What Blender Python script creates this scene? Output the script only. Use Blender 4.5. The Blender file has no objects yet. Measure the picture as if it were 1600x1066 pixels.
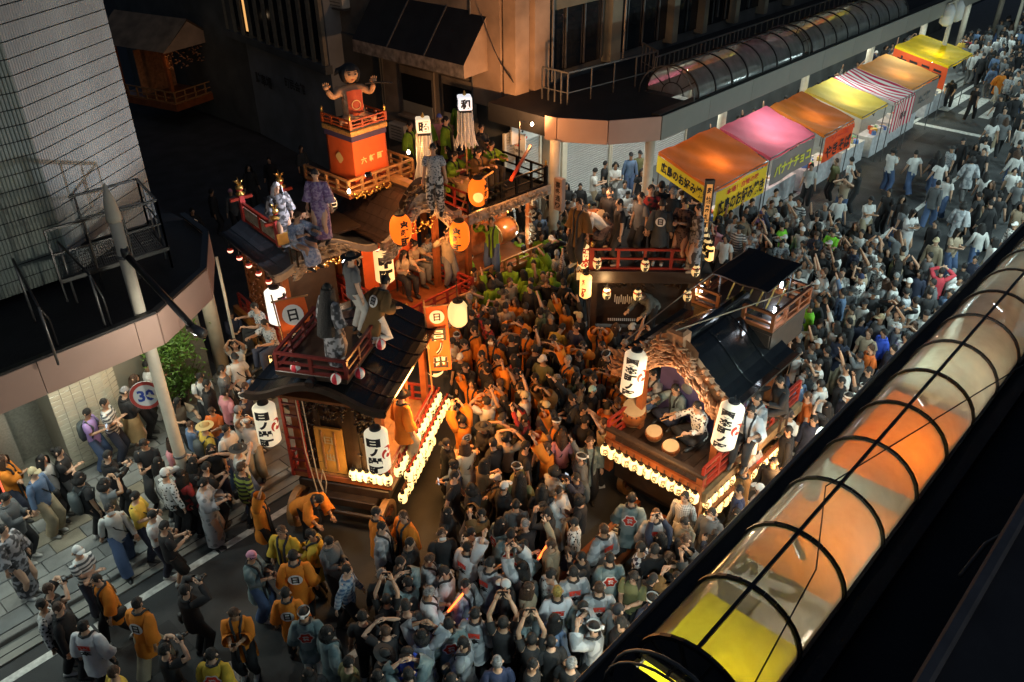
import bpy, math, random
from math import sin, cos, pi, radians, sqrt, atan2, hypot
from mathutils import Vector, Matrix, noise

S = bpy.context.scene
COL = S.collection
R_ = random.Random(7)

# ------------------------------------------------------------------ camera
CAM_H, PITCH, ROLL, AZ = 12.2, radians(32.1), radians(-0.5), radians(42.8)
FPX = 1325.0
_fw = Vector((cos(AZ), sin(AZ), 0)); _rt = Vector((sin(AZ), -cos(AZ), 0))
_fwd = _fw * cos(PITCH) + Vector((0, 0, -sin(PITCH))); _up = _fw * sin(PITCH) + Vector((0, 0, cos(PITCH)))
_r2 = _rt * cos(ROLL) + _up * sin(ROLL); _u2 = _up * cos(ROLL) - _rt * sin(ROLL)
CAMP = Vector((0, 0, CAM_H))
cam = bpy.data.cameras.new('camera'); camo = bpy.data.objects.new('camera', cam); COL.objects.link(camo)
cam.sensor_width = 36; cam.lens = 36 * FPX / 1600; cam.clip_end = 400; cam.clip_start = 0.05
camo.matrix_world = Matrix(((_r2.x, _u2.x, -_fwd.x, 0), (_r2.y, _u2.y, -_fwd.y, 0), (_r2.z, _u2.z, -_fwd.z, CAM_H), (0, 0, 0, 1)))
S.camera = camo

def at(px, py, z=0.0):
    'world point at height z seen at photo pixel px, py (1600 wide)'
    d = _fwd + _r2 * ((px - 800) / FPX) - _u2 * ((py - 533) / FPX)
    return CAMP + d * ((z - CAM_H) / d.z)

def at_plane(px, py, par, yl):
    'world point where the ray through a pixel meets the plane y = yl of a rotated frame'
    d = _fwd + _r2 * ((px - 800) / FPX) - _u2 * ((py - 533) / FPX); a = par.rotation_euler.z; n = Vector((-sin(a), cos(a), 0)); p0 = Vector(par.location) + n * yl
    return CAMP + d * ((p0 - CAMP).dot(n) / d.dot(n))
# ------------------------------------------------------------------ world, moonlight, exposure
W = bpy.data.worlds.new('World'); S.world = W; W.use_nodes = True
_n = W.node_tree.nodes; _l = W.node_tree.links
sky = _n.new('ShaderNodeTexSky'); sky.sky_type = 'NISHITA'; sky.sun_disc = False
sky.sun_elevation = radians(28); sky.sun_rotation = radians(200)
_l.new(sky.outputs[0], _n['Background'].inputs[0]); _n['Background'].inputs[1].default_value = 0.016
sun = bpy.data.lights.new('moon', 'SUN'); sun.energy = 0.02; sun.angle = radians(3); sun.color = (0.75, 0.85, 1.0)
suno = bpy.data.objects.new('moon', sun); COL.objects.link(suno); suno.rotation_euler = (radians(35), 0, radians(-30))
S.view_settings.view_transform = 'Standard'; S.view_settings.look = 'None'
S.view_settings.exposure = 0.5; S.view_settings.gamma = 1; S.view_settings.use_curve_mapping = False
S.cycles.use_denoising = True; S.cycles.max_bounces = 5; S.cycles.diffuse_bounces = 2; S.cycles.glossy_bounces = 2
S.cycles.transmission_bounces = 4; S.cycles.transparent_max_bounces = 12; S.cycles.sample_clamp_indirect = 3.0
S.cycles.use_light_tree = True; S.cycles.caustics_reflective = False; S.cycles.caustics_refractive = False

def light(kind, loc, power, col=(1, 1, 1), size=0.1, rot=(0, 0, 0), size_y=None, name='lamp_light', spot=None, blend=0.5):
    L = bpy.data.lights.new(name, kind); L.energy = power; L.color = col
    if kind == 'AREA':
        L.size = size
        if size_y: L.shape = 'RECTANGLE'; L.size_y = size_y
    else: L.shadow_soft_size = size
    if spot: L.spot_size = spot; L.spot_blend = blend
    o = bpy.data.objects.new(name, L); COL.objects.link(o); o.location = loc; o.rotation_euler = rot
    return o

def aim(o, target):
    o.rotation_euler = (Vector(target) - Vector(o.location)).to_track_quat('-Z', 'Y').to_euler()

# ------------------------------------------------------------------ materials
MATS = {}
def mat(name, col=(.5, .5, .5), rough=.7, metal=0, emit=None, estr=0, var=0.0, vscale=6.0, bump=0.0, bscale=60, spec=.5,
        trans=0, pattern=None, col2=None, pscale=10, coat=0):
    if name in MATS: return MATS[name]
    m = bpy.data.materials.new(name); m.use_nodes = True; MATS[name] = m
    nt = m.node_tree; N = nt.nodes; Lk = nt.links
    b = N['Principled BSDF']
    b.inputs['Base Color'].default_value = (*col, 1); b.inputs['Roughness'].default_value = rough
    b.inputs['Metallic'].default_value = metal; b.inputs['Specular IOR Level'].default_value = spec
    if coat: b.inputs['Coat Weight'].default_value = coat; b.inputs['Coat Roughness'].default_value = .12
    src = None
    tc = None
    def coords():
        nonlocal tc
        if tc is None: tc = N.new('ShaderNodeTexCoord')
        return tc.outputs['Object']
    def mix(fac, a, c):
        x = N.new('ShaderNodeMix'); x.data_type = 'RGBA'
        Lk.new(fac, x.inputs[0])
        for i, v in ((6, a), (7, c)):
            if isinstance(v, tuple): x.inputs[i].default_value = (*v, 1)
            else: Lk.new(v, x.inputs[i])
        return x.outputs[2]
    def ramp(fac, lo, hi):
        r = N.new('ShaderNodeMapRange'); r.inputs[1].default_value = lo; r.inputs[2].default_value = hi
        Lk.new(fac, r.inputs[0]); return r.outputs[0]
    if pattern:
        if pattern in ('stripe', 'vstripe', 'plaid'):
            w = N.new('ShaderNodeTexWave'); w.bands_direction = 'X' if pattern == 'vstripe' else 'Z'
            w.inputs['Scale'].default_value = pscale; Lk.new(coords(), w.inputs[0]); f = ramp(w.outputs['Fac'], .45, .55)
            if pattern == 'plaid':
                w2 = N.new('ShaderNodeTexWave'); w2.bands_direction = 'X'; w2.inputs['Scale'].default_value = pscale
                Lk.new(coords(), w2.inputs[0]); mm = N.new('ShaderNodeMath'); mm.operation = 'ADD'
                Lk.new(f, mm.inputs[0]); Lk.new(ramp(w2.outputs['Fac'], .45, .55), mm.inputs[1])
                mh = N.new('ShaderNodeMath'); mh.operation = 'MULTIPLY'; mh.inputs[1].default_value = .5; Lk.new(mm.outputs[0], mh.inputs[0]); f = mh.outputs[0]
        elif pattern == 'check':
            w = N.new('ShaderNodeTexChecker'); w.inputs['Scale'].default_value = pscale; Lk.new(coords(), w.inputs[0]); f = w.outputs['Fac']
        elif pattern == 'floral':
            w = N.new('ShaderNodeTexVoronoi'); w.inputs['Scale'].default_value = pscale; Lk.new(coords(), w.inputs[0]); f = ramp(w.outputs['Distance'], .32, .42)
        else:
            w = N.new('ShaderNodeTexNoise'); w.inputs['Scale'].default_value = pscale; w.inputs['Detail'].default_value = 1; Lk.new(coords(), w.inputs[0]); f = ramp(w.outputs['Fac'], .46, .54)
        src = mix(f, col, col2)
    if var:
        n = N.new('ShaderNodeTexNoise'); n.inputs['Scale'].default_value = vscale; n.inputs['Detail'].default_value = 4
        Lk.new(coords(), n.inputs[0]); f = ramp(n.outputs['Fac'], .3, .7)
        h = N.new('ShaderNodeHueSaturation'); v = N.new('ShaderNodeMapRange')
        v.inputs[3].default_value = 1 - var; v.inputs[4].default_value = 1 + var; Lk.new(f, v.inputs[0]); Lk.new(v.outputs[0], h.inputs['Value'])
        if src: Lk.new(src, h.inputs['Color'])
        else: h.inputs['Color'].default_value = (*col, 1)
        src = h.outputs[0]
    if src: Lk.new(src, b.inputs['Base Color'])
    if bump:
        n = N.new('ShaderNodeTexNoise'); n.inputs['Scale'].default_value = bscale; n.inputs['Detail'].default_value = 3
        Lk.new(coords(), n.inputs[0]); bp = N.new('ShaderNodeBump'); bp.inputs['Strength'].default_value = bump; bp.inputs['Distance'].default_value = .02
        Lk.new(n.outputs['Fac'], bp.inputs['Height']); Lk.new(bp.outputs[0], b.inputs['Normal'])
    if emit:
        b.inputs['Emission Color'].default_value = (*emit, 1); b.inputs['Emission Strength'].default_value = estr
    if trans:
        t = N.new('ShaderNodeBsdfTranslucent'); mx = N.new('ShaderNodeMixShader'); mx.inputs[0].default_value = trans
        if src: Lk.new(src, t.inputs[0])
        else: t.inputs[0].default_value = (*col, 1)
        out = N['Material Output']; Lk.new(b.outputs[0], mx.inputs[1]); Lk.new(t.outputs[0], mx.inputs[2]); Lk.new(mx.outputs[0], out.inputs[0])
    return m

def paper(name, col, strength, base=(.75, .68, .5)):
    'glowing lantern paper: bulb inside, emission with a faint rib relief'
    if name in MATS: return MATS[name]
    m = mat(name, base, .8, emit=col, estr=strength, bump=.4, bscale=30)
    return m

M = dict(
    asphalt=mat('asphalt', (.042, .044, .046), .8, var=.35, vscale=1.2, bump=.5, bscale=90),
    paint=mat('road_paint', (.55, .55, .52), .7, var=.3, vscale=9),
    slab=mat('paving_stone', (.2, .21, .205), .75, var=.12, vscale=5, bump=.2),
    slab2=mat('paving_stone_dark', (.15, .16, .16), .75, var=.12, vscale=5, bump=.2),
    slab3=mat('paving_stone_warm', (.21, .19, .145), .75, var=.12, vscale=5, bump=.2),
    kerb=mat('kerb_stone', (.2, .2, .19), .8, var=.2, vscale=4, bump=.3),
    fascia=mat('bronze_panel', (.4, .27, .22), .45, var=.06, vscale=1.5),
    fasciag=mat('grey_panel', (.24, .23, .2), .45, var=.06, vscale=1.5),
    roof=mat('dark_roofing', (.014, .015, .017), .7, var=.3, vscale=2, bump=.3, bscale=20),
    black=mat('black_metal', (.012, .012, .013), .4, var=.1),
    steel=mat('painted_steel', (.14, .14, .14), .45, metal=.6, var=.1),
    white_steel=mat('cream_steel', (.55, .5, .4), .5, var=.08),
    joint=mat('dark_joint', (.02, .02, .02), .9),
    tile=mat('wall_tile', (.5, .46, .36), .35, var=.07, vscale=3),
    granite=mat('granite_wall', (.2, .2, .17), .6, var=.2, vscale=25, bump=.1),
    panel=mat('ribbed_panel', (.3, .315, .31), .5, var=.16, vscale=1.1),
    stain=mat('stained_plaster', (.33, .235, .165), .9, var=.35, vscale=.9, bump=.25, bscale=12),
    stain2=mat('weathered_plaster', (.17, .15, .13), .9, var=.4, vscale=1.1, bump=.25, bscale=12),
    stain3=mat('grey_green_wall', (.2, .19, .14), .9, var=.3, vscale=.8, bump=.2, bscale=12),
    dkwall=mat('night_wall', (.07, .08, .085), .9, var=.3, vscale=1),
    glass=mat('dark_glass', (.012, .014, .017), .08, spec=.6),
    shutter=mat('shutter_metal', (.4, .41, .4), .45, metal=.3, var=.06),
    wood=mat('lacquer_wood', (.24, .075, .025), .35, var=.25, vscale=5, bump=.1, bscale=25),
    wood2=mat('plain_wood', (.33, .17, .065), .5, var=.25, vscale=6, bump=.15, bscale=25),
    red=mat('red_lacquer', (.28, .03, .018), .3, var=.12, vscale=5),
    dred=mat('dark_red_lacquer', (.13, .022, .018), .3, var=.15, vscale=5),
    dwood=mat('dark_wood', (.03, .018, .012), .45, var=.3, vscale=6, bump=.1, bscale=30),
    lac=mat('black_lacquer', (.006, .007, .008), .2, var=.15, vscale=4, coat=.3),
    rooft=mat('roof_lacquer_tile', (.035, .022, .018), .33, var=.25, vscale=5, bump=.08, bscale=30),
    gold=mat('gold_leaf', (.75, .46, .13), .3, metal=.9, var=.1),
    yellowwood=mat('keyaki_door', (.5, .27, .06), .4, var=.2, vscale=4, bump=.1, bscale=20),
    carve=mat('carved_keyaki', (.36, .175, .085), .6, var=.35, vscale=7, bump=.4, bscale=30),
    carve2=mat('carved_grey_wood', (.3, .25, .2), .6, var=.45, vscale=8, bump=.4, bscale=30),
    purple=mat('purple_curtain', (.05, .035, .1), .8, var=.15),
    orange_cloth=mat('orange_drape', (.62, .1, .018), .75, var=.12, vscale=3, bump=.15, bscale=15),
    rope=mat('rope', (.4, .34, .25), .9), white=mat('white_cloth', (.7, .7, .68), .8, var=.05),
    ink=mat('ink', (.01, .01, .012), .7), redink=mat('red_ink', (.6, .04, .02), .7), goldtx=mat('gold_print', (.8, .6, .25), .6),
    leaf=mat('shrub_leaf', (.1, .2, .03), .5, var=.4, vscale=4, trans=.3), bark=mat('bark', (.09, .07, .05), .9, var=.3),
    skin=mat('skin', (.5, .3, .2), .55, var=.05, vscale=9), drumskin=mat('drum_skin', (.42, .31, .18), .6, var=.1),
    drumwood=mat('drum_wood', (.3, .1, .03), .3, var=.3, vscale=6, coat=.4), bulb=mat('bulb', (1, 1, 1), emit=(1, .8, .5), estr=25),
    led=mat('white_led', (1, 1, 1), emit=(.85, .93, 1), estr=14), tube=mat('fluorescent_tube', (1, 1, 1), emit=(1, .98, .85), estr=7),
)

# ------------------------------------------------------------------ mesh helpers
class MB:
    def __init__(s): s.v = []; s.f = []; s.m = []
    def add(s, vs, fs, mi=0):
        b = len(s.v); s.v += [tuple(p) for p in vs]; s.f += [tuple(i + b for i in f) for f in fs]; s.m += [mi] * len(fs); return s
    def box(s, c, d, rz=0, mi=0, bev=0):
        cx, cy, cz = c; x, y, z = d[0] / 2, d[1] / 2, d[2] / 2; cr, sr = cos(rz), sin(rz)
        if bev:
            P = []
            for zz, o in ((-z, bev), (-z + bev, 0), (z - bev, 0), (z, bev)):
                X, Y = x - o, y - o; k = min(bev, x * .5, y * .5)
                P += [(a, b_, zz) for a, b_ in ((-X, -Y), (X, -Y), (X, Y), (-X, Y))]
            fs = [(3, 2, 1, 0), (12, 13, 14, 15)] + [(4 * r + i, 4 * r + (i + 1) % 4, 4 * r + 4 + (i + 1) % 4, 4 * r + 4 + i) for r in range(3) for i in range(4)]
        else:
            P = [(sx * x, sy * y, sz * z) for sz in (-1, 1) for sx, sy in ((-1, -1), (1, -1), (1, 1), (-1, 1))]
            fs = [(3, 2, 1, 0), (4, 5, 6, 7), (0, 1, 5, 4), (1, 2, 6, 5), (2, 3, 7, 6), (3, 0, 4, 7)]
        return s.add([(cx + p[0] * cr - p[1] * sr, cy + p[0] * sr + p[1] * cr, cz + p[2]) for p in P], fs, mi)
    def bar(s, p, q, w=.04, h=None, mi=0):
        p = Vector(p); q = Vector(q); d = (q - p).normalized(); h = h or w
        u = d.cross(Vector((0, 0, 1))); u = Vector((1, 0, 0)) if u.length < 1e-4 else u.normalized(); v = u.cross(d)
        P = [e + u * (a * w / 2) + v * (b * h / 2) for e in (p, q) for a, b in ((-1, -1), (1, -1), (1, 1), (-1, 1))]
        return s.add(P, [(3, 2, 1, 0), (4, 5, 6, 7), (0, 1, 5, 4), (1, 2, 6, 5), (2, 3, 7, 6), (3, 0, 4, 7)], mi)
    def tube(s, pts, r, seg=8, mi=0, cap=True, sq=1.0):
        pts = [Vector(p) for p in pts]; n = len(pts); rs = r if isinstance(r, (list, tuple)) else [r] * n
        b = []; up = None
        for i, p in enumerate(pts):
            d = (pts[min(i + 1, n - 1)] - pts[max(i - 1, 0)]).normalized()
            if up is None: up = Vector((0, 0, 1)) if abs(d.z) < .9 else Vector((0, 1, 0))
            u = d.cross(up)
            if u.length < 1e-4: u = d.cross(Vector((1, 0, 0)))
            u.normalize(); v = u.cross(d); up = v
            for k in range(seg):
                a = 2 * pi * k / seg; b.append(p + u * (cos(a) * rs[i]) + v * (sin(a) * rs[i] * sq))
        fs = [(i * seg + k, i * seg + (k + 1) % seg, (i + 1) * seg + (k + 1) % seg, (i + 1) * seg + k) for i in range(n - 1) for k in range(seg)]
        if cap: fs += [tuple(range(seg))[::-1], tuple((n - 1) * seg + k for k in range(seg))]
        return s.add(b, fs, mi)
    def lathe(s, prof, c=(0, 0, 0), seg=12, mi=0, ax='z'):
        b = []
        for r, z in prof:
            for k in range(seg):
                a = 2 * pi * k / seg; x, y = r * cos(a), r * sin(a)
                p = (x, y, z) if ax == 'z' else ((z, x, y) if ax == 'x' else (y, z, x))
                b.append((c[0] + p[0], c[1] + p[1], c[2] + p[2]))
        n = len(prof)
        fs = [(i * seg + k, i * seg + (k + 1) % seg, (i + 1) * seg + (k + 1) % seg, (i + 1) * seg + k) for i in range(n - 1) for k in range(seg)]
        fs += [tuple(range(seg))[::-1], tuple((n - 1) * seg + k for k in range(seg))]
        return s.add(b, fs, mi)
    def prism(s, poly, z0, z1, mi=0):
        n = len(poly); P = [(x, y, z) for z in (z0, z1) for x, y in poly]
        return s.add(P, [tuple(range(n))[::-1], tuple(range(n, 2 * n))] + [(i, (i + 1) % n, n + (i + 1) % n, n + i) for i in range(n)], mi)
    def grid(s, fn, nu, nv, mi=0):
        P = [fn(i / nu, j / nv) for j in range(nv + 1) for i in range(nu + 1)]
        return s.add(P, [(j * (nu + 1) + i, j * (nu + 1) + i + 1, (j + 1) * (nu + 1) + i + 1, (j + 1) * (nu + 1) + i) for j in range(nv) for i in range(nu)], mi)
    def sheet(s, fn, nu, nv, t, mi=0):
        'grid with thickness t along -z'
        P = [Vector(fn(i / nu, j / nv)) for j in range(nv + 1) for i in range(nu + 1)]; k = len(P); Q = [p - Vector((0, 0, t)) for p in P]; w = nu + 1
        fs = [(j * w + i, j * w + i + 1, (j + 1) * w + i + 1, (j + 1) * w + i) for j in range(nv) for i in range(nu)]
        fs += [(k + j * w + i, k + (j + 1) * w + i, k + (j + 1) * w + i + 1, k + j * w + i + 1) for j in range(nv) for i in range(nu)]
        edge = [i for i in range(w)] + [j * w + nu for j in range(1, nv + 1)] + [nv * w + i for i in range(nu - 1, -1, -1)] + [j * w for j in range(nv - 1, 0, -1)]
        fs += [(edge[(e + 1) % len(edge)], edge[e], k + edge[e], k + edge[(e + 1) % len(edge)]) for e in range(len(edge))]
        return s.add(P + Q, fs, mi)
    def mesh(s, name, mats, smooth=False):
        me = bpy.data.meshes.new(name); me.from_pydata(s.v, [], s.f)
        for m in (mats if isinstance(mats, (list, tuple)) else [mats]): me.materials.append(m)
        me.polygons.foreach_set('material_index', s.m)
        if smooth: me.polygons.foreach_set('use_smooth', [True] * len(s.f))
        me.update(); return me
    def build(s, name, mats, parent=None, smooth=False, loc=None, rz=0):
        return link(s.mesh(name, mats, smooth), name, parent, loc, rz)

def link(me, name, parent=None, loc=None, rz=0, rot=None):
    o = bpy.data.objects.new(name, me); COL.objects.link(o)
    if parent: o.parent = parent
    if loc is not None: o.location = loc
    if rot is not None: o.rotation_euler = rot
    elif rz: o.rotation_euler = (0, 0, rz)
    return o
def tag(o, label, cat, group=None):
    o['label'] = label; o['category'] = cat
    if group: o['group'] = group
    return o
def thing(name, label, cat, loc=(0, 0, 0), rz=0, group=None):
    o = bpy.data.objects.new(name, None); COL.objects.link(o); o.location = loc; o.rotation_euler = (0, 0, rz); o.empty_display_size = .2
    return tag(o, label, cat, group)
def struct(o): o['kind'] = 'structure'; return o
def stuff(o): o['kind'] = 'stuff'; return o

# flat lettering
_TX = {}
def text_geo(body, bold=.0):
    k = (body, bold)
    if k not in _TX:
        cu = bpy.data.curves.new('lettering', 'FONT'); cu.body = body; cu.offset = bold; cu.resolution_u = 2
        cu.align_x = 'CENTER'
        o = bpy.data.objects.new('lettering', cu); COL.objects.link(o)
        dg = bpy.context.evaluated_depsgraph_get(); me = bpy.data.meshes.new_from_object(o.evaluated_get(dg))
        vs = [(v.co.x, v.co.y) for v in me.vertices]; fs = [tuple(p.vertices) for p in me.polygons]
        bpy.data.objects.remove(o); bpy.data.curves.remove(cu); bpy.data.meshes.remove(me)
        y0 = min(v[1] for v in vs); y1 = max(v[1] for v in vs); x0 = min(v[0] for v in vs); x1 = max(v[0] for v in vs)
        _TX[k] = ([(x - (x0 + x1) / 2, y - (y0 + y1) / 2) for x, y in vs], fs, x1 - x0, y1 - y0)
    return _TX[k]
def put_text(mb, body, fn, h, cx=0, cy=0, bold=.02, mi=0, w=None):
    'fn(x, y) -> 3D point; one line of height h centred on cx, cy'
    vs, fs, tw, th = text_geo(body, bold); k = h / th; kx = (w / tw) if w else k
    return mb.add([fn(cx + x * kx, cy + y * k) for x, y in vs], fs, mi)
def put_column(mb, body, fn, h, cx=0, cy=0, bold=.02, mi=0, w=None):
    n = len(body); ch = h / n
    for i, c in enumerate(body):
        put_text(mb, c, fn, ch * .86, cx, cy + h / 2 - ch * (i + .5), bold, mi, (w or ch * .86) * (.5 if c in 'ノー1I' else 1))
    return mb
def plane_fn(o, u, v, off=.004):
    o = Vector(o); u = Vector(u).normalized(); v = Vector(v).normalized(); n = u.cross(v)
    return lambda x, y: o + u * x + v * y + n * off
def cyl_fn(c, r, a0, off=.004):
    return lambda x, y: (c[0] + (r + off) * cos(a0 + x / r), c[1] + (r + off) * sin(a0 + x / r), c[2] + y)
def brush_swirl(mb, fn, r, mi=0):
    'three-comma mark'
    for k in range(3):
        a0 = 2 * pi * k / 3; P = []; n = 9
        for i in range(n):
            t = i / (n - 1); a = a0 + t * 2.1; w = r * .42 * (1 - t) ** .8 * (1 if i else .6) + .002
            rad = r * (.45 + .45 * t)
            P.append(((rad + w * .5) * cos(a), (rad + w * .5) * sin(a))); P.append(((rad - w) * cos(a), (rad - w) * sin(a)))
        mb.add([fn(*p) for p in P], [(2 * i, 2 * i + 1, 2 * i + 3, 2 * i + 2) for i in range(n - 1)], mi)
    return mb
def disc(mb, fn, r, mi=0, n=16, rx=None, cx=0, cy=0, lobes=0):
    P = [fn(cx + (rx or r) * cos(2 * pi * i / n) * (1 + (.12 * cos(lobes * 2 * pi * i / n) if lobes else 0)), cy + r * sin(2 * pi * i / n) * (1 + (.12 * cos(lobes * 2 * pi * i / n) if lobes else 0))) for i in range(n)]
    return mb.add(P, [tuple(range(n))], mi)
def ring(mb, fn, r, w, mi=0, n=18, cx=0, cy=0, rx=None):
    k = (rx or r) / r
    P = [fn(cx + q * k * cos(2 * pi * i / n), cy + q * sin(2 * pi * i / n)) for i in range(n) for q in (r, r - w)]
    return mb.add(P, [(2 * i, 2 * i + 1, (2 * i + 3) % (2 * n), (2 * i + 2) % (2 * n)) for i in range(n)], mi)
def split_x(vs, fs, step):
    'cut flat polygons at every step of x so that they can follow a curve'
    oV = []; oF = []
    for f in fs:
        P = [vs[i] for i in f]; x0 = min(p[0] for p in P); x1 = max(p[0] for p in P)
        k = math.floor(x0 / step)
        while k * step < x1 - 1e-7:
            Q = P
            for lim, sg in ((k * step, 1), ((k + 1) * step, -1)):
                out = []
                for i in range(len(Q)):
                    a, b = Q[i], Q[(i + 1) % len(Q)]; da = (a[0] - lim) * sg; db = (b[0] - lim) * sg
                    if da >= 0: out.append(a)
                    if da * db < 0:
                        t = da / (da - db); out.append((a[0] + (b[0] - a[0]) * t, a[1] + (b[1] - a[1]) * t))
                Q = out
                if len(Q) < 3: break
            if len(Q) >= 3:
                b0 = len(oV); oV += Q; oF.append(tuple(range(b0, b0 + len(Q))))
            k += 1
    return oV, oF
def wrap_text(mb, body, c, r, a0, h, w=None, cy=0, bold=.02, mi=0, ang=0):
    'vertical column of letters wrapped on an upright cylinder of radius r about c, centred on angle a0'
    n = len(body); ch = h / n
    for i, g in enumerate(body):
        vs, fs, tw, th = text_geo(g, bold); kh = ch * .88 / th; kw = (w or ch * .9) / max(tw, .35)
        if g in 'ノ1l': kw *= .6
        y0 = cy + h / 2 - ch * (i + .5)
        V, F = split_x([(x * kw, y0 + y * kh) for x, y in vs], fs, max(r * .25, .01))
        f = cyl_fn(c, r, a0, .003); mb.add([f(x, y) for x, y in V], F, mi)
    return mb

# ================================================================== GROUND, ROAD, PAVEMENT
def sheet_obj(name, x0, x1, y0, y1, z, m, nx=1, ny=1):
    b = MB(); b.grid(lambda u, v: (x0 + (x1 - x0) * u, y0 + (y1 - y0) * v, z), nx, ny)
    return struct(b.build(name, m))
sheet_obj('ground', -60, 260, -60, 160, -.06, mat('far_ground', (.03, .03, .032), .9))
sheet_obj('road', -25, 150, 3.9, 12.62, 0, M['asphalt'])
sheet_obj('side_street', 7.9, 19.4, 12.62, 70, -.004, M['asphalt'])
# painted lines
b = MB()
x = -6.0
while x < 60:
    L = R_.uniform(1.6, 3.2); b.box((x + L / 2, 12.27, .006), (L - .05, .16, .004)); x += L
struct(b.build('edge_line', M['paint']))
b = MB(); b.box((31, 8.42, .006), (74, .15, .004)); struct(b.build('centre_line', M['paint']))
b = MB(); b.box((31, 4.75, .006), (74, .13, .004)); struct(b.build('near_edge_line', M['paint']))
b = MB(); b.box((40.2, 10.3, .006), (.35, 3.7, .004)); struct(b.build('stop_line', M['paint']))
b = MB()
for i in range(9): b.box((44.6, 11.9 - i * .9, .006), (3.4, .45, .004))
for i in range(7): b.box((51.0 + i * .9, 13.2, .006), (.45, 2.6, .004))
for i in range(6): b.box((58.5, 12.3 - i * 1.0, .006), (3.2, .45, .004))
struct(b.build('crosswalk', M['paint']))
for i, (x, y, w, h) in enumerate(((29.5, 10.4, 3.2, 1.1), (35, 6.6, 5, 1.4), (38.5, 10.9, 1.6, .8), (2.0, 11.0, 2.6, .9))):
    b = MB(); b.box((x, y, .004), (w, h, .003)); struct(b.build('asphalt_patch', mat('patched_asphalt', (.028, .029, .031), .85, var=.3, vscale=2, bump=.4, bscale=70)))
for i, (x, y) in enumerate(((27.6, 9.6), (33.2, 7.2), (37.5, 9.4), (9.6, 7.6), (3.4, 9.6))):
    t = thing('manhole_cover', 'round iron manhole cover in the road ' + ('near the brown stall', 'on the open road', 'near the stop line', 'between the two front floats', 'at the bottom left')[i], 'manhole cover', (x, y, .006)); MB().lathe([(.3, 0), (.3, .006), (.01, .006)], seg=24).build('lid', M['steel'], t); b = MB()
    for k in range(12): b.box((.2 * cos(k * pi / 6), .2 * sin(k * pi / 6), .008), (.07, .02, .004), k * pi / 6)
    stuff(b.build('tread', M['black'], t))
# gutter, kerb and pavement, left
def pave(x0, x1):
    b = MB(); b.box(((x0 + x1) / 2, 12.83, .012), (x1 - x0, .4, .05)); g = struct(b.build('gutter', mat('gutter_concrete', (.21, .21, .19), .85, var=.15, vscale=3)))
    s = MB(); s.box(((x0 + x1) / 2, 12.8, .04), (x1 - x0, .018, .006)); s.build('gutter_slot', M['joint'], g)
    k = MB(); n = int((x1 - x0) / 1.0)
    kp = thing('kerb', '', 'kerb'); del kp['label']; del kp['category']; struct(kp)
    me = MB().box((0, 0, 0), (.985, .16, .18), bev=.015).mesh('kerb_block', M['kerb'])
    for i in range(n): link(me, 'kerb_block', kp, (x0 + i + .5, 13.1, .05))
pave(-3, 8); pave(19, 60)
pv = thing('pavement', '', 'x'); del pv['label']; del pv['category']; struct(pv)
b = MB(); b.prism([(-4, 13.18), (8.2, 13.18), (8.2, 22), (-4, 22)], -.02, .105); b.build('pavement_bed', mat('grey_joint', (.085, .09, .088), .9), pv)
sl = [MB().box((0, 0, 0), (.585, .385, .05), bev=.006).mesh('paving_slab', M[k]) for k in ('slab', 'slab2', 'slab3')]
for j in range(11):
    y = 13.4 + .4 * j; off = .3 * (j % 2)
    for i in range(18):
        x = -2.2 + off + .6 * i
        if y > 16.4 and x < 4.9: continue
        k = 2 if j == 4 else (0 if R_.random() < .62 else (1 if R_.random() < .9 else 2))
        link(sl[k], 'paving_slab', pv, (x, y, .105 + R_.uniform(-.002, .002)))
b = MB(); b.prism([(19.4, 13.18), (150, 13.18), (150, 19), (19.4, 19)], -.02, .12); struct(b.build('far_pavement', M['slab2']))
b = MB(); b.prism([(-20, -3), (150, -3), (150, 3.8), (-20, 3.8)], -.02, .12); struct(b.build('near_pavement', M['slab2']))

# ================================================================== LEFT CORNER BUILDING
TR = Vector((7.15, 16.9)); d31 = Vector((cos(radians(31)), sin(radians(31)))); TW = 2.75; TL = TR - d31 * TW
bl = thing('corner_building', 'tall corner building with a ribbed grey facade above a dark canopy', 'building', (0, 0, 0))
ZT = 26
b = MB(); b.prism([(-20, TL.y + .06), (TL.x + .03, TL.y + .06), (TR.x - .04, TR.y + .03), (TR.x - .04, 45), (-20, 45)], 4.95, ZT); b.build('wall', M['joint'], bl)
# lit facet: courses of ribbed panels with open joints
ch = .26; nrib = 46
rib = MB()
for i in range(nrib):
    a = TW / nrib * i; c = TW / nrib * (i + .5); e = TW / nrib * (i + 1)
    for q0, q1, n0, n1 in ((a, a + .012, 0, -.012), (a + .012, e - .012, -.012, -.012), (e - .012, e, -.012, 0)):
        P = [(q0, n0), (q1, n1)]
        rib.add([(P[0][0], P[0][1], 0), (P[1][0], P[1][1], 0), (P[1][0], P[1][1], ch - .018), (P[0][0], P[0][1], ch - .018)], [(0, 1, 2, 3)])
rib.add([(0, 0, ch - .018), (TW, 0, ch - .018), (TW, .05, ch - .018), (0, .05, ch - .018)], [(0, 1, 2, 3)])
ribm = rib.mesh('facade_panel', M['panel'])
z = 4.95; ks = 0
while z < 15:
    o = link(ribm, 'facade_panel', bl, (TL.x, TL.y, z), radians(31)); z += ch
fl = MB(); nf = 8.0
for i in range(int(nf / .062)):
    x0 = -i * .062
    fl.add([(x0, 0, 0), (x0 - .02, -.014, 0), (x0 - .02, -.014, ch - .018), (x0, 0, ch - .018), (x0 - .045, -.014, 0), (x0 - .062, 0, 0), (x0 - .062, 0, ch - .018), (x0 - .045, -.014, ch - .018)], [(1, 0, 3, 2), (4, 1, 2, 7), (5, 4, 7, 6)])
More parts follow.
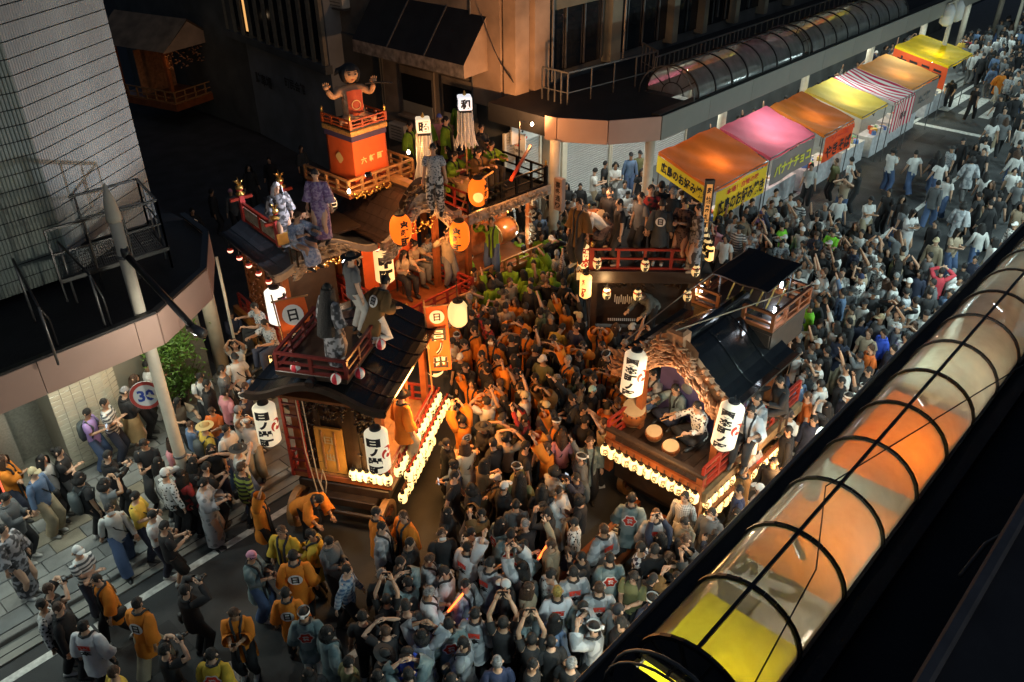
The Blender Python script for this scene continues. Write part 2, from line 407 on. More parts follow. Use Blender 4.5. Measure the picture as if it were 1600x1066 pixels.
flm = fl.mesh('facade_panel', mat('ribbed_panel_dark', (.16, .19, .17), .5, var=.08, vscale=2))
z = 4.95
while z < 14:
    link(flm, 'facade_panel', bl, (TL.x, TL.y, z)); z += ch
# ground floor: granite wall, plinth, tiled pier, recess
b = MB(); b.prism([(-6, 17.5), (4.5, 17.5), (4.5, 22), (-6, 22)], 0, 4.3); b.build('granite_wall', M['granite'], bl)
b = MB(); b.box((-1, 16.95, .19), (9.5, 1.1, .2), bev=.02); b.build('plinth_step', mat('plinth_stone', (.17, .17, .14), .7, var=.2, vscale=12), bl)
b = MB(); b.box((2.95, 17.42, 2.1), (.5, .2, 4.1)); b.build('granite_pier', mat('granite_light', (.27, .26, .22), .6, var=.15, vscale=25), bl)
b = MB(); b.prism([(TL.x - .9, TL.y + 1.02), (TL.x + .15, TL.y + 1.02), (TR.x - .3, TR.y + .62), (TR.x - .3, 22), (TL.x - .9, 22)], 0, 4.3); b.build('pier_core', mat('tile_grout', (.19, .18, .14), .9), bl)
tm = MB().box((0, 0, 0), (.205, .03, .112), bev=.006).mesh('wall_tile', M['tile'])
for j in range(28):
    for i in range(5): link(tm, 'wall_tile', bl, (TL.x - .79 + i * .215, TL.y + 1.01, .2 + j * .122))
    for i in range(9):
        p = Vector((TL.x + .15, TL.y + 1.02)) + d31 * (.115 + i * .215) - Vector((-d31.y, d31.x)) * .008
        link(tm, 'wall_tile', bl, (p.x, p.y, .2 + j * .122), radians(31))
b = MB(); b.box((7.2, 19.2, 2.1), (1.2, 3.4, 4.2)); b.build('side_wall', M['granite'], bl)
# vending machine with red edge, far left
v = thing('vending_machine', 'black cabinet with a glowing red edge by the granite wall', 'vending machine', (2.05, 16.75, .28))
b = MB(); b.box((0, 0, .9), (.9, .7, 1.8), bev=.03); b.build('cabinet', M['black'], v)
b = MB(); b.bar((.46, -.36, .05), (.46, -.36, 1.75), .03); b.bar((.46, -.36, .05), (.1, -.36, .05), .03); b.build('light_strip', mat('red_neon', (.8, .1, .05), emit=(1, .12, .06), estr=1.2), v)
b = MB(); b.box((.47, -.2, .55), (.05, .14, .32), bev=.01); b.build('card_box', mat('olive_box', (.3, .3, .12), .6), v)

# canopy over the left pavement
cp = thing('left_canopy', 'dark flat arcade canopy with brown metal fascia panels on the left corner', 'canopy')
out = [(-6, 13.12), (2.0, 13.12), (3.1, 13.12), (4.72, 13.12), (5.12, 13.12), (5.55, 13.36), (6.55, 13.95), (7.45, 15.4), (7.6, 16.6)]
b = MB(); b.prism(out[:1] + out[3:] + [(7.6, 18), (-6, 18)], 4.3, 4.78); b.build('roof_deck', M['roof'], cp)
for i in range(len(out) - 1):
    p, q = Vector(out[i]), Vector(out[i + 1]); d = (q - p); L = d.length; a = atan2(d.y, d.x); c = (p + q) / 2
    b = MB(); b.box((0, -.02, 0), (L - .012, .05, .62), bev=.006); o = b.build('fascia_panel', M['fascia'], cp, loc=(c.x, c.y, 4.57), rz=a)
b = MB()
for i in range(len(out) - 1):
    p, q = out[i], out[i + 1]; b.bar((p[0], p[1] + .03, 4.9), (q[0], q[1] + .03, 4.9), .12, .05)
b.build('coping', M['black'], cp)
b = MB(); b.box((1.8, 13.55, 4.84), (1.5, .12, .1)); b.build('vent_sill', M['steel'], cp)
b = MB(); b.prism([(-6, 13.2), (5.0, 13.2), (6.4, 14.1), (7.3, 15.5), (7.4, 17.4), (-6, 17.4)], 4.24, 4.29); b.build('soffit', mat('soffit_panel', (.5, .49, .42), .6), cp)
# skylight box at the far left
b = MB(); b.box((0.9, 15.4, 5.2), (2.2, 2.6, .7), bev=.03); b.build('skylight_frame', M['steel'], cp)
b = MB(); b.box((1.0, 15.0, 5.57), (1.9, 2.2, .04)); b.build('skylight_pane', mat('pale_glass', (.25, .27, .24), .2), cp)
# railings and grating on that canopy
def railing(name, label, pts, z, h=.9, mid=1, m='black', n=3, posts=True):
    t = thing(name, label, 'railing')
    for i in range(len(pts) - 1):
        p, q = Vector(pts[i]), Vector(pts[i + 1]); L = (q - p).length
        MB().bar((*p, z + h), (*q, z + h), .045).build('rail', M[m], t)
        for k in range(mid): MB().bar((*p, z + h * (k + .6) / (mid + .2) * .75), (*q, z + h * (k + .6) / (mid + .2) * .75), .03).build('rail', M[m], t)
        for k in range(n + 1):
            if k == 0 and i: continue
            c = p + (q - p) * k / n; bb = MB(); bb.bar((*c, z), (*c, z + h), .035); bb.build('post', M[m], t)
    return t
gp = [at(88, 395, 5.35), at(232, 352, 5.35), at(262, 350, 5.35), at(262, 388, 5.35), at(95, 440, 5.35)]
pl = thing('roof_walkway', 'grated black walkway with handrails at the foot of the ribbed tower', 'walkway')
for i in range(5):
    t0, t1 = i / 5 + .012, (i + 1) / 5 - .012
    A = gp[0].lerp(gp[1], t0); B_ = gp[0].lerp(gp[1], t1); D = gp[4].lerp(gp[3], t0); C_ = gp[4].lerp(gp[3], t1)
    b = MB(); n = 9
    for k in range(n + 1):
        b.bar(A.lerp(B_, k / n), D.lerp(C_, k / n), .012); b.bar(A.lerp(D, k / n), B_.lerp(C_, k / n), .012)
    b.build('grating', M['steel'], pl)
b = MB(); b.bar(gp[0], gp[1], .07); b.bar(gp[4], gp[3], .07); b.bar(gp[1], gp[3], .07); b.build('frame', M['black'], pl)
for (P, Q) in ((gp[0], gp[1]), (gp[4], gp[3]), (gp[1], gp[3])):
    for hh, ww in ((.95, .05), (.5, .035)): MB().bar(P + Vector((0, 0, hh)), Q + Vector((0, 0, hh)), ww * .8).build('handrail', M['black'], pl)
    for k in range(4):
        c = P.lerp(Q, k / 3); b = MB(); b.bar(c - Vector((0, 0, .4)), c + Vector((0, 0, .95)), .03); b.build('post', M['black'], pl)
for (p, q, r, lab) in (((20, 405), (60, 480), (92, 545), 'steel handrail sloping down to the front edge of the left canopy'), ((90, 378), (140, 430), (175, 512), 'steel handrail between the skylight and the lamp post on the left canopy')):
    t = thing('handrail', lab, 'railing'); A = at(*p, 6.0); B_ = at(*q, 5.85); C_ = at(*r, 4.85)
    b = MB(); b.tube([A, B_, C_ + Vector((0, 0, .55)), C_], .022, 6); b.build('rail', M['black'], t, True)
    for q_ in (A, B_): MB().tube([q_, (q_.x, q_.y, 4.8)], .022, 6).build('post', M['steel'], t, True)

# lamp post through the canopy, with speed sign
lp = thing('street_lamp', 'cream street lamp post rising through the left canopy with a dark arm', 'street lamp', (4.95, 13.32, 0))
b = MB(); b.tube([(0, 0, .1), (0, 0, 2.2), (0, 0, 6.6)], [.115, .11, .1], 14); b.build('post', M['white_steel'], lp, True)
b = MB(); b.lathe([(.1, 6.6), (.125, 6.62), (.12, 6.7), (.09, 6.95), (.012, 7.25)], seg=14); b.build('finial', M['white_steel'], lp, True)
for z in (1.05, 1.7, 5.95):
    b = MB(); b.lathe([(.115, z), (.128, z + .01), (.128, z + .05), (.115, z + .06)], seg=14); b.build('band', M['steel'], lp, True)
la = at(305, 515, 5.15) - Vector((4.95, 13.32, 0)); ad = Vector((la.x, la.y, 0)).normalized()
b = MB(); b.tube([Vector((0, 0, 6.05)), la + Vector((0, 0, .0))], .055, 10); b.build('arm', M['black'], lp, True)
b = MB(); b.tube([la + ad * -.15, la + ad * .22], [.075, .085], 10); b.build('lamp_head', M['steel'], lp, True)
b = MB(); b.lathe([(.1, -.07), (.14, -.06), (.14, .06), (.1, .07)], (0, 0, 6.05), 14, ax='x'); b.build('bracket', M['black'], lp, True)
sg = thing('speed_sign', 'round red-rimmed speed limit sign reading 30 on the lamp post', 'road sign')
so = at(228, 618, 3.05); sn = Vector((-.45, -.75, .1)).normalized(); su = Vector((sn.y, -sn.x, 0)).normalized() * -1; sv = sn.cross(su) * -1
if sv.z < 0: sv = -sv
if su.cross(sv).dot(sn) < 0: su = -su
b = MB(); P = [so + su * .29 * cos(2 * pi * i / 28) + sv * .29 * sin(2 * pi * i / 28) for i in range(28)]
b.add([p - sn * .02 for p in P] + P, [tuple(range(28))[::-1], tuple(range(28, 56))] + [(i, (i + 1) % 28, 28 + (i + 1) % 28, 28 + i) for i in range(28)]); b.build('disc', mat('sign_white', (.6, .62, .62), .35), sg)
b = MB(); ring(b, plane_fn(so, su, sv, .006), .285, .065, n=28); b.build('red_rim', mat('sign_red', (.4, .06, .05), .4), sg)
b = MB(); put_text(b, '30', plane_fn(so, su, sv, .008), .235, bold=.035); b.build('numerals', mat('sign_blue', (.03, .06, .3), .4), sg)
b = MB(); b.bar(so - sn * .03, Vector((4.95, 13.32, so.z)), .05, .03); b.build('bracket', M['white_steel'], sg)
for (p, r, h, lab, nm) in (((8.1, 17.45), .17, 4.3, 'thick cream column behind the shrub at the canopy corner', 'canopy_column'),):
    c = thing(nm, lab, 'column', (*p, 0)); b = MB(); b.tube([(0, 0, .0), (0, 0, h)], r, 16); b.build('shaft', M['white_steel'], c, True)
    b = MB(); b.lathe([(.24, 0), (.24, .12), (r, .16)], seg=16); b.build('foot', M['white_steel'], c, True)
pp = at(356, 485, 2.2); c = thing('thin_pole', 'thin white pole standing beside the thick canopy column', 'pole', (pp.x, pp.y, 0)); b = MB(); b.tube([(0, 0, 0), (0, 0, 3.6)], .035, 8); b.build('shaft', M['white_steel'], c, True)

# shrub
sh = thing('leafy_shrub', 'bright green leafy shrub lit beside the cream column', 'shrub', (6.75, 16.9, .1))
b = MB()
for i in range(9):
    a = R_.uniform(0, 2 * pi); h = R_.uniform(1.0, 1.9); r = R_.uniform(.15, .6)
    b.tube([(0, 0, 0), (r * .3 * cos(a), r * .3 * sin(a), h * .5), (r * cos(a), r * sin(a), h)], [.03, .02, .008], 5)
b.build('stems', M['bark'], sh)
b = MB()
for i in range(2200):
    k = R_.randrange(14); rr = random.Random(k * 31 + 5); a = rr.uniform(0, 2 * pi); q = rr.uniform(.1, .55); cx, cy, cz = q * cos(a), q * sin(a), rr.uniform(.5, 1.95)
    p = Vector((cx + R_.gauss(0, .17), cy + R_.gauss(0, .17), max(.25, cz + R_.gauss(0, .15)))); d = Vector((R_.uniform(-1, 1), R_.uniform(-1, 1), R_.uniform(-.6, .5))).normalized(); u = d.cross(Vector((0, 0, 1))).normalized(); L = R_.uniform(.09, .16)
    n = u.cross(d) * L * .12
    b.add([p, p + d * L * .5 + u * L * .22 + n, p + d * L, p + d * L * .5 - u * L * .22 + n], [(0, 1, 2, 3)])
stuff(b.build('foliage', M['leaf'], sh))

# ================================================================== CENTRE BUILDING ACROSS THE SIDE STREET
cb = thing('centre_building', 'stained concrete building with a sloping awning behind the orange float', 'building')
X0 = 19.5
b = MB(); b.prism([(X0 + .12, 18.0), (60, 18.0), (60, 45), (X0 + .12, 45)], 0, 16); b.build('core', M['dkwall'], cb)
def wall_piece(name, c, d, m): return MB().box(c, d, bev=.02).build(name, M[m], cb)
wall_piece('corner_pilaster', (X0 + .2, 17.96, 9.7), (.62, .5, 11.2), 'stain'); wall_piece('corner_pilaster', (X0 + 1.05, 17.92, 9.7), (.7, .55, 11.2), 'stain')
wall_piece('corner_return', (X0 + .04, 19.0, 9.7), (.3, 1.3, 11.2), 'stain')
wall_piece('side_wall', (X0 + .07, 23.5, 10.4), (.2, 7.6, 5.2), 'stain')
wall_piece('side_wall', (X0 + .05, 24.2, 5.6), (.2, 9.1, 4.2), 'stain2'); wall_piece('side_wall', (X0 + .07, 24.2, 2.0), (.25, 9.2, 3.1), 'stain2')
wall_piece('spandrel', (X0 + 3.2, 17.9, 9.1), (2.9, .25, 4.4), 'stain3'); wall_piece('spandrel', (X0 + 6.6, 17.94, 9.9), (3.1, .25, 3.9), 'stain3')
for i, (x, w) in enumerate(((X0 + 4.85, .55), (X0 + 8.5, .35), (X0 + 10.6, .3), (X0 + 13, .3), (X0 + 15.4, .3), (X0 + 17.8, .3), (X0 + 20.2, .3), (X0 + 23, .3), (X0 + 26, .3))): wall_piece('pilaster', (x, 17.8, 9.6), (w, .4, 9.6), 'stain3')
wx = MB().box((0, 0, 0), (1, .05, 1)).mesh('window_pane', M['glass'])
for i in range(12):
    x = X0 + 2.0 + i * .95 + (.5 if i > 2 else 0)
    o = link(wx, 'window', cb, (x, 17.93, 6.1)); o.scale = (.9, 1, 2.3)
    MB().bar((x + .47, 17.86, 5), (x + .47, 17.86, 7.3), .05).build('window_mullion', M['steel'], cb)
for i in range(14):
    x = X0 + 11.2 + i * 1.22; o = link(wx, 'window', cb, (x, 17.93, 9.6)); o.scale = (1.1, 1, 9)
    MB().bar((x + .6, 17.84, 5.2), (x + .6, 17.84, 14), .07, .1).build('window_mullion', M['steel'], cb)
for (y, z) in ((26.0, 6.6), (23.2, 2.4), (20.9, 2.5)):
    ac = MB().box((X0 - .28, y, z), (.34, .82, .62), bev=.03).build('air_conditioner', mat('ac_casing', (.4, .4, .37), .6, var=.12), cb); fn_ = MB()
    for k in range(5): fn_.bar((X0 - .455, y - .28, z - .22 + k * .11), (X0 - .455, y + .28, z - .22 + k * .11), .012, .03)
    stuff(fn_.build('grille', M['steel'], ac)); MB().box((X0 - .2, y, z - .36), (.4, .7, .05)).build('bracket', M['steel'], cb)
for y in (19.6, 26.6): MB().tube([(X0 - .1, y, .3), (X0 - .1, y, 8.5)], .04, 8).build('drain_pipe', M['steel'], cb)
for x in (X0 + 1.5, X0 + 5.3): MB().tube([(x, 17.6, 4.8), (x, 17.6, 13)], .045, 8).build('drain_pipe', M['steel'], cb)
# side windows and awning
for (y, z, w, h) in ((20.3, 3.9, 1.3, 1.5), (22.3, 3.9, 1.5, 1.5)):
    f = MB().box((X0 - .06, y, z), (.12, w + .2, h + .2), bev=.02).build('window_frame', M['stain2'], cb)
    MB().box((X0 - .13, y, z + .12), (.03, w, h * .62)).build('window_pane', M['glass'], f); MB().box((X0 - .135, y, z - h * .36), (.03, w, h * .26)).build('window_panel', mat('frosted_panel', (.25, .27, .26), .4), f)
    MB().box((X0 - .16, y, z - h / 2 - .12), (.3, w + .3, .1), bev=.015).build('sill', M['stain2'], f)
f = MB().box((X0 - .05, 25.3, 3.7), (.1, 2.1, 3.4), bev=.02).build('shutter_panel', M['dkwall'], cb)
b = MB(); b.bar((X0 - .2, 24.0, 1.0), (X0 - .2, 24.0, 6.0), .06); b.build('drain_pipe', M['steel'], cb)
aw = MB(); y0, y1 = 18.9, 24.3; zt, zb = 6.95, 5.6; xo = X0 - 1.15
aw.add([(X0 - .04, y0, zt), (X0 - .04, y1, zt), (xo, y1, zb), (xo, y0, zb), (X0 - .04, y0, zb - .35), (xo, y0, zb - .4), (xo, y1, zb - .4), (X0 - .04, y1, zb - .35)], [(0, 3, 2, 1)], 0)
aw.add([(X0 - .04, y0, zt), (xo, y0, zb), (xo, y0, zb - .4), (X0 - .04, y0, zb - .35)], [(0, 3, 2, 1)], 1)
aw.add([(xo, y0, zb), (xo, y1, zb), (xo, y1, zb - .4), (xo, y0, zb - .4)], [(0, 3, 2, 1)], 2)
aw.add([(X0 - .04, y1, zt), (X0 - .04, y1, zb - .35), (xo, y1, zb - .4), (xo, y1, zb)], [(0, 3, 2, 1)], 1)
A = aw.build('awning', [M['roof'], M['stain'], mat('awning_valance', (.25, .22, .19), .9, var=.5, vscale=5)], cb)
for k in (1, 2):
    y = y0 + (y1 - y0) * k / 3; MB().bar((X0 - .04, y, zt + .02), (xo, y, zb + .02), .05, .03).build('seam', M['steel'], A)
b = MB()
for k in range(3):
    P = [(X0 - .3 - .02 * k, 18.9 - i * .16, 6.9 - i * .22 - .25 * sin(pi * i / 8) + .04 * k) for i in range(9)]; b.tube(P, .013, 4)
b.build('cable', M['black'], cb)
# shop front under the far arcade
for (x, w, z) in ((X0 + .2, 1.6, 1.75), (X0 + 3.6, 2.6, 2.0), (X0 + 6.3, 2.4, 2.0), (X0 + 8.9, 2.4, 2.0)):
    s = thing('roller_shutter', {19: 'grey roller shutter under a white poster board with red dots', 23: 'pale roller shutter behind the standing onlookers', 25: 'pale roller shutter right of the onlookers', 28: 'pale roller shutter behind the first stall'}[int(x)], 'shutter', (x, 17.72, .12))
    b = MB(); n = int(z * 2 / .085)
    for i in range(n):
        zz = i * .085; b.add([(-w / 2, 0, zz), (w / 2, 0, zz), (w / 2, -.022, zz + .03), (-w / 2, -.022, zz + .03), (w / 2, -.022, zz + .06), (-w / 2, -.022, zz + .06), (w / 2, 0, zz + .082), (-w / 2, 0, zz + .082)], [(0, 1, 2, 3), (3, 2, 4, 5), (5, 4, 6, 7)])
    stuff(b.build('slat', M['shutter'], s))
    for sx in (-1, 1): MB().box((sx * (w / 2 + .05), -.02, z), (.09, .09, z * 2), bev=.01).build('guide', M['white_steel'], s)
for x, w in ((X0 + 1.55, .42), (X0 + 2.0, .25)): wall_piece('shop_pier', (x, 17.62, 2.1), (w, .45, 4.0), 'white_steel')
pb = thing('poster_board', 'white poster board with red and blue dots above the roller shutter', 'sign', (X0 + .35, 17.55, 3.6)); MB().box((0, 0, 0), (1.7, .06, .7)).build('board', M['white'], pb)
b = MB()
for i in range(16): disc(b, plane_fn((0, -.032, 0), (1, 0, 0), (0, 0, 1)), .045, i % 3, 10, cx=R_.uniform(-.75, .75), cy=R_.uniform(-.28, .28))
b.build('dots', [M['redink'], M['ink'], mat('blue_ink', (.05, .1, .5))], pb)
ps = thing('shop_poster', 'small white poster with a red character by the side street corner', 'poster', (X0 - .16, 17.9, 3.1), 0); MB().box((0, -.3, 0), (.04, .7, .9)).build('sheet', M['white'], ps)
b = MB(); fn = plane_fn((-.025, -.3, 0), (0, -1, 0), (0, 0, 1)); put_text(b, '餅', fn, .36, 0, .2, .03, 0); put_text(b, '店内営業中', fn, .1, 0, -.12, .02, 1); put_text(b, 'どうぞ', fn, .1, 0, -.3, .02, 1); b.build('lettering', [M['redink'], M['ink']], ps)
# building further down the side street
sb = thing('side_street_building', 'dark building with vertical fins above a pale wall down the side street', 'building')
b = MB(); b.prism([(18.75, 26.3), (19.9, 35.6), (30, 35.6), (30, 26.3)], 0, 14); b.build('wall', mat('pale_night_wall', (.17, .19, .21), .9, var=.2, vscale=1), sb)
dv = Vector((19.9 - 18.75, 35.6 - 26.3, 0)).normalized(); nv = Vector((-dv.y, dv.x, 0))
o0 = Vector((18.75, 26.3, 0)) + nv * .06
b = MB(); b.bar(o0 + Vector((0, 0, 4.15)), o0 + dv * 9.4 + Vector((0, 0, 4.15)), .3, .3); b.build('band', M['dkwall'], sb)
for i in range(13):
    c = o0 + dv * (.2 + i * .74); MB().bar(c + Vector((0, 0, 4.3)), c + Vector((0, 0, 13)), .2, .2).build('fin', mat('fin_paint', (.17, .16, .13), .9, var=.2), sb)
for i in range(12):
    c = o0 + dv * (.57 + i * .74) - nv * .02; lit = i in (8, 9, 11)
    MB().bar(c + Vector((0, 0, 4.4)), c + Vector((0, 0, 13)), .05, .5).build('window', M['glass'], sb)
    if i in (8, 11): MB().bar(c + nv * .04 + Vector((0, 0, 4.5)), c + nv * .04 + Vector((0, 0, 4.5 + (.5 if i == 11 else 1.3))), .03, .16).build('lit_pane', mat('lit_window', (.8, .5, .2), emit=(1, .5, .15), estr=.7), sb)
b = MB(); fn = plane_fn(o0 + dv * 4.9 + nv * .03 + Vector((0, 0, 3.0)), -dv, (0, 0, 1)); put_text(b, '町民会館', fn, .42, 2.0, 0, .02); put_text(b, '駐車場', fn, .5, -.8, -.35, .03); b.build('lettering', M['joint'], sb)
# side street far end
b = MB(); b.box((10, 72, 5), (60, 2, 10)); struct(b.build('backdrop_wall', mat('far_wall', (.02, .022, .025), .95, var=.3)))
# ================================================================== ARCADE ROOFS WITH BARREL VAULTS
def vault_glass(name, tint, clear, dirt):
    m = bpy.data.materials.new(name); m.use_nodes = True; nt = m.node_tree; N = nt.nodes; Lk = nt.links; MATS[name] = m
    b = N['Principled BSDF']; b.inputs['Base Color'].default_value = (*tint, 1); b.inputs['Roughness'].default_value = .22
    tr = N.new('ShaderNodeBsdfTransparent'); tr.inputs[0].default_value = (.92, .93, .9, 1)
    tl = N.new('ShaderNodeBsdfTranslucent'); tl.inputs[0].default_value = (*tint, 1)
    tc = N.new('ShaderNodeTexCoord'); nz = N.new('ShaderNodeTexNoise'); nz.inputs['Scale'].default_value = 3.5; nz.inputs['Detail'].default_value = 4
    mp = N.new('ShaderNodeMapping'); mp.inputs['Scale'].default_value = (1, 1, .35); Lk.new(tc.outputs['Object'], mp.inputs[0]); Lk.new(mp.outputs[0], nz.inputs[0])
    mr = N.new('ShaderNodeMapRange'); mr.inputs[1].default_value = .3; mr.inputs[2].default_value = .78; mr.inputs[3].default_value = clear; mr.inputs[4].default_value = clear - dirt; Lk.new(nz.outputs['Fac'], mr.inputs[0])
    m1 = N.new('ShaderNodeMixShader'); m1.inputs[0].default_value = .8; Lk.new(b.outputs[0], m1.inputs[1]); Lk.new(tl.outputs[0], m1.inputs[2])
    m2 = N.new('ShaderNodeMixShader'); Lk.new(mr.outputs[0], m2.inputs[0]); Lk.new(m1.outputs[0], m2.inputs[1]); Lk.new(tr.outputs[0], m2.inputs[2])
    gl = N.new('ShaderNodeBsdfGlossy'); gl.inputs['Roughness'].default_value = .12; fr = N.new('ShaderNodeFresnel'); fr.inputs[0].default_value = 1.3
    m3 = N.new('ShaderNodeMixShader'); Lk.new(fr.outputs[0], m3.inputs[0]); Lk.new(m2.outputs[0], m3.inputs[1]); Lk.new(gl.outputs[0], m3.inputs[2])
    Lk.new(m3.outputs[0], N['Material Output'].inputs[0]); return m
G_NEAR = vault_glass('vault_sheet', (.74, .66, .48), .47, .2); G_FAR = vault_glass('vault_sheet_far', (.55, .6, .6), .62, .3)

def vault(name, label, xs, yc, zc, ry, rz, glass, fr=.035, grp=None):
    v = thing(name, label, 'glass roof', (0, 0, 0), group=grp); n = 14
    arc = lambda x, r=1.0: [(x, yc + ry * r * cos(pi * i / n), zc + rz * r * sin(pi * i / n)) for i in range(n + 1)]
    for i in range(len(xs) - 1):
        b = MB(); a0, a1 = xs[i] + .02, xs[i + 1] - .02
        b.grid(lambda u, w: (a0 + (a1 - a0) * u, yc - ry * cos(pi * w), zc + rz * sin(pi * w)), 1, n); b.build('glass_sheet', glass, v, True)
    for i, x in enumerate(xs):
        b = MB(); P = arc(x, 1.015)
        for k in range(n): b.bar(P[k], P[k + 1], fr * 1.3, fr * 1.5)
        b.build('rib', M['black'], v)
    b = MB(); b.bar((xs[0], yc, zc + rz * 1.03), (xs[-1], yc, zc + rz * 1.03), fr * 1.1); b.build('ridge_bar', M['black'], v)
    for s in (-1, 1):
        b = MB(); b.bar((xs[0], yc + s * ry, zc), (xs[-1], yc + s * ry, zc), .07, .1); b.build('side_rail', M['black'], v)
    # glazed end
    x = xs[0]
    for k in range(4):
        a = pi * (k + 1) / 5; b = MB(); b.bar((x, yc + ry * .42 * cos(a), zc + rz * .42 * sin(a)), (x, yc + ry * cos(a), zc + rz * sin(a)), fr); b.build('spoke', M['black'], v)
    b = MB(); P = [(x, yc + ry * .42 * cos(pi * i / 8), zc + rz * .42 * sin(pi * i / 8)) for i in range(9)]
    for k in range(8): b.bar(P[k], P[k + 1], fr)
    b.build('end_arc', M['black'], v)
    b = MB(); b.add([(x - .002, yc, zc)] + [(x - .002, p[1], p[2]) for p in arc(x, .99)], [(0, k + 1, k + 2) for k in range(n)]); b.build('end_sheet', glass, v)
    return v

# ---- far arcade
fc = thing('far_canopy', 'long flat arcade canopy with brown corner fascia across the street', 'canopy')
fo = [(18.35, 17.9), (18.35, 15.6), (18.4, 15.2), (19.15, 13.95), (20.45, 13.05)] + [(20.45 + 2.6 * k, 13.05) for k in range(1, 22)]
b = MB(); b.prism(fo[:5] + [(22.4, 13.05), (22.4, 17.7), (19.4, 17.7), (19.4, 17.9)], 4.12, 4.68); b.build('roof_deck', M['roof'], fc)
for (x0, x1, y0, y1) in ((22.4, 75, 13.05, 13.22), (22.4, 75, 15.05, 17.7), (29.6, 30.2, 13.22, 15.05), (39.4, 75, 13.22, 15.05)):
    b = MB(); b.prism([(x0, y0), (x1, y0), (x1, y1), (x0, y1)], 4.12, 4.68); b.build('roof_deck', M['roof'], fc)
for i in range(1, len(fo) - 1):
    p, q = Vector(fo[i]), Vector(fo[i + 1]); d = (q - p); L = d.length; a = atan2(d.y, d.x); c = (p + q) / 2
    b = MB(); b.box((0, -.02, 0), (L - .012, .05, .7), bev=.006); b.build('fascia_panel', M['fascia'] if i < 4 else M['fasciag'], fc, loc=(c.x, c.y, 4.4), rz=a)
b = MB(); b.bar((20.45, 13.25, 4.72), (70, 13.25, 4.72), .28, .1); b.build('gutter', M['black'], fc)
vault('barrel_vault', 'near clear barrel vault on the far canopy with an open glazed end', [22.6 + .98 * k for k in range(8)], 14.1, 4.72, .93, .85, G_FAR, .03)
vault('barrel_vault', 'second clear barrel vault further along the far canopy', [30.1 + .98 * k for k in range(10)], 14.1, 4.72, .93, .85, G_FAR, .03)
for x in (22.25, 29.75):
    t = thing('pipe_hoop', 'steel pipe hoop before the %s vault of the far canopy' % ('first' if x < 25 else 'second'), 'pipe'); b = MB(); b.tube([(x, 14.1 + 1.0 * cos(pi * i / 12), 4.68 + .95 * sin(pi * i / 12)) for i in range(13)], .02, 6); b.build('hoop', M['steel'], t, True)
railing('roof_railing', 'steel railing round the corner of the far canopy roof', [(19.7, 16.9), (19.7, 15.9), (23.6, 15.4), (24.2, 16.4)], 4.68, .95, 1, 'steel', 4)
railing('roof_railing', 'long railing behind the barrel vaults of the far canopy', [(23.4, 15.35), (29.4, 15.35), (39, 15.35)], 4.68, .8, 0, 'steel', 22)
b = thing('corner_signplate', 'brown street name plate on the corner column', 'sign', (18.15, 14.95, 2.6)); MB().box((0, -.1, 0), (.16, .3, 1.0), bev=.01).build('plate', M['fascia'], b)
q = MB(); put_column(q, '喜多通り', plane_fn((-.082, -.1, 0), (0, -1, 0), (0, 0, 1)), .85, bold=.02); q.build('lettering', M['ink'], b)
for i, x in enumerate((18.2, 20.55, 27.0, 33.4, 39.8, 46.2, 52.6, 59)):
    y = 15.1 if i == 0 else (13.42 if i == 1 else 14.7)
    c = thing('canopy_column', ['orange-lit cream column under the far canopy corner', 'cream column between the shutters and the first stall', 'cream column behind the pink stall', 'cream column behind the pale yellow stall', 'cream column behind the bright yellow stall', 'leaning-looking cream column by the crosswalk', 'cream column beyond the crosswalk', 'farthest cream column of the far canopy'][i], 'column', (x, y, .1))
    b = MB(); b.tube([(0, 0, 0), (0, 0, 4.05)], .15, 14); b.build('shaft', M['white_steel'], c, True); MB().lathe([(.2, 0), (.2, .12), (.15, .15)], seg=14).build('foot', M['white_steel'], c, True)
# street lamps with white shades by the crosswalk
for (x, y, lab) in ((44.0, 12.9, 'street lamp with two white shades beside the bright yellow stall'), (56, 12.9, 'distant street lamp with white shades beyond the crosswalk')):
    t = thing('street_lamp', lab, 'street lamp', (x, y, 0)); b = MB(); b.tube([(0, 0, 0), (0, 0, 5.6)], [.11, .09], 10); b.build('post', M['white_steel'], t, True)
    b = MB(); b.bar((-.9, 0, 4.6), (.9, 0, 4.6), .06); b.build('arm', M['white_steel'], t)
    for s in (-1, 1): MB().lathe([(.1, 3.6), (.3, 3.75), (.3, 4.3), (.14, 4.55)], (s * .62, 0, 0), 12).build('shade', M['white'], t, True)

# ---- near arcade
nc = thing('near_canopy', 'dark flat arcade canopy along the near side of the street', 'canopy')
for (x0, x1, y0, y1) in ((-2, 60, 2.97, 3.2), (-2, 60, -.5, 1.68), (-2, 5.0, 1.68, 2.97), (19.9, 21.2, 1.68, 2.97), (40, 60, 1.68, 2.97)):
    b = MB(); b.prism([(x0, y0), (x1, y0), (x1, y1), (x0, y1)], 4.52, 4.66); b.build('roof_deck', M['roof'], nc)
for k in range(24):
    b = MB(); b.box((-2 + 2.6 * k + 1.3, 3.23, 4.54), (2.588, .05, .34), bev=.006); b.build('fascia_panel', M['fasciag'], nc)
b = MB(); b.box((-2, 1.45, 4.78), (110, .14, .24)); b.build('upstand', M['roof'], nc)
vault('barrel_vault', 'large frosted barrel vault glowing yellow and orange over the near pavement', [5.1 + 1.055 * k for k in range(15)], 2.33, 4.7, .63, .63, G_NEAR, .034)
vault('barrel_vault', 'dim far end vault of the near arcade at the right edge', [21.3 + 1.055 * k for k in range(16)], 2.33, 4.7, .63, .63, G_NEAR, .034)
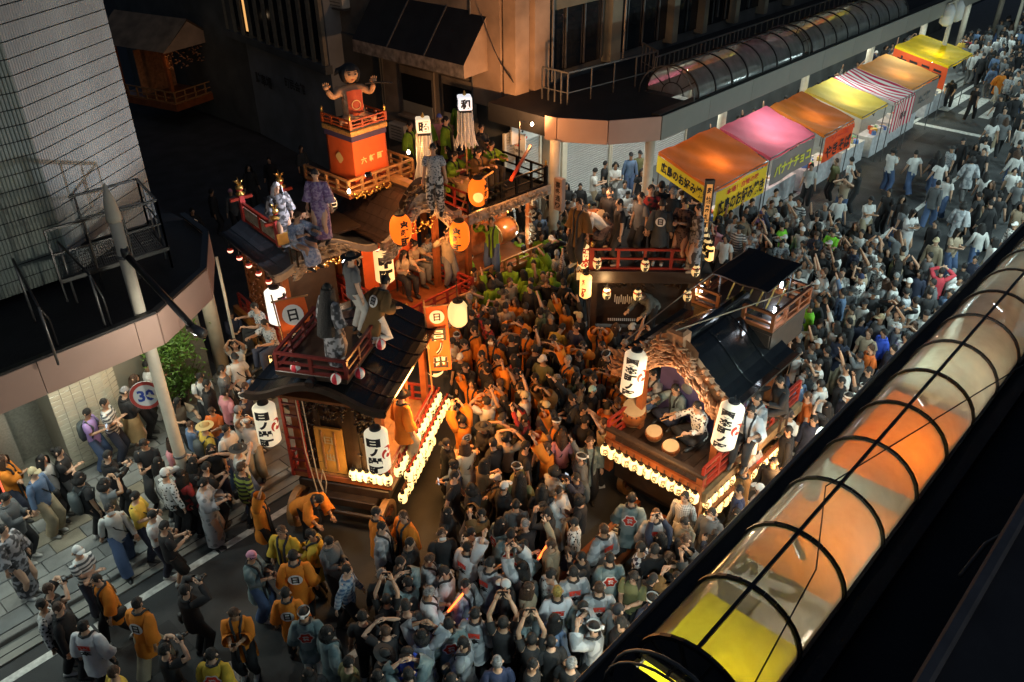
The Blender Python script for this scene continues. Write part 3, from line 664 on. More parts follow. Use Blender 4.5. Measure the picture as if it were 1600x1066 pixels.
for x, lab in ((4.75, 'curved steel hoop before the near end of the yellow vault'), (20.9, 'curved steel hoop at the far end of the long vault')):
    t = thing('pipe_hoop', lab, 'pipe'); b = MB(); b.tube([(x, 2.33 + .72 * cos(pi * i / 14), 4.66 + .78 * sin(pi * i / 14)) for i in range(15)], .022, 8); b.build('hoop', M['steel'], t, True)
    b = MB(); b.tube([(x - .12, 2.33 + .72 * cos(pi * i / 14), 4.66 + .7 * sin(pi * i / 14)) for i in range(15)], .015, 8); b.build('hoop', M['steel'], t, True)
for (P, lab) in (([(1180, 1066), (1275, 890), (1290, 760), (1600, 570)], 'black cable slung across the near vault'), ):
    t = thing('cable', lab, 'cable'); b = MB(); b.tube([at(p[0], p[1], 5.45 if i else 5.3) for i, p in enumerate(P)], .009, 5); b.build('wire', M['black'], t)
nb = thing('near_building', 'dark ledge of the building the view is taken from, lower right', 'building')
b = MB(); b.box((20, -.35, 4), (90, 1.4, 8)); b.build('wall', mat('near_wall', (.035, .035, .038), .9, var=.2, vscale=3), nb)
b = MB(); b.box((20, .36, 7.9), (90, .09, .34), bev=.02); b.build('ledge', mat('ledge_stone', (.09, .09, .095), .8, var=.2, vscale=5), nb)
b = MB(); b.tube([at(1500, 900, 5.1), at(1540, 850, 5.2), at(1572, 832, 5.2)], .025, 6); t = thing('loose_pipe', 'short grey pipe lying on the dark near roof', 'pipe'); b.build('tube', M['steel'], t, True)
for i, x in enumerate((4.4, 10.8, 17.2, 23.6, 30)):
    c = thing('near_column', 'cream column carrying the near canopy, hidden under its edge', 'column', (x, 3.45, 0), group='columns of the near canopy'); b = MB(); b.tube([(0, 0, .1), (0, 0, 4.05)], .14, 12); b.build('shaft', M['white_steel'], c, True)

# ================================================================== FOOD STALLS
def cloth(name, col, t=.5): return mat(name, col, .75, var=.06, vscale=3, trans=t)
STRIPE = mat('striped_cloth', (.7, .68, .66), .75, trans=.4, pattern='vstripe', col2=(.5, .03, .08), pscale=1.1)
def stall(name, label, x0, x1, yf, yb, zf, zb, m, power, lampcol=(1, .72, .42), dead=False, valance=None, bulb_h=.55, wave=1.0):
    t = thing(name, label, 'stall', ((x0 + x1) / 2, (yf + yb) / 2, .0)); w = (x1 - x0) / 2; d = (yb - yf) / 2; rr = random.Random(int(x0 * 10))
    ph = rr.uniform(0, 6)
    def fn(u, v):
        sag = -.16 * sin(pi * u) * sin(pi * v) + wave * (.03 * sin(9 * u + ph) * sin(7 * v + ph) + .014 * sin(23 * u + 11 * v)) + .05 * exp_(-((u - .5) ** 2 + (v - .5) ** 2) * 60)
        return (-w + 2 * w * u, -d + 2 * d * v, zf + (zb - zf) * v + sag)
    b = MB(); b.grid(fn, 24, 18); b.build('canopy', m, t, True)
    b = MB()
    for (u0, v0, u1, v1) in ((0, 0, 1, 0), (1, 0, 1, 1), (1, 1, 0, 1), (0, 1, 0, 0)):
        for i in range(8):
            a, e = i / 8, (i + 1) / 8; P = fn(u0 + (u1 - u0) * a, v0 + (v1 - v0) * a); Q = fn(u0 + (u1 - u0) * e, v0 + (v1 - v0) * e); h = .1 + .02 * sin(9 * a)
            b.add([P, Q, (Q[0], Q[1], Q[2] - h), (P[0], P[1], P[2] - h)], [(0, 1, 2, 3)])
    b.build('hem', m, t)
    for sx in (-1, 1):
        for sy, z in ((-1, zf), (1, zb)): MB().tube([(sx * (w - .04), sy * (d - .04), .0), (sx * (w - .04), sy * (d - .04), z - .03)], .02, 6).build('pole', M['steel'], t)
    MB().bar((0, -d, zf - .2), (0, d, zb - .2), .03).build('rafter', M['steel'], t); MB().bar((-w, -d, zf - .02), (w, -d, zf - .02), .03).build('crossbar', M['steel'], t)
    c = MB().box((0, -d * .3, .42), (2 * w - .3, .65, .84), bev=.01).build('counter', mat('counter_sheet', (.5, .5, .52), .6, var=.2), t)
    for i in range(9):
        MB().box((rr.uniform(-w + .4, w - .4), -d * .3 + rr.uniform(-.2, .2), .84 + .08), (rr.uniform(.1, .28), rr.uniform(.1, .25), .16), rr.uniform(0, 1), bev=.01).build('food_tray', mat('tray_%d' % (i % 5), [(.7, .7, .7), (.6, .1, .05), (.1, .2, .5), (.7, .5, .1), (.2, .4, .2)][i % 5], .5), c)
    zb_ = (zf + zb) / 2 - bulb_h
    MB().lathe([(.01, .07), (.05, .03), (.055, -.02), (.03, -.06)], (0, 0, zb_), 8).build('bulb', M['bulb'], t, True)
    light('POINT', (t.location.x, t.location.y, zb_ - .02), power * 1.35, lampcol, .06, name='stall_bulb_light')
    if valance:
        txt, bg, fg, h, n2, th = valance
        b = MB(); b.grid(lambda u, v: (-w * .93 + 2 * w * .93 * u, -d - .03 - .03 * sin(8 * u), zf - .12 - h * v), 14, 3); B = b.build('banner', bg, t)
        q = MB(); f = plane_fn((0, -d - .075, zf - .12 - h / 2), (1, 0, 0), (0, 0, 1), .004); put_text(q, txt, f, th, 0, -h * .12 if n2 else 0, .035, 0, min(2 * w * .86, len(txt) * th * 1.05))
        if n2: put_text(q, n2, f, th * .42, 0, h * .33, .03, 1, 2 * w * .6)
        q.build('lettering', fg, B)
    return t, w, d
def exp_(x): return math.exp(x)
def side_banner(t, w, d, zf, zb, txt, bg, fg, h, th):
    b = MB(); b.grid(lambda u, v: (-w - .03, d - 2 * d * u, zb + (zf - zb) * u - .08 - h * v), 10, 2); B = b.build('side_banner', bg, t)
    sl = (zf - zb) / (2 * d); q = MB()
    f = lambda x, y: (-w - .045, -x, (zb + zf) / 2 + sl * (x) - .08 - h / 2 + y)
    put_text(q, txt, f, th, 0, 0, .035, 0, 2 * d * .84); q.build('lettering', fg, B)
YB = mat('yellow_banner', (.8, .58, .03), .7, trans=.3); RB = mat('red_banner', (.72, .09, .02), .7, trans=.3); GB = mat('grey_banner', (.22, .2, .19), .7, trans=.2)
WB = mat('white_banner', (.7, .68, .62), .7, trans=.3); YT = mat('yellow_print', (.75, .68, .05), .6)
INK2 = [M['ink'], M['redink']]
t, w, d = stall('food_stall', 'orange canopied stall with a yellow banner, nearest of the row', 22.1, 25.5, 12.0, 14.1, 2.3, 3.0, cloth('orange_canopy', (.78, .17, .015)), 75, (1, .8, .55), valance=('広島のお好み焼き', YB, INK2, .95, '本場！自慢の味', .5))
side_banner(t, w, d, 2.3, 3.0, '広島のお好み焼き', YB, INK2, .55, .36)
stall('food_stall', 'pink canopied stall selling chocolate bananas', 25.65, 28.9, 12.0, 14.0, 2.35, 2.95, cloth('pink_canopy', (.72, .13, .2)), 75, (1, .85, .7), valance=('バナナチョコ', GB, [YT, YT], .9, None, .42))
stall('food_stall', 'brown orange canopied stall with a red noodle banner', 29.0, 31.5, 11.7, 13.9, 2.35, 2.95, cloth('brown_canopy', (.55, .15, .012)), 70, valance=('やきそば', RB, INK2, .95, 'ソース', .5))
t, w, d = stall('food_stall', 'pale yellow canopied stall with a rice cracker banner on its side', 31.7, 34.1, 11.5, 13.9, 2.4, 2.95, cloth('paleyellow_canopy', (.7, .5, .08)), 75, (1, .85, .5), valance=('', YB, INK2, .3, None, .2) if 0 else None)
side_banner(t, w, d, 2.4, 2.95, 'らくがきせんべい', WB, [M['redink'], M['ink']], .6, .36)
stall('food_stall', 'red and white striped stall canopy with a striped front curtain', 34.2, 36.4, 11.3, 13.9, 2.4, 2.9, STRIPE, 25, (1, .95, .9), valance=('あめ', STRIPE, INK2, 1.1, None, .3))
stall('food_stall', 'pale orange canopied stall with grey front curtains beside the striped stall', 36.5, 39.6, 11.5, 13.9, 2.4, 2.9, cloth('paleorange_canopy', (.78, .34, .07)), 75, valance=('たこ焼', GB, [M['dkwall'], M['redink']], 1.0, None, .4))
t, w, d = stall('food_stall', 'bright yellow canopied stall, farthest of the row', 41.0, 44.2, 11.6, 14.1, 2.45, 2.95, cloth('yellow_canopy', (.82, .6, .006)), 95, (1, .9, .5))
side_banner(t, w, d, 2.45, 2.95, 'カステラ', RB, [M['ink'], YT], .95, .6)
# stalls under the near vault
def ncx(px, py): return at(px, py, 2.75).x
for (a, c, lab, m, pw) in (((985, 1130), (1150, 955), 'yellow stall canopy glowing under the near end of the vault', cloth('yellow_canopy2', (.75, .6, .004), .5), 95),
                       ((1200, 900), (1318, 765), 'amber stall canopy under the vault beyond the yellow one', cloth('amber_canopy', (.78, .2, .006), .5), 90),
                       ((1340, 738), (1437, 628), 'bright orange stall canopy under the middle of the vault', cloth('bright_orange_canopy', (.85, .17, .002), .5), 135),
                       ((1450, 615), (1540, 510), 'cream stall canopy under the far half of the vault', cloth('cream_canopy', (.5, .47, .33), .45), 26)):
    x0, x1 = ncx(*a), ncx(*c)
    if x0 < 5.2: x0 = 2.4
    stall('pavement_stall', lab, x0, x1, 1.75, 3.6, 2.75, 2.8, m, pw * 4.2, (1, .88, .65), bulb_h=1.0, wave=.25)
x = ncx(1172, 932)
t = thing('white_banner', 'white banner with brushed black characters between the yellow and amber stalls', 'banner', (x + .1, 2.95, 3.0)); b = MB(); b.grid(lambda u, v: (-.3 + .6 * u, -.85 + 1.7 * v, .1 * sin(pi * u)), 4, 6); b.build('cloth', mat('white_sheet', (.7, .7, .66), .7, trans=.4), t)
q = MB(); put_text(q, 'か', lambda X, Y: (Y, -X, .13), .46, -.42, 0, .06); put_text(q, 'つ', lambda X, Y: (Y, -X, .13), .46, .2, 0, .06); q.build('lettering', M['ink'], t)
x0, x1 = ncx(1318, 765), ncx(1340, 738)
t = thing('cream_sheet', 'cream plastic sheet bridging the amber and orange stall canopies', 'sheet', ((x0 + x1) / 2, 2.9, 2.7)); MB().box((0, 0, 0), (x1 - x0, 1.6, .02)).build('cloth', mat('cream_plastic', (.45, .43, .33), .6, trans=.4), t)
for (px, py) in ((1245, 858), (1437, 625), (1560, 480)):
    p = at(px, py, 4.55); t = thing('fluorescent_lamp', 'white fluorescent tube seen through the vault, %s' % {1245: 'above the amber stall', 1437: 'above the bright orange stall', 1560: 'near the right edge'}[px], 'lamp', p)
    MB().tube([(-.1, -.1, 0), (.1, .1, 0)], .016, 8).build('tube', M['led'], t); MB().bar((-.14, -.14, .04), (.14, .14, .04), .07, .04).build('housing', M['white_steel'], t)
    light('POINT', (p.x, p.y, p.z - .1), 14, (.95, 1, .93), .12, name='fluorescent_light')
# people-lighting under the canopies: fluorescent fittings on the soffits
def fitting(x, y, z, power, lab, col=(.93, 1, .9), tilt=None):
    t = thing('fluorescent_lamp', lab, 'lamp', (x, y, z), group='fluorescent fittings under the canopies'); t['label'] = lab + ' at %s' % {-1.5: 'the far left', 1.6: 'left of the tiled pier', 4.4: 'the lamp post', 6.2: 'the shrub', 20.6: 'the corner', 23.5: 'the onlookers', 27: 'the first stall', 31: 'the brown stall', 35: 'the striped stall', 39.5: 'the grey curtains', 44: 'the yellow stall', 49: 'the crosswalk'}[x]; MB().box((0, 0, 0), (1.25, .14, .06), bev=.01).build('housing', M['white_steel'], t); MB().tube([(-.56, 0, -.05), (.56, 0, -.05)], .02, 8).build('tube', M['tube'], t)
    light('AREA', (x, y, z - .09), power, col, 1.15, size_y=.1, name='fluorescent_light')
for x in (-1.5, 1.6, 4.4): fitting(x, 15.3, 4.2, 46, 'fluorescent fitting under the left canopy soffit', (.93, 1, .86))
fitting(6.2, 15.6, 4.2, 32, 'fluorescent fitting under the left canopy soffit', (1, .95, .7))
for x in (20.6, 23.5, 27, 31, 35, 39.5, 44, 49): fitting(x, 15.4, 4.04, 55, 'fluorescent fitting under the far canopy soffit')
NF = [0]; ORDN = 'first second third fourth fifth sixth seventh eighth ninth tenth eleventh twelfth thirteenth fourteenth fifteenth sixteenth seventeenth eighteenth'.split()
def outfit(x, y, z, power, ry, lab):
    t = thing('eave_lamp', lab, 'lamp', (x, y, z), group='lamps along the arcade eaves'); t['label'] = ORDN[NF[0] % 18] + ' ' + lab; NF[0] += 1; MB().box((0, 0, 0), (.7, .12, .1), bev=.02).build('housing', M['steel'], t); MB().box((0, ry * .065, -.045), (.6, .02, .03)).build('lens', M['tube'], t)
    o = light('AREA', (x, y + ry * .12, z - .1), power, (.76, 1, .98), .7, size_y=.12, name='eave_light'); aim(o, (x, y + ry * 3.2, 0))
for x in (6, 11, 16, 21, 26, 31, 36, 41, 47): outfit(x, 3.34, 4.2, 66 if x < 18 else 135, 1, 'eave lamp on the near canopy edge facing the road')
for x in (28, 34, 40, 46, 52): outfit(x, 13.5, 4.1, 70, -1, 'eave lamp on the far canopy edge facing the road')
outfit(2.5, 13.6, 4.2, 26, -1, 'eave lamp on the left canopy edge facing the road'); outfit(-1.5, 13.6, 4.2, 26, -1, 'eave lamp on the left canopy edge facing the road')
p = la + Vector((4.95, 13.32, 0)); light('POINT', p + Vector((0, 0, -.12)), 85, (1, .93, .78), .08, name='street_lamp_light')

# ================================================================== FESTIVAL FLOATS
PAPER = paper('lantern_paper', (1, .6, .2), 1.7); PAPERW = paper('lantern_paper_white', (1, .86, .62), .3); PAPERL = paper('lantern_paper_cream', (1, .62, .22), .7)
PAPERO = paper('lantern_paper_orange', (1, .16, .008), .85, (.55, .1, .008)); PAPERD = paper('lantern_paper_dim', (1, .6, .2), .45); PAPERY = paper('lantern_paper_yellow', (1, .5, .11), 1.1)
def lathe_mesh(name, prof, m, seg=12, smooth=True):
    b = MB(); b.lathe(prof, seg=seg); return b.mesh(name, m, smooth)
class Lantern:
    'one lantern kind: shared meshes for paper, caps, writing'
    def __init__(s, r, h, pap, shape='cyl', writing=None, seg=12, ribs=True):
        n = 10; prof = []
        for i in range(n + 1):
            t = i / n; z = -h / 2 + h * t
            if shape == 'cyl': k = 1 - .5 * max(0, (abs(t - .5) * 2 - .8) / .2) ** 2
            else: k = sqrt(max(.0, 1 - (abs(t - .5) * 2 * .93) ** (2.4)))
            prof.append((r * max(k, .3), z))
        s.body = lathe_mesh('paper_lantern', prof, pap, seg)
        s.cap = lathe_mesh('cap', [(r * .45, -.02), (r * .5, -.01), (r * .5, .02), (r * .38, .03)], M['ink'], seg, False); s.h = h; s.r = r
        b = MB(); b.tube([(r * .45 * cos(2 * pi * i / 10), r * .45 * sin(2 * pi * i / 10), .03) for i in range(11)], .007, 4, cap=False); b.bar((0, 0, .03), (0, 0, .14), .012)
        s.ringm = b.mesh('hanger', M['black'])
        s.wr = None
        if writing:
            b = MB(); writing(b, r); s.wr = b.mesh('writing', [M['ink'], M['redink'], M['white']])
    def put(s, name, label, loc, group=None, rz=0, cat='lantern'):
        o = link(s.body, name, None, loc, rz); tag(o, label, cat, group)
        link(s.cap, 'cap', o, (0, 0, s.h / 2)); link(s.cap, 'cap', o, (0, 0, -s.h / 2 - .005)); link(s.ringm, 'hanger', o, (0, 0, s.h / 2))
        if s.wr: link(s.wr, 'writing', o)
        return o
def wr_small(txt, red=False):
    def f(b, r):
        for k in range(3): wrap_text(b, txt, (0, 0, 0), r, 2 * pi * k / 3 + .3, .17, r * 1.1, bold=.03, mi=0)
    return f
L_ROW = Lantern(.092, .25, PAPER, 'egg', wr_small('本町'))
L_ROWC = Lantern(.088, .25, PAPER, 'egg', wr_small('西区'))
def wr_big(txt, h, r, a_txt, a_mark, w):
    def f(b, rr):
        wrap_text(b, txt, (0, 0, 0), rr, a_txt, h, w, bold=.045, mi=0)
        fn = cyl_fn((0, 0, .03), rr, a_mark, .003); V = MB(); brush_swirl(V, lambda x, y: (x, y, 0), .15, 0)
        P, F = split_x([(x, y) for x, y, z in V.v], V.f, .03); b.add([fn(x, y) for x, y in P], F, 1)
    return f
CAMA = atan2(-CAMP.y + 10, -CAMP.x + 7)

def profile(W, zE, zA, up=.1, p=1.0):
    def z(x):
        t = min(1, abs(x) / W); return zE + (zA - zE) * (.5 + .5 * cos(pi * t)) ** p + up * max(0, (t - .6) / .4) ** 2
    return z
def roof(par, W, y0, y1, zf, m, npan, ncourse=1, thick=.05, tname='roof_panel', lip=.018):
    'two curved slopes built of separate panels or tiles; x across, y along'
    pw = (y1 - y0) / npan
    for s in (-1, 1):
        for c in range(ncourse):
            t0 = c / ncourse; t1 = min(1.0, (c + 1) / ncourse + .02); lift = lip * (1 if ncourse > 1 else 0)
            b = MB(); nu = max(3, 10 // ncourse)
            def fn(u, v):
                t = t0 + (t1 - t0) * u; x = s * W * t; return (x, .004 + (pw - .008) * v, zf(x) + lift * u)
            g = MB(); g.sheet((lambda u, v: fn(u, v)) if s > 0 else (lambda u, v: fn(1 - u, v)), nu, 1, thick); me = g.mesh(tname, m)
            for k in range(npan): link(me, tname, par, (0, y0 + pw * k + (pw * .5 if (c % 2 and 0) else 0), 0))
    b = MB(); b.box((0, (y0 + y1) / 2, zf(0) + .05), (.16, y1 - y0 + .1, .16), bev=.03); b.build('ridge', m, par)
def seams(par, W, y0, y1, zf, n, m):
    for s in (-1, 1):
        for k in range(1, n):
            y = y0 + (y1 - y0) * k / n; b = MB(); b.tube([(s * W * t / 10, y, zf(s * W * t / 10) + .012) for t in range(1, 11)], .008, 5); b.build('roof_batten', m, par)
def barge(par, W, y, zf, m, h=.16, th=.09, mats2=None):
    b = MB(); n = 24
    P = [(-W * 1.0 + 2 * W * i / n) for i in range(n + 1)]
    for i in range(n):
        a, c = P[i], P[i + 1]; za, zc = zf(a) + .02, zf(c) + .02
        b.add([(a, y, za), (c, y, zc), (c, y, zc - h), (a, y, za - h), (a, y + th, za), (c, y + th, zc), (c, y + th, zc - h), (a, y + th, za - h)], [(0, 3, 2, 1), (4, 5, 6, 7), (0, 1, 5, 4), (2, 3, 7, 6)])
    b.build('barge_board', m, par)
def carving(par, W, y, zf, drop, m, n=120, seed=1, depth=.12, span=.92, back=True):
    'carved gable: overlapping feathery scrolls that sweep along the curve, on a solid board'
    r = random.Random(seed); b = MB(); zl = zf(W * .9) - drop
    if back:
        K = 24; g = MB()
        for i in range(K):
            x0, x1 = -span * W + 2 * span * W * i / K, -span * W + 2 * span * W * (i + 1) / K
            lo = [max(zl, zf(x) - drop) for x in (x0, x1)]; hi = [zf(x) - .02 for x in (x0, x1)]
            g.add([(x0, y + .06, lo[0]), (x1, y + .06, lo[1]), (x1, y + .06, hi[1]), (x0, y + .06, hi[0])], [(0, 1, 2, 3)])
        g.build('gable_board', m, par)
    for i in range(n):
        x = r.uniform(-span, span) * W; s = 1 if x > 0 else -1; q = r.random() ** .8; z = zf(x) - .05 - q * (drop - .1)
        if z < zl: continue
        L = r.uniform(.14, .34); w = r.uniform(.022, .05); P = []; Rr = []; curl = r.choice((0, 0, 1)) * r.uniform(6, 11) * r.choice((-1, 1)); a0 = r.uniform(-.35, .35) + (-.5 * s * r.random()); px, pz = x, z; a = a0 + (0 if s > 0 else pi); K = 9 if curl else 6
        tx = 1e-3; sl = (zf(x + s * .05) - zf(x)) / .05; a = atan2(sl, 1) * 1.0 + a0 * .6 if s > 0 else pi - atan2(sl, 1) - a0 * .6
        for j in range(K):
            t = j / (K - 1); P.append((px, y + .05 - depth * (.35 + .65 * sin(pi * t)) * (1 - .5 * q), pz)); Rr.append(max(.005, w * sin(pi * min(1, t * .85 + .12)))); px += L / K * cos(a); pz += L / K * sin(a); a += curl * L / K * (t + .3)
        b.tube(P, Rr, 6, sq=.55)
    return stuff(b.build('gable_carving', m, par, True))
def rail(par, pts, z, h, m, name='rail', sp=.45, fin=None, mids=(.5,), base=True, w=.05):
    pm = MB().box((0, 0, h / 2), (w * 1.15, w * 1.15, h)).mesh('rail_post', m)
    for i in range(len(pts) - 1):
        p, q = Vector(pts[i]), Vector(pts[i + 1]); L = (q - p).length
        MB().bar((*p, z + h), (*q, z + h), w, w * .9).build('top_rail', m, par)
        for k in mids: MB().bar((*p, z + h * k), (*q, z + h * k), w * .8, w * .7).build('middle_rail', m, par)
        if base: MB().bar((*p, z + .03), (*q, z + .03), w, w).build('bottom_rail', m, par)
        n = max(1, int(L / sp + .5))
        for k in range(n + (1 if i == len(pts) - 2 else 0)):
            c = p + (q - p) * k / n; link(pm, 'rail_post', par, (c.x, c.y, z))
    if fin:
        fm = lathe_mesh('finial', [(.02, 0), (.035, .02), (.02, .05), (.035, .08), (.03, .12), (.005, .16)], M['gold'], 8)
        for p in pts: MB().box((0, 0, h * .55), (w * 1.7, w * 1.7, h * 1.1)).build('corner_post', m, par, loc=(p[0], p[1], z)); link(fm, 'finial', par, (p[0], p[1], z + h * 1.1))
def wheel(par, x, y, z, r=.42, th=.13, ax='x'):
    b = MB(); n = 24; prof = [(r - .1, -th / 2), (r, -th / 2), (r, th / 2), (r - .1, th / 2), (r - .1, -th / 2)]
    P = []
    for q, t in prof:
        for k in range(n):
            a = 2 * pi * k / n; P.append((t, q * cos(a), q * sin(a)))
    w = MB(); w.add(P, [(i * n + k, i * n + (k + 1) % n, (i + 1) * n + (k + 1) % n, (i + 1) * n + k) for i in range(4) for k in range(n)]); o = w.build('wheel', M['wood2'], par, loc=(x, y, z))
    MB().lathe([(.09, -.11), (.1, -.1), (.1, .1), (.09, .11)], seg=10, ax='x').build('hub', M['dwood'], o)
    for k in range(8):
        a = 2 * pi * k / 8; MB().bar((0, .08 * cos(a), .08 * sin(a)), (0, (r - .08) * cos(a), (r - .08) * sin(a)), .06, .05).build('spoke', M['wood'], o)
    return o
def posts(par, pts, z0, z1, m, w=.12, name='pillar'):
    me = MB().box((0, 0, (z1 - z0) / 2), (w, w, z1 - z0), bev=.01).mesh(name, m)
    for p in pts: link(me, name, par, (p[0], p[1], z0))
def panel(par, p, q, z0, z1, m, name, th=.04): return MB().bar((p[0], p[1], (z0 + z1) / 2), (q[0], q[1], (z0 + z1) / 2), th, z1 - z0).build(name, m, par)
def relief(par, p, q, z0, z1, n, m, seed=3, out=.05, name='carved_relief'):
    r = random.Random(seed); b = MB(); p = Vector((*p, 0)); q = Vector((*q, 0)); d = (q - p); nn = Vector((d.y, -d.x, 0)).normalized()
    for i in range(n):
        c = p + d * r.uniform(.03, .97) + Vector((0, 0, r.uniform(z0 + .04, z1 - .04))); a = r.uniform(0, 6.3); L = r.uniform(.05, .11); u = d.normalized(); P = []
        for j in range(4): P.append(c + nn * out * sin(pi * j / 3)); c = c + (u * cos(a) + Vector((0, 0, sin(a)))) * L * .45; a += r.uniform(-1.4, 1.4)
        b.tube(P, [.01, .024, .024, .008], 5)
    return stuff(b.build(name, m, par, True))
def world(par, x, y, z):
    a = par.rotation_euler.z; return Vector((par.location.x + x * cos(a) - y * sin(a), par.location.y + x * sin(a) + y * cos(a), z))
def flag(name, label, top, bottom, w, txt, crest, sidev, bg=None):
    top = Vector(top); bottom = Vector(bottom); t = thing(name, label, 'banner', (0, 0, 0)); v = (top - bottom); h = v.length; v.normalize(); u = Vector(sidev).normalized(); u = (u - v * u.dot(v)).normalized()
    n = u.cross(v)
    b = MB(); b.grid(lambda a, c: top - v * h * c + u * w * (a - .5) + n * (.03 * sin(6 * c + 3 * a)), 6, 14); b.build('cloth', bg or mat('flag_cloth', (.6, .12, .02), .75, var=.08, trans=.25), t, True)
    b = MB(); b.bar(top - u * w * .62, top + u * w * .62, .03); b.tube([top - u * w * .55 + v * .15, bottom - u * w * .55 - v * .5], .018, 6); b.build('pole', M['wood2'], t)
    q = MB(); f = lambda x, y: top - v * (h / 2 - y) + u * x + n * .045
    disc(q, f, w * .36, 2, 20, cy=h / 2 - w * .55); put_text(q, crest, lambda x, y: f(x, y) + n * .004, w * .4, .0, h / 2 - w * .55, .03, 0)
    put_column(q, txt, f, h - w * 1.25, 0, -w * .5, .09, 2, w * .72); put_column(q, txt, lambda x, y: f(x, y) + n * .005, h - w * 1.25, 0, -w * .5, .03, 0, w * .72)
    q.build('writing', [M['ink'], M['redink'], M['white']], t); return t

# ------------------------------------------------------------------ float A, nearest, left of centre.  local x = right side, y = forward
AX = thing('festival_float', 'dark roofed festival float with glowing lantern rows and an amber door panel', 'float', (6.45, 10.73, 0), radians(29 - 90), 'festival floats')
W, z0, z1 = 1.33, 3.36, 3.78
zfA = profile(W, z0, z1, .06, .9)
MB().box((0, 1.95, .66), (1.45, 3.0, .2), bev=.02).build('base_beam', M['dwood'], AX); MB().box((0, 2.0, .86), (1.9, 2.75, .22), bev=.02).build('skirt', M['dwood'], AX)
for x in (-.92, .92):
    for y in (.42, 2.7): wheel(AX, x, y, .43)
MB().tube([(-1.1, .42, .43), (1.1, .42, .43)], .05, 8).build('axle', M['dwood'], AX)
MB().box((0, 2.02, 1.09), (2.06, 2.8, .14), bev=.015).build('deck', M['wood'], AX)
for i in range(9): MB().box((-.92 + .23 * i, 2.02, 1.172), (.222, 2.72, .02)).build('deck_board', M['wood2'], AX)
posts(AX, [(-.86, .76), (.86, .76), (-.86, 2.05), (.86, 2.05), (-.86, 3.2), (.86, 3.2)], 1.16, 3.36, M['wood'], .13)
posts(AX, [(-.4, .74), (.36, .74)], 1.16, 3.2, M['dwood'], .1)
panel(AX, (-.8, .78), (.8, .78), 1.16, 3.1, M['dwood'], 'rear_wall', .05); relief(AX, (-.78, .73), (-.47, .73), 1.3, 3.0, 40, M['dwood'], 4); relief(AX, (.42, .73), (.78, .73), 1.3, 3.0, 50, M['dwood'], 5); relief(AX, (-.78, .7), (.78, .7), 2.5, 3.15, 90, M['dwood'], 6)
dr = MB().box((-.19, .70, 1.76), (.56, .06, 1.1), bev=.01).build('door_panel', M['yellowwood'], AX)
for s in (-1, 1): MB().box((-.19 + s * .13, .662, 1.76), (.03, .03, .95), bev=.008).build('moulding', M['wood2'], dr)
q = MB(); put_column(q, '日ノ出', plane_fn((-.19, .655, 1.82), (1, 0, 0), (0, 0, 1)), .62, bold=.02); q.build('lettering', mat('faded_print', (.42, .36, .22), .7), dr)
for i in range(7): MB().box((-.85, .6, 1.2 + i * .27), (.34, .04, .035)).build('ladder_rung', M['dred'], AX)
for s in (-1, 1): MB().box((-.85 + s * .17, .6, 2.1), (.05, .06, 2.1), bev=.01).build('ladder_rail', M['red'], AX)
b = MB(); b.tube([(-.55, .55, 3.2), (-.5, .52, 2.0), (-.42, .45, 1.2), (-.3, .4, .8), (-.25, .45, 1.15), (-.32, .5, 1.4), (-.38, .45, 1.1), (-.33, .42, .9)], .013, 6); b.tube([(-.68, .55, 3.2), (-.62, .5, 1.8), (-.45, .42, .72), (-.3, .38, .55)], .013, 6); b.build('rope', M['rope'], AX)
relief(AX, (.93, 2.8), (.93, .8), 2.85, 3.25, 70, M['gold'], 7, .04, 'gilded_frieze')
for s in (-1, 1):
    rail(AX, [(s * 1.0, .66), (s * 1.0, 3.4)], 1.16, .42, M['red'], sp=.5)
rail(AX, [(-1.0, 3.4), (1.0, 3.4)], 1.16, .42, M['red'], sp=.5)
roof(AX, W, 0, 3.3, zfA, M['lac'], 7, 1); seams(AX, W, 0, 3.3, zfA, 7, M['lac']); barge(AX, W, -.03, zfA, M['dwood'], .13)
MB().box((0, 1.65, 3.33), (2.2, 3.0, .06)).build('eaves_board', M['wood'], AX)
MB().box((-.02, .95, zfA(0) + .1), (1.34, 1.7, .12), bev=.02).build('balcony_floor', M['dwood'], AX)
rail(AX, [(-.66, 1.75), (-.66, .14), (.64, .14), (.64, 1.75)], zfA(0) + .14, .36, M['dred'], sp=.55, w=.055)
# roof people deck is at ZA
ZA = zfA(0) + .16
# lantern rows of A
ORD = 'first second third fourth fifth sixth seventh eighth ninth tenth eleventh twelfth thirteenth fourteenth fifteenth sixteenth seventeenth'.split()
def row(L, par, p, q, n, z, label, group, nm='row_lantern', jit=.0):
    for i in range(n):
        t = i / (n - 1); c = world(par, p[0] + (q[0] - p[0]) * t, p[1] + (q[1] - p[1]) * t, z + R_.uniform(-jit, jit)); L.put(nm, ORD[i] + ' ' + label, c, group, R_.uniform(0, 6))
row(L_ROW, AX, (1.12, .8), (1.12, 3.3), 15, 1.4, 'lantern from the rear in the inner row on the left-centre float', 'upper lantern row of the left-centre float')
row(L_ROW, AX, (1.30, .86), (1.30, 3.3), 14, 1.26, 'lantern from the rear in the outer row on the left-centre float', 'second lantern row of the left-centre float')
row(L_ROW, AX, (1.2, .7), (1.2, 2.5), 11, .82, 'lantern from the rear in the lowest row on the left-centre float', 'low lantern row of the left-centre float')
row(L_ROW, AX, (.28, .58), (.98, .58), 6, 1.33, 'small lantern from the left under the amber door of the left-centre float', 'rear lantern row of the left-centre float')
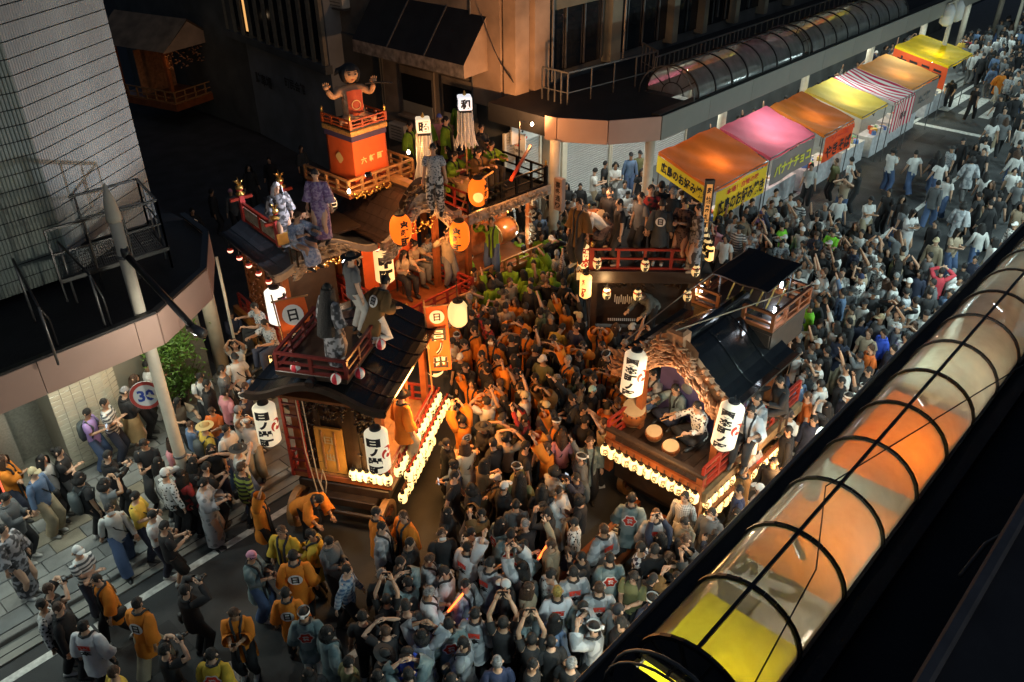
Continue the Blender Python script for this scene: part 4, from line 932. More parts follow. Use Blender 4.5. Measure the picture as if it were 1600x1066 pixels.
MB().bar((1.2, .7, 1.0), (1.2, 2.6, 1.0), .05).build('lantern_pole', M['wood'], AX); MB().bar((1.12, .7, 1.57), (1.12, 3.4, 1.57), .045).build('lantern_pole', M['red'], AX); MB().bar((1.3, .8, 1.43), (1.3, 3.4, 1.43), .04).build('lantern_pole', M['red'], AX)
LBA = Lantern(.225, .92, PAPERW, 'cyl', None, 22)
def text_lantern(name, label, L_r, L_h, pap, txt, loc, mark=True, tilt=(0, 0), ang=-.55, w=None, shape='cyl', cat='lantern', red=False):
    a = atan2(CAMP.y - loc[1], CAMP.x - loc[0])
    def f(b, r):
        wrap_text(b, txt, (0, 0, 0), r, a + ang, L_h * .86, w, bold=.085, mi=1 if red else 0)
        if mark:
            fn = cyl_fn((0, 0, .04), r, a + ang + 1.25, .003); V = MB(); brush_swirl(V, lambda x, y: (x, y, 0), L_r * .75, 0); P, F = split_x([(p[0], p[1]) for p in V.v], V.f, .03); b.add([fn(x, y) for x, y in P], F, 1)
    L = Lantern(L_r, L_h, pap, shape, f, 22); o = L.put(name, label, loc); o.rotation_euler = (tilt[0], tilt[1], 0); return o
p = at(590, 703, 2.62); text_lantern('large_lantern', 'tall white lantern with red swirl, right rear corner of the left-centre float', .21, .95, PAPERW, '日ノ出町', p, ang=-.35, w=.27)
p = at(417, 662, 2.6); text_lantern('large_lantern', 'tall white lantern with red swirl, left rear corner of the left-centre float', .21, .95, PAPERW, '日ノ出町', p, ang=-.35, w=.27)
p = at(679, 560, 2.35); text_lantern('large_lantern', 'bright tall lantern with a red swirl by the right orange banner', .17, .85, PAPERL, '日', p, ang=.5)
p = at(716, 490, 2.95); o = text_lantern('round_lantern', 'plump cream lantern hanging above the crowd right of the left-centre float', .23, .62, PAPERL, '日', p, False, ang=2.0, shape='egg'); MB().bar((0, 0, .3), (-.25, -.25, 1.0), .02).build('hook', M['black'], o)
for (px, py) in ((588, 538), (513, 512 + 38), (562, 580), (526, 591), (462, 573)):
    pass
def ball(px, py, z, label):
    p = at(px, py, z); b = MB(); n = 12; P = []
    for j in range(7):
        th = pi * j / 6
        for k in range(n): a = 2 * pi * k / n; P.append((.095 * sin(th) * cos(a) + 1e-5, .095 * sin(th) * sin(a), .11 * cos(th)))
    for j in range(6):
        for k in range(n): b.add([], [], 0); b.f.append((j * n + k, j * n + (k + 1) % n, (j + 1) * n + (k + 1) % n, (j + 1) * n + k)); b.m.append((k // 2) % 2)
    b.v = P; o = b.build('ball_lantern', [mat('ball_white', (.75, .7, .66), .6), mat('ball_red', (.6, .03, .05), .6)], None, True, p); tag(o, label, 'lantern', 'red and white ball lanterns')
    MB().bar((0, 0, .1), (0, 0, .2), .012).build('hanger', M['black'], o)
for px, py, lab in ((595, 538, 'red and white ball lantern highest on the right balcony rail of the left-centre float'), (562, 583, 'red and white ball lantern at the right balcony corner of the left-centre float'), (525, 592, 'red and white ball lantern on the rear balcony rail, middle of the roof'), (462, 574, 'red and white ball lantern at the left balcony corner of the left-centre float')): ball(px, py, 4.0, lab)
flag('festival_banner', 'orange banner with a round white crest on the left of the left-centre float', at(452, 467, 3.9), at(476, 560, 2.7), .6, '日ノ出', '日', (.75, -.65, 0))
flag('festival_banner', 'orange banner with a round white crest at the front right of the left-centre float', at(681, 478, 3.9), at(690, 578, 2.4), .42, '日ノ出', '日', (.75, -.65, 0))
light('POINT', world(AX, .2, 2.0, 3.0), 110, (1, .5, .16), .12, name='float_bulb_light'); light('POINT', world(AX, 1.75, 1.9, 2.75), 240, (1, .4, .09), .35, name='lantern_row_light'); light('POINT', world(AX, .6, .2, 1.6), 30, (1, .5, .15), .15, name='lantern_row_light')

# ------------------------------------------------------------------ float C, right.  local x = right (towards camera side), y = back
CX_ = thing('festival_float', 'festival float with a carved brown gable and drummers on its deck, right', 'float', (10.86, 6.45, 0), radians(-90), 'festival floats')
# rz -90: local x -> world -Y ; local y -> world +X
W = 1.3; zfC = profile(W, 3.36, 4.15, .05, .95)
MB().box((0, 2.0, .6), (1.5, 3.4, .22), bev=.02).build('base_beam', M['dwood'], CX_); MB().box((0, 1.9, .95), (1.9, 3.5, .45), bev=.02).build('skirt', M['dwood'], CX_)
for x in (-.9, .9):
    for y in (.7, 2.9): wheel(CX_, x, y, .42)
MB().bar((-.3, .1, .45), (-.25, -3.4, .35), .12).build('pulling_beam', M['wood'], CX_); MB().bar((.35, .1, .45), (.3, -2.6, .3), .12).build('pulling_beam', M['wood'], CX_)
for k in range(5): MB().tube([(-.32, -.5 - k * .1, .45 - .01 * k), (.1, -.5 - k * .1, .5), (.38, -.45 - k * .1, .42)], .03, 6).build('rope_coil', M['rope'], CX_)
MB().box((0, 1.85, 1.62), (2.1, 3.7, .12), bev=.015).build('deck', M['wood'], CX_)
for i in range(10): MB().box((-.94 + .209 * i, 1.85, 1.69), (.2, 3.6, .02)).build('deck_board', M['dwood'], CX_)
MB().box((0, .0, 1.98), (2.2, .14, .09), bev=.02).build('front_rail', M['dwood'], CX_); MB().box((0, -.04, 1.72), (2.2, .06, .12)).build('deck_edge', M['wood'], CX_)
rail(CX_, [(1.06, .0), (1.06, 3.7)], 1.68, .5, M['red'], sp=.5, mids=(.35, .68)); rail(CX_, [(-1.06, .0), (-1.06, 3.7)], 1.68, .5, M['red'], sp=.5, mids=(.35, .68))
MB().bar((1.12, .0, 1.5), (1.12, 3.8, 1.5), .1, .22).build('side_beam', mat('worn_beam', (.2, .13, .06), .6, var=.4, vscale=6), CX_)
MB().bar((1.25, .1, 1.22), (1.25, 3.6, 1.22), .07, .07).build('lantern_pole', M['wood'], CX_)
posts(CX_, [(-.85, .75), (.85, .75), (-.9, 2.6), (.9, 2.6)], 1.68, 3.45, M['wood'], .14); posts(CX_, [(1.02, .03), (-1.02, .03)], .95, 2.0, M['wood'], .13, 'corner_post')
panel(CX_, (-.95, 1.55), (.95, 1.55), 1.7, 3.4, M['purple'], 'curtain', .03)
roof(CX_, W, .45, 2.75, zfC, M['lac'], 5, 1); seams(CX_, W, .45, 2.75, zfC, 3, M['lac']); barge(CX_, W * 1.03, .38, zfC, M['carve'], .17, .12)
carving(CX_, W, .36, zfC, .5, M['carve'], 230, 11, .16); carving(CX_, W * .34, .34, lambda x: zfC(x) + .24, .4, M['carve'], 60, 12, .22, 1.0)
b = MB()
for s in (-1, 1):
    for k in range(7): t = .45 + k * .09; b.tube([(s * W * t, .35, zfC(s * W * t) + .05), (s * (W * t + .05), .3, zfC(s * W * t) + .15), (s * (W * t + .14), .32, zfC(s * W * t) + .14)], [.04, .035, .01], 6)
stuff(b.build('wave_crest', M['carve'], CX_, True))
MB().box((0, .42, zfC(0) + .16), (.34, .26, .34), bev=.05).build('ridge_end_tile', M['carve'], CX_)
row(L_ROWC, CX_, (-1.05, -.1), (1.0, -.1), 13, 1.5, 'small lantern from the left along the front deck edge of the drummers\' float', 'front lantern row of the drummers\' float')
row(L_ROWC, CX_, (1.22, .05), (1.22, 3.3), 16, 1.02, 'small lantern from the front in the low right row of the drummers\' float', 'low right lantern row of the drummers\' float')
row(L_ROWC, CX_, (1.14, .15), (1.14, 1.0), 5, 1.3, 'small lantern from the front under the right corner of the drummers\' float', 'corner lanterns of the drummers\' float')
row(L_ROWC, CX_, (-1.12, .1), (-1.12, 1.0), 5, 1.45, 'small lantern from the front on the left side of the drummers\' float', 'left lanterns of the drummers\' float')
p = at_plane(990, 583, CX_, .12); text_lantern('large_lantern', 'tall white lantern with five black characters left of the carved gable', .21, .98, PAPERW, '西本町ノ区', p, ang=-.3, w=.25, tilt=(.03, .05))
p = at_plane(1137, 665, CX_, .2); text_lantern('large_lantern', 'tall white lantern with five black characters right of the seated drummers', .21, .98, PAPERW, '西本町ノ区', p, ang=-.3, w=.25, tilt=(.05, .1))
p = at(943, 670, 1.35); text_lantern('side_lantern', 'small tall lantern at the left front post of the drummers\' float', .09, .32, PAPER, '西', p, False)
# upper tier of C
MB().box((.06, 2.93, 3.92), (1.75, 1.5, .1), bev=.02).build('tier_floor', M['dwood'], CX_)
panel(CX_, (.88, 2.25), (.88, 3.62), 3.3, 3.9, M['dwood'], 'tier_wall'); panel(CX_, (-.75, 2.22), (.88, 2.22), 3.6, 3.9, M['dwood'], 'tier_wall')
rail(CX_, [(-.25, 2.2), (-.78, 2.2), (-.78, 3.65), (.9, 3.65), (.9, 2.2), (.3, 2.2)], 3.97, .36, M['wood'], sp=.5, mids=(.45,), w=.06)
for k in range(3):
    for s in (-1, 1): MB().bar((s * .3 + .1 * k, 2.6 + .3 * k, 3.98), (s * .3 + .1 * k + .12, 2.65 + .3 * k, 4.5), .03).build('bamboo_pole', mat('yellow_bamboo', (.6, .45, .12), .6), CX_)
posts(CX_, [(-.45, 2.55), (.5, 2.55), (-.45, 3.6), (.5, 3.6)], 3.97, 4.58, M['black'], .03, 'awning_post')
b = MB(); b.sheet(lambda u, v: (-.56 + 1.16 * u, 2.42 + 1.35 * v, 4.6 + .06 * v + .02 * sin(9 * u)), 6, 6, .03); b.build('black_awning', mat('black_tarp', (.008, .008, .01), .6), CX_)
b = MB(); b.tube([(-1.0, .3, 3.9), (-.7, 1.6, 4.4), (-.5, 3.6, 4.7)], .012, 5); b.tube([(0, .3, 4.5), (.5, 1.9, 4.5), (.9, 3.6, 4.4)], .012, 5); b.build('guy_rope', M['rope'], CX_)
for (x, y) in ((-.68, 2.32), (.78, 2.5), (.4, 3.5)):
    w_ = world(CX_, x, y, 4.28); t = thing('led_lamp', 'white LED lamp %s of the upper tier on the drummers\' float' % {-.68: 'at the left rail', .78: 'at the right front corner', .4: 'at the rear'}[x], 'lamp', w_); MB().box((0, 0, 0), (.1, .06, .16), bev=.01).build('housing', M['black'], t); MB().box((-.035, 0, 0), (.04, .05, .13)).build('lens', M['led'], t)
    light('POINT', w_ + Vector((-.1, 0, -.05)), 5, (.8, .9, 1), .03, name='led_light')
light('POINT', world(CX_, .1, .1, 3.1), 60, (1, .68, .38), .1, name='float_bulb_light'); light('POINT', world(CX_, .2, -.7, 2.2), 50, (1, .48, .15), .25, name='lantern_row_light'); light('POINT', world(CX_, 1.8, 1.7, 1.5), 90, (1, .48, .15), .3, name='lantern_row_light')
def drum(name, label, loc, r, h, tilt=(0, 0), cat='drum', barrel=True):
    t = thing(name, label, cat, loc); t.rotation_euler = (tilt[0], tilt[1], 0)
    b = MB(); b.lathe([(r * .86, -h / 2), (r, -h * .25), (r * 1.04, 0), (r, h * .25), (r * .86, h / 2)], seg=20); b.build('body', M['drumwood'], t, True)
    for s in (-1, 1): MB().lathe([(r * .9, s * h / 2 - .012), (r * .9, s * h / 2), (r * .5, s * h / 2 + .006), (.01, s * h / 2 + .008)] if s > 0 else [(r * .9, s * h / 2 - .01), (r * .9, s * h / 2 + .01)], seg=20).build('skin', M['drumskin'], t)
    nm = MB()
    for k in range(16): a = 2 * pi * k / 16; nm.box((r * .93 * cos(a), r * .93 * sin(a), h / 2 - .05), (.025, .025, .025))
    stuff(nm.build('tacks', M['black'], t)); return t
p = at(990, 645, 2.0); drum('big_drum', 'large reddish barrel drum at the left front corner of the drummers\' deck', p, .25, .42, (.25, -.3))
for px, py, lab in ((1022, 677, 'flat shime drum in the middle of the drummers\' deck front'), (1048, 700, 'flat shime drum by the man in the patterned shirt')): drum('shime_drum', lab, at(px, py, 1.95), .17, .16, (.1, -.25))

# ------------------------------------------------------------------ float D, middle rear, dark, people on its upper deck
DX = thing('festival_float', 'dark two-storey festival float with red rails and a crowded upper deck', 'float', (15.17, 9.78, 0), radians(-50), 'festival floats')
# local x along the face to the right, y away from camera
MB().box((0, 1.1, .7), (2.2, 2.2, .4), bev=.02).build('base_beam', M['dwood'], DX); MB().box((0, 1.05, 1.2), (2.5, 2.3, .12), bev=.02).build('deck', M['dwood'], DX)
for x in (-.9, .9): wheel(DX, x, .2, .4, .4); wheel(DX, x, 1.9, .4, .4)
posts(DX, [(-1.15, .1), (1.15, .1), (-1.15, 2.1), (1.15, 2.1), (0, 2.1)], 1.25, 3.0, M['dwood'], .14)
panel(DX, (-1.1, .35), (1.1, .35), 1.3, 2.9, M['dwood'], 'wall'); relief(DX, (-1.05, .3), (1.05, .3), 2.3, 2.9, 90, M['dwood'], 21)
for k in range(16): MB().box((-.62 + .05 * k, .3, 2.0 + (.0 if k % 3 else .05)), (.022, .02, .2)).build('name_slip', M['white'], DX)
for k in range(14): MB().box((-.75 + .05 * k, .3, 1.45), (.03, .02, .07)).build('name_slip', M['white'], DX)
MB().box((0, 1.1, 2.95), (2.55, 2.3, .12), bev=.02).build('upper_deck', M['dwood'], DX); MB().box((0, -.08, 2.85), (2.6, .08, .32), bev=.01).build('fascia', M['dwood'], DX)
rail(DX, [(-1.25, 2.2), (-1.25, 0), (1.22, 0), (1.22, 2.2)], 3.0, .52, M['red'], sp=.6, mids=(.55,), w=.06, fin=True)
ZD = 3.01
def board(par, x, y, z0, z1, w, lab, txt):
    b = world(par, x, y, 0); t = thing('lantern_board', lab, 'sign', (b.x, b.y, 0), par.rotation_euler.z); MB().box((0, 0, (z0 + z1) / 2), (w, .1, z1 - z0), bev=.01).build('frame', M['dwood'], t); MB().box((0, -.055, (z0 + z1) / 2), (w * .6, .02, z1 - z0 - .2)).build('face', mat('board_face', (.5, .2, .06), emit=(1, .42, .1), estr=.35), t)
    q = MB(); put_column(q, txt, plane_fn((0, -.068, (z0 + z1) / 2), (1, 0, 0), (0, 0, 1)), z1 - z0 - .3, bold=.03, w=w * .5); q.build('lettering', M['ink'], t); MB().box((0, -.06, z0 + .12), (w * .6, .03, .2)).build('lit_foot', PAPERD, t); MB().box((0, 0, (z0 + 2.8) / 2), (.08, .08, abs(z0 - 2.8) + .4)).build('post', M['dwood'], t)
board(DX, -1.5, .6, 2.4, 4.3, .22, 'tall dark board with gold characters at the left of the dark float', '奉納祭礼町内')
board(DX, 1.45, .9, 3.5, 4.9, .22, 'tall dark board with gold characters at the right of the dark float', '奉納祭礼町')
for px, py, z, lab in ((933, 411, 2.88, 'egg lantern at the upper left corner post of the dark float'), (1008, 415, 2.88, 'egg lantern in the middle of the upper rail of the dark float'), (1087, 423, 2.88, 'egg lantern at the upper right corner post of the dark float'), (948, 459, 2.1, 'egg lantern low on the left of the dark float'), (996, 461, 2.1, 'egg lantern low in the middle of the dark float'), (1074, 462, 2.1, 'egg lantern low on the right of the dark float')):
    o = text_lantern('egg_lantern', lab, .1, .3, PAPERD, '本町', at_plane(px, py, DX, -.26), False, ang=.3, shape='egg'); k = lathe_mesh('red_band', [(.094, .05), (.1, .055), (.1, .085), (.09, .09)], M['redink'], 16); link(k, 'red_band', o)
p = at_plane(915, 447, DX, -.2); text_lantern('paper_lantern', 'glowing yellow cylinder lantern with a red character at the left of the dark float', .14, .62, PAPERY, '祭', p, False, ang=-.3, red=True, w=.14)
p = at_plane(912, 400, DX, .0); text_lantern('paper_lantern', 'upper white lantern with red writing behind the yellow cylinder lantern', .12, .62, PAPERL, '祝本', p, False, ang=.5, red=True)
p = at_plane(1100, 455, DX, -.1); text_lantern('paper_lantern', 'orange yellow cylinder lantern at the right of the dark float', .14, .62, PAPERY, '祭', p, False, ang=1.5, red=True)
for k in range(3): text_lantern('tier_lantern', ['front', 'middle', 'rear'][k] + ' lantern of the hanging trio at the right rail of the dark float', .1, .38, PAPERY if k < 1 else PAPERD, '町', at_plane(1109 - 4 * k, 396 - 10 * k, DX, .1 + .35 * k), False, shape='cyl')
p = at(928, 347, 3.9); drum('big_drum', 'large drum at the left end of the dark float\'s upper deck', p, .3, .5, (1.2, .3))
drum('shime_drum', 'smaller lower drum at the left end of the dark float\'s upper deck', at(915, 372, 3.5), .24, .3, (1.0, .2))
light('POINT', world(DX, -.9, -.4, 2.7), 16, (1, .6, .25), .1, name='float_bulb_light'); light('POINT', world(DX, -1.0, .5, 4.9), 40, (1, .55, .3), .06, name='float_bulb_light')
# ------------------------------------------------------------------ float B, left rear, black tiled roof with costumed performers.  local x right, y back
BX = thing('festival_float', 'black tiled festival float with red roof rails and costumed performers, far left', 'float', (10.0, 15.05, 0), radians(-8), 'festival floats')
W = 1.33; zfB = profile(W, 3.38, 3.9, .06, .9)
MB().box((0, 1.5, .7), (1.6, 3.2, .4), bev=.02).build('base_beam', M['dwood'], BX); MB().box((0, 1.4, 1.2), (2.3, 3.3, .14), bev=.02).build('deck', M['wood'], BX)
for x in (-.95, .95): wheel(BX, x, .4, .42); wheel(BX, x, 2.6, .42)
posts(BX, [(-.9, .5), (.9, .5), (-.9, 2.6), (.9, 2.6)], 1.26, 3.4, M['wood'], .15)
panel(BX, (-.92, 1.6), (-.92, 2.6), 1.3, 3.2, M['wood'], 'carved_side', .06); relief(BX, (-.98, 2.55), (-.98, 1.65), 1.5, 3.1, 60, M['wood'], 31)
panel(BX, (-.9, 1.5), (.9, 1.5), 1.3, 3.3, M['dwood'], 'stage_wall')
rail(BX, [(-1.15, 3.0), (-1.15, -.2), (1.1, -.2), (1.1, 2.6)], 1.26, .45, M['red'], sp=.5, mids=(.5,), fin=None)
MB().bar((-1.22, -.3, 1.2), (-1.22, 3.2, 1.2), .12, .2).build('side_beam', mat('orange_beam', (.4, .15, .03), .5, var=.2), BX); MB().bar((-1.25, -.2, .75), (-1.25, 3.0, .75), .08, .1).build('side_beam', mat('orange_beam'), BX)
roof(BX, W, .0, 3.0, zfB, mat('slate_roof', (.03, .032, .038), .3, var=.2, vscale=4), 6, 4, .05, 'roof_tile'); barge(BX, W, -.05, zfB, mat('grey_barge', (.28, .25, .22), .5, var=.2), .16, .1)
carving(BX, W * .62, -.06, zfB, .42, M['carve2'], 170, 41, .12); relief(BX, (.5, 1.2), (-.1, 1.4), 3.95, 4.1, 40, M['carve'], 42)
zb = zfB(.6) + .06
rail(BX, [(-.75, 2.6), (-.75, .75), (-.45, .7)], zb, .45, M['red'], sp=.9, mids=(), base=True, w=.07)
for (x, y) in ((-.75, 2.6), (-.75, .75), (.2, 2.4)):
    MB().box((x, y, zb + .32), (.12, .12, .68), bev=.015).build('corner_post', mat('pinkred_paint', (.5, .06, .06), .35), BX); MB().bar((x - .28, y, zb + .58), (x + .28, y, zb + .58), .07).build('crossbar', M['red'], BX)
    b = MB(); b.lathe([(.1, .66), (.12, .7), (.04, .76), (.09, .82), (.1, .87), (.03, .93)], (x, y, zb), 10); o = b.build('gilded_ornament', M['gold'], BX, True); q = MB()
    for k in range(5): a = k * 1.3; q.tube([(x, y, zb + .88), (x + .07 * cos(a), y + .07 * sin(a), zb + 1.0), (x + .13 * cos(a), y + .13 * sin(a), zb + 1.02 + .05 * (k % 2))], [.02, .022, .006], 5)
    q.build('bird_figure', M['gold'], o, True); MB().lathe([(.06, .77), (.085, .79), (.08, .82)], (x, y, zb), 10).build('red_band', M['redink'], o)
MB().box((-.6, .62, zb + .2), (.5, .04, .28), bev=.01).build('gilded_panel', M['gold'], BX); panel(BX, (-.75, .8), (-.75, 2.55), zb + .02, zb + .36, M['carve2'], 'pierced_panel', .03)
MB().box((.5, 1.6, zb - .02), (1.5, 2.2, .05)).build('roof_walk', M['dwood'], BX)
rw = Lantern(.07, .12, paper('lantern_redwhite', (1, .35, .25), 2.2), 'egg', None)
rm = lathe_mesh('red_half', [(.05, .01), (.075, .012), (.06, .05), (.03, .06)], M['redink'], 12)
for i in range(5):
    o = rw.put('eave_lantern', ORD[i] + ' red and white lantern from the front under the left eave, black tiled float', world(BX, -1.36, .25 + i * .52, 3.24), 'left eave lanterns of the black tiled float'); link(rm, 'red_half', o)
for i in range(4):
    o = rw.put('eave_lantern', ORD[i] + ' red and white lantern from the front under the right eave, black tiled float', world(BX, 1.36, .05 + i * .42, 3.28), 'right eave lanterns of the black tiled float'); link(rm, 'red_half', o)
p = at(433, 478, 2.55); o = text_lantern('large_lantern', 'white lantern with purple linked rings on the left of the black tiled float', .24, .95, paper('lantern_paper_cool', (.95, .9, .85), .75), '中町', p, False, ang=.9)
q = MB()
for k in range(4):
    V = MB(); ring(V, lambda x, y: (x, y, 0), .075, .02, n=14); P, F = split_x([(v[0], v[1]) for v in V.v], V.f, .04); fn = cyl_fn((0, 0, .2), .24, -2.2 + k * .5 + .2, .004); q.add([fn(*v) for v in P], F)
q.build('linked_rings', mat('purple_print', (.3, .02, .18), .7), o)
p = at(600, 415, 2.6); o = text_lantern('large_lantern', 'cream lantern with black characters and red rings right of the grey shirted man', .24, .95, PAPERL, '中町', p, False, ang=.2)
row(L_ROW, BX, (-1.33, -.25), (-1.33, 1.0), 9, 1.02, 'small lantern from the front in the left upper row of the black tiled float', 'left deck lanterns of the black tiled float')
row(L_ROW, BX, (-1.42, -.2), (-1.42, 1.0), 8, .8, 'small lantern from the front in the left lower row of the black tiled float', 'lower left lanterns of the black tiled float')
light('POINT', world(BX, 0, .7, 2.9), 45, (1, .7, .45), .1, name='float_bulb_light')
# flood lamps rigged on this float
p = at(470, 262, 6.1)
def spotlamp(loc, target, power, col, ang, lab):
    t = thing('flood_lamp', lab, 'lamp', loc); d = (Vector(target) - Vector(loc)).normalized(); MB().tube([-d * .06, d * .06], [.05, .075], 10).build('housing', M['black'], t); MB().tube([d * .061, d * .066], .06, 10).build('lens', M['led'], t)
    o = light('SPOT', Vector(loc) + d * .1, power, col, .04, spot=radians(ang), name='flood_light'); aim(o, target)
spotlamp(world(BX, 1.15, -.3, 5.3), world(BX, -.5, 1.2, 4.6), 320, (.75, .85, 1), 62, 'small flood lamp above the carved gable of the black tiled float')

# ------------------------------------------------------------------ float E, doll tower
EX = thing('festival_float', 'orange lit festival float carrying an orange draped tower and a giant doll', 'float', (12.55, 14.65, 0), 0, 'festival floats')
W = 1.3; zfE = profile(W, 3.45, 4.4, .1, .9)
MB().box((.1, 1.4, .7), (1.6, 3.4, .4), bev=.02).build('base_beam', M['dwood'], EX); MB().box((.1, 1.2, 1.22), (2.3, 3.6, .14), bev=.02).build('deck', M['wood'], EX)
for x in (-.85, 1.05): wheel(EX, x, .3, .42); wheel(EX, x, 2.6, .42)
posts(EX, [(-.9, .55), (.95, .55), (-.9, 2.4), (.95, 2.4)], 1.28, 3.5, M['wood'], .14); panel(EX, (-.9, 1.3), (.95, 1.3), 1.3, 3.4, M['orange_cloth'], 'curtain')
rail(EX, [(-1.05, 2.5), (-1.05, -.5), (1.2, -.5), (1.2, 2.5)], 1.29, .5, M['red'], sp=.5, mids=(.35, .68), fin=True)
MB().bar((-1.1, -.58, 1.12), (1.25, -.58, 1.12), .06, .3).build('deck_edge', M['wood2'], EX)
roof(EX, W, -.05, 2.1, zfE, M['rooft'], 9, 7, .04, 'roof_tile'); barge(EX, W, -.12, zfE, M['carve2'], .2, .12)
carving(EX, W, -.14, zfE, .5, M['carve2'], 260, 51, .16); carving(EX, W * .5, -.1, lambda x: zfE(x) + .42, .45, M['dwood'], 90, 52, .2, 1.0); carving(EX, W * .3, 1.1, lambda x: zfE(x) + .35, .3, M['carve'], 70, 53, .2, 1.0)
MB().bar((0, -.1, zfE(0) + .16), (0, 1.1, zfE(0) + .16), .2, .12).build('ridge_cap', M['wood2'], EX)
pzt = 4.55
relief(EX, (-1.1, -.63), (1.25, -.63), 1.0, 1.26, 60, M['gold'], 57, .03, 'gilded_trim'); relief(EX, (-1.35, .86), (.65, .86), pzt - .2, pzt - .02, 50, M['gold'], 58, .03, 'gilded_trim'); relief(EX, (-.9, .5), (.95, .5), 3.1, 3.5, 60, M['gold'], 59, .05, 'gilded_frieze'); relief(BX, (-.95, .42), (.95, .42), 3.0, 3.35, 60, M['gold'], 60, .05, 'gilded_frieze')
MB().box((-.35, 1.75, pzt - .1), (2.0, 1.7, .12), bev=.02).build('tower_deck', M['wood'], EX)
rail(EX, [(-1.35, 2.6), (-1.35, .9), (.65, .9), (.65, 2.6)], pzt - .04, .34, M['wood2'], sp=.42, mids=(.5,), w=.055)
tw = Vector((-.45, 1.62)); ts = .5
b = MB()
def drape(u, v):
    a = u * 4; k = int(min(3.999, a)); f = a - k; c = [(-1, -1), (1, -1), (1, 1), (-1, 1), (-1, -1)]
    x = c[k][0] + (c[k + 1][0] - c[k][0]) * f; y = c[k][1] + (c[k + 1][1] - c[k][1]) * f; n = max(abs(x), abs(y)); w = ts * (1 + .05 * (1 - v)) + .012 * sin(40 * u) * (1 - v)
    return (tw.x + x * w, tw.y + y * w, pzt + .0 + 1.12 * v + .02 * sin(24 * u) * (1 - v))
b.grid(drape, 48, 10); b.build('drape', M['orange_cloth'], EX, True)
b = MB(); b.grid(lambda u, v: (lambda p: (p[0] * 1.0 + (p[0] - tw.x) * .03, p[1] + (p[1] - tw.y) * .03, pzt + .06 + .08 * v))(drape(u, 0.05)), 48, 1); b.build('hem_band', M['dred'], EX)
MB().box((tw.x, tw.y, pzt + 1.16), (ts * 2.1, ts * 2.1, .14), bev=.01).build('purple_band', M['purple'], EX); MB().box((tw.x, tw.y, pzt + 1.29), (ts * 2.2, ts * 2.2, .13), bev=.02).build('gilded_cornice', mat('brocade', (.5, .27, .08), .5, metal=.3, var=.35, vscale=20), EX); MB().box((tw.x, tw.y, pzt + 1.37), (ts * 2.1, ts * 2.1, .05)).build('tower_top', M['black'], EX)
rail(EX, [(tw.x - .52, tw.y + .52), (tw.x - .52, tw.y - .52), (tw.x + .52, tw.y - .52), (tw.x + .52, tw.y + .52)], pzt + 1.39, .2, mat('orange_lacquer', (.4, .08, .02), .35), sp=.35, mids=(.5,), w=.04, fin=True)
q = MB(); f = plane_fn((tw.x, tw.y - ts * 1.06, pzt + .6), (1, 0, 0), (0, 0, 1), .012)
for i, c in enumerate('六軒町'): put_text(q, c, f, .17, -.24 + .25 * i, 0, .03)
f2 = plane_fn((tw.x - ts * 1.06, tw.y, pzt + .62), (0, -1, 0), (0, 0, 1), .012); disc(q, f2, .13, 0, 14, lobes=4)
q.build('lettering', M['goldtx'], EX)
light('POINT', world(EX, .9, .6, 5.2), 70, (1, .45, .12), .06, name='float_bulb_light'); light('POINT', world(EX, -1.5, .2, 5.0), 55, (1, .5, .18), .06, name='float_bulb_light'); light('POINT', world(EX, .2, -.3, 3.0), 85, (1, .42, .12), .12, name='float_bulb_light'); light('POINT', world(EX, -.45, -.2, 5.7), 75, (1, .42, .12), .08, name='float_bulb_light')
for (x, y, z, lab) in ((.55, .9, 5.05, 'bare bulb lamp at the right foot of the draped tower'), (-1.5, .7, 4.7, 'bare bulb lamp at the left foot of the draped tower'), (1.55, .4, 3.3, 'bare bulb hanging below the rear orange lantern')):
    t = thing('bulb_lamp', lab, 'lamp', world(EX, x, y, z)); MB().lathe([(.015, -.04), (.04, 0), (.03, .04), (.012, .07)], seg=8).build('bulb', M['bulb'], t, True); MB().tube([(0, 0, .07), (0, 0, .14)], .014, 6).build('socket', M['black'], t)
p = at_plane(626, 358, EX, -.42); text_lantern('orange_lantern', 'plump orange lantern with black characters in front of the tiled roof of the doll float', .26, .75, PAPERO, '六軒町', p, False, ang=.35, shape='egg')
p = at_plane(718, 368, EX, -.5); text_lantern('orange_lantern', 'plump orange lantern beside the standing flautist on the doll float', .26, .8, PAPERO, '六軒町', p, False, ang=-.3, shape='egg')
p = at_plane(747, 300, EX, -.75); o = text_lantern('orange_lantern', 'plump orange lantern with a round pale mark hanging before the black balcony', .25, .72, PAPERO, '六軒町', p, False, ang=1.0, shape='egg')
a = atan2(CAMP.y - p.y, CAMP.x - p.x); q = MB(); V = MB(); disc(V, lambda x, y: (x, y, 0), .13, 0, 16); P, F = split_x([(v[0], v[1]) for v in V.v], V.f, .04); fn = cyl_fn((0, 0, -.05), .245, a, .006); q.add([fn(*v) for v in P], F); q.build('pale_mark', mat('pale_print', (.8, .6, .2), emit=(1, .7, .2), estr=.6), o)
t = thing('bamboo_arm', 'slanting bamboo pole holding the orange lantern', 'pole'); b = MB(); b.tube([at(742, 272, 4.3), at(716, 340, 3.2)], .025, 6); b.tube([at(735, 292, 4.2), at(770, 268, 4.3)], .03, 6); b.build('pole', M['wood2'], t)
for (px, py, z, lab) in ((504, 312, 4.45, 'white lantern with red top beside the purple robed performer'), (520, 318, 4.4, 'small white oval lantern at the left roof edge of the doll float')): text_lantern('oval_lantern', lab, .1, .32, PAPERW, '三', at(px, py, z), False, ang=0, shape='egg')

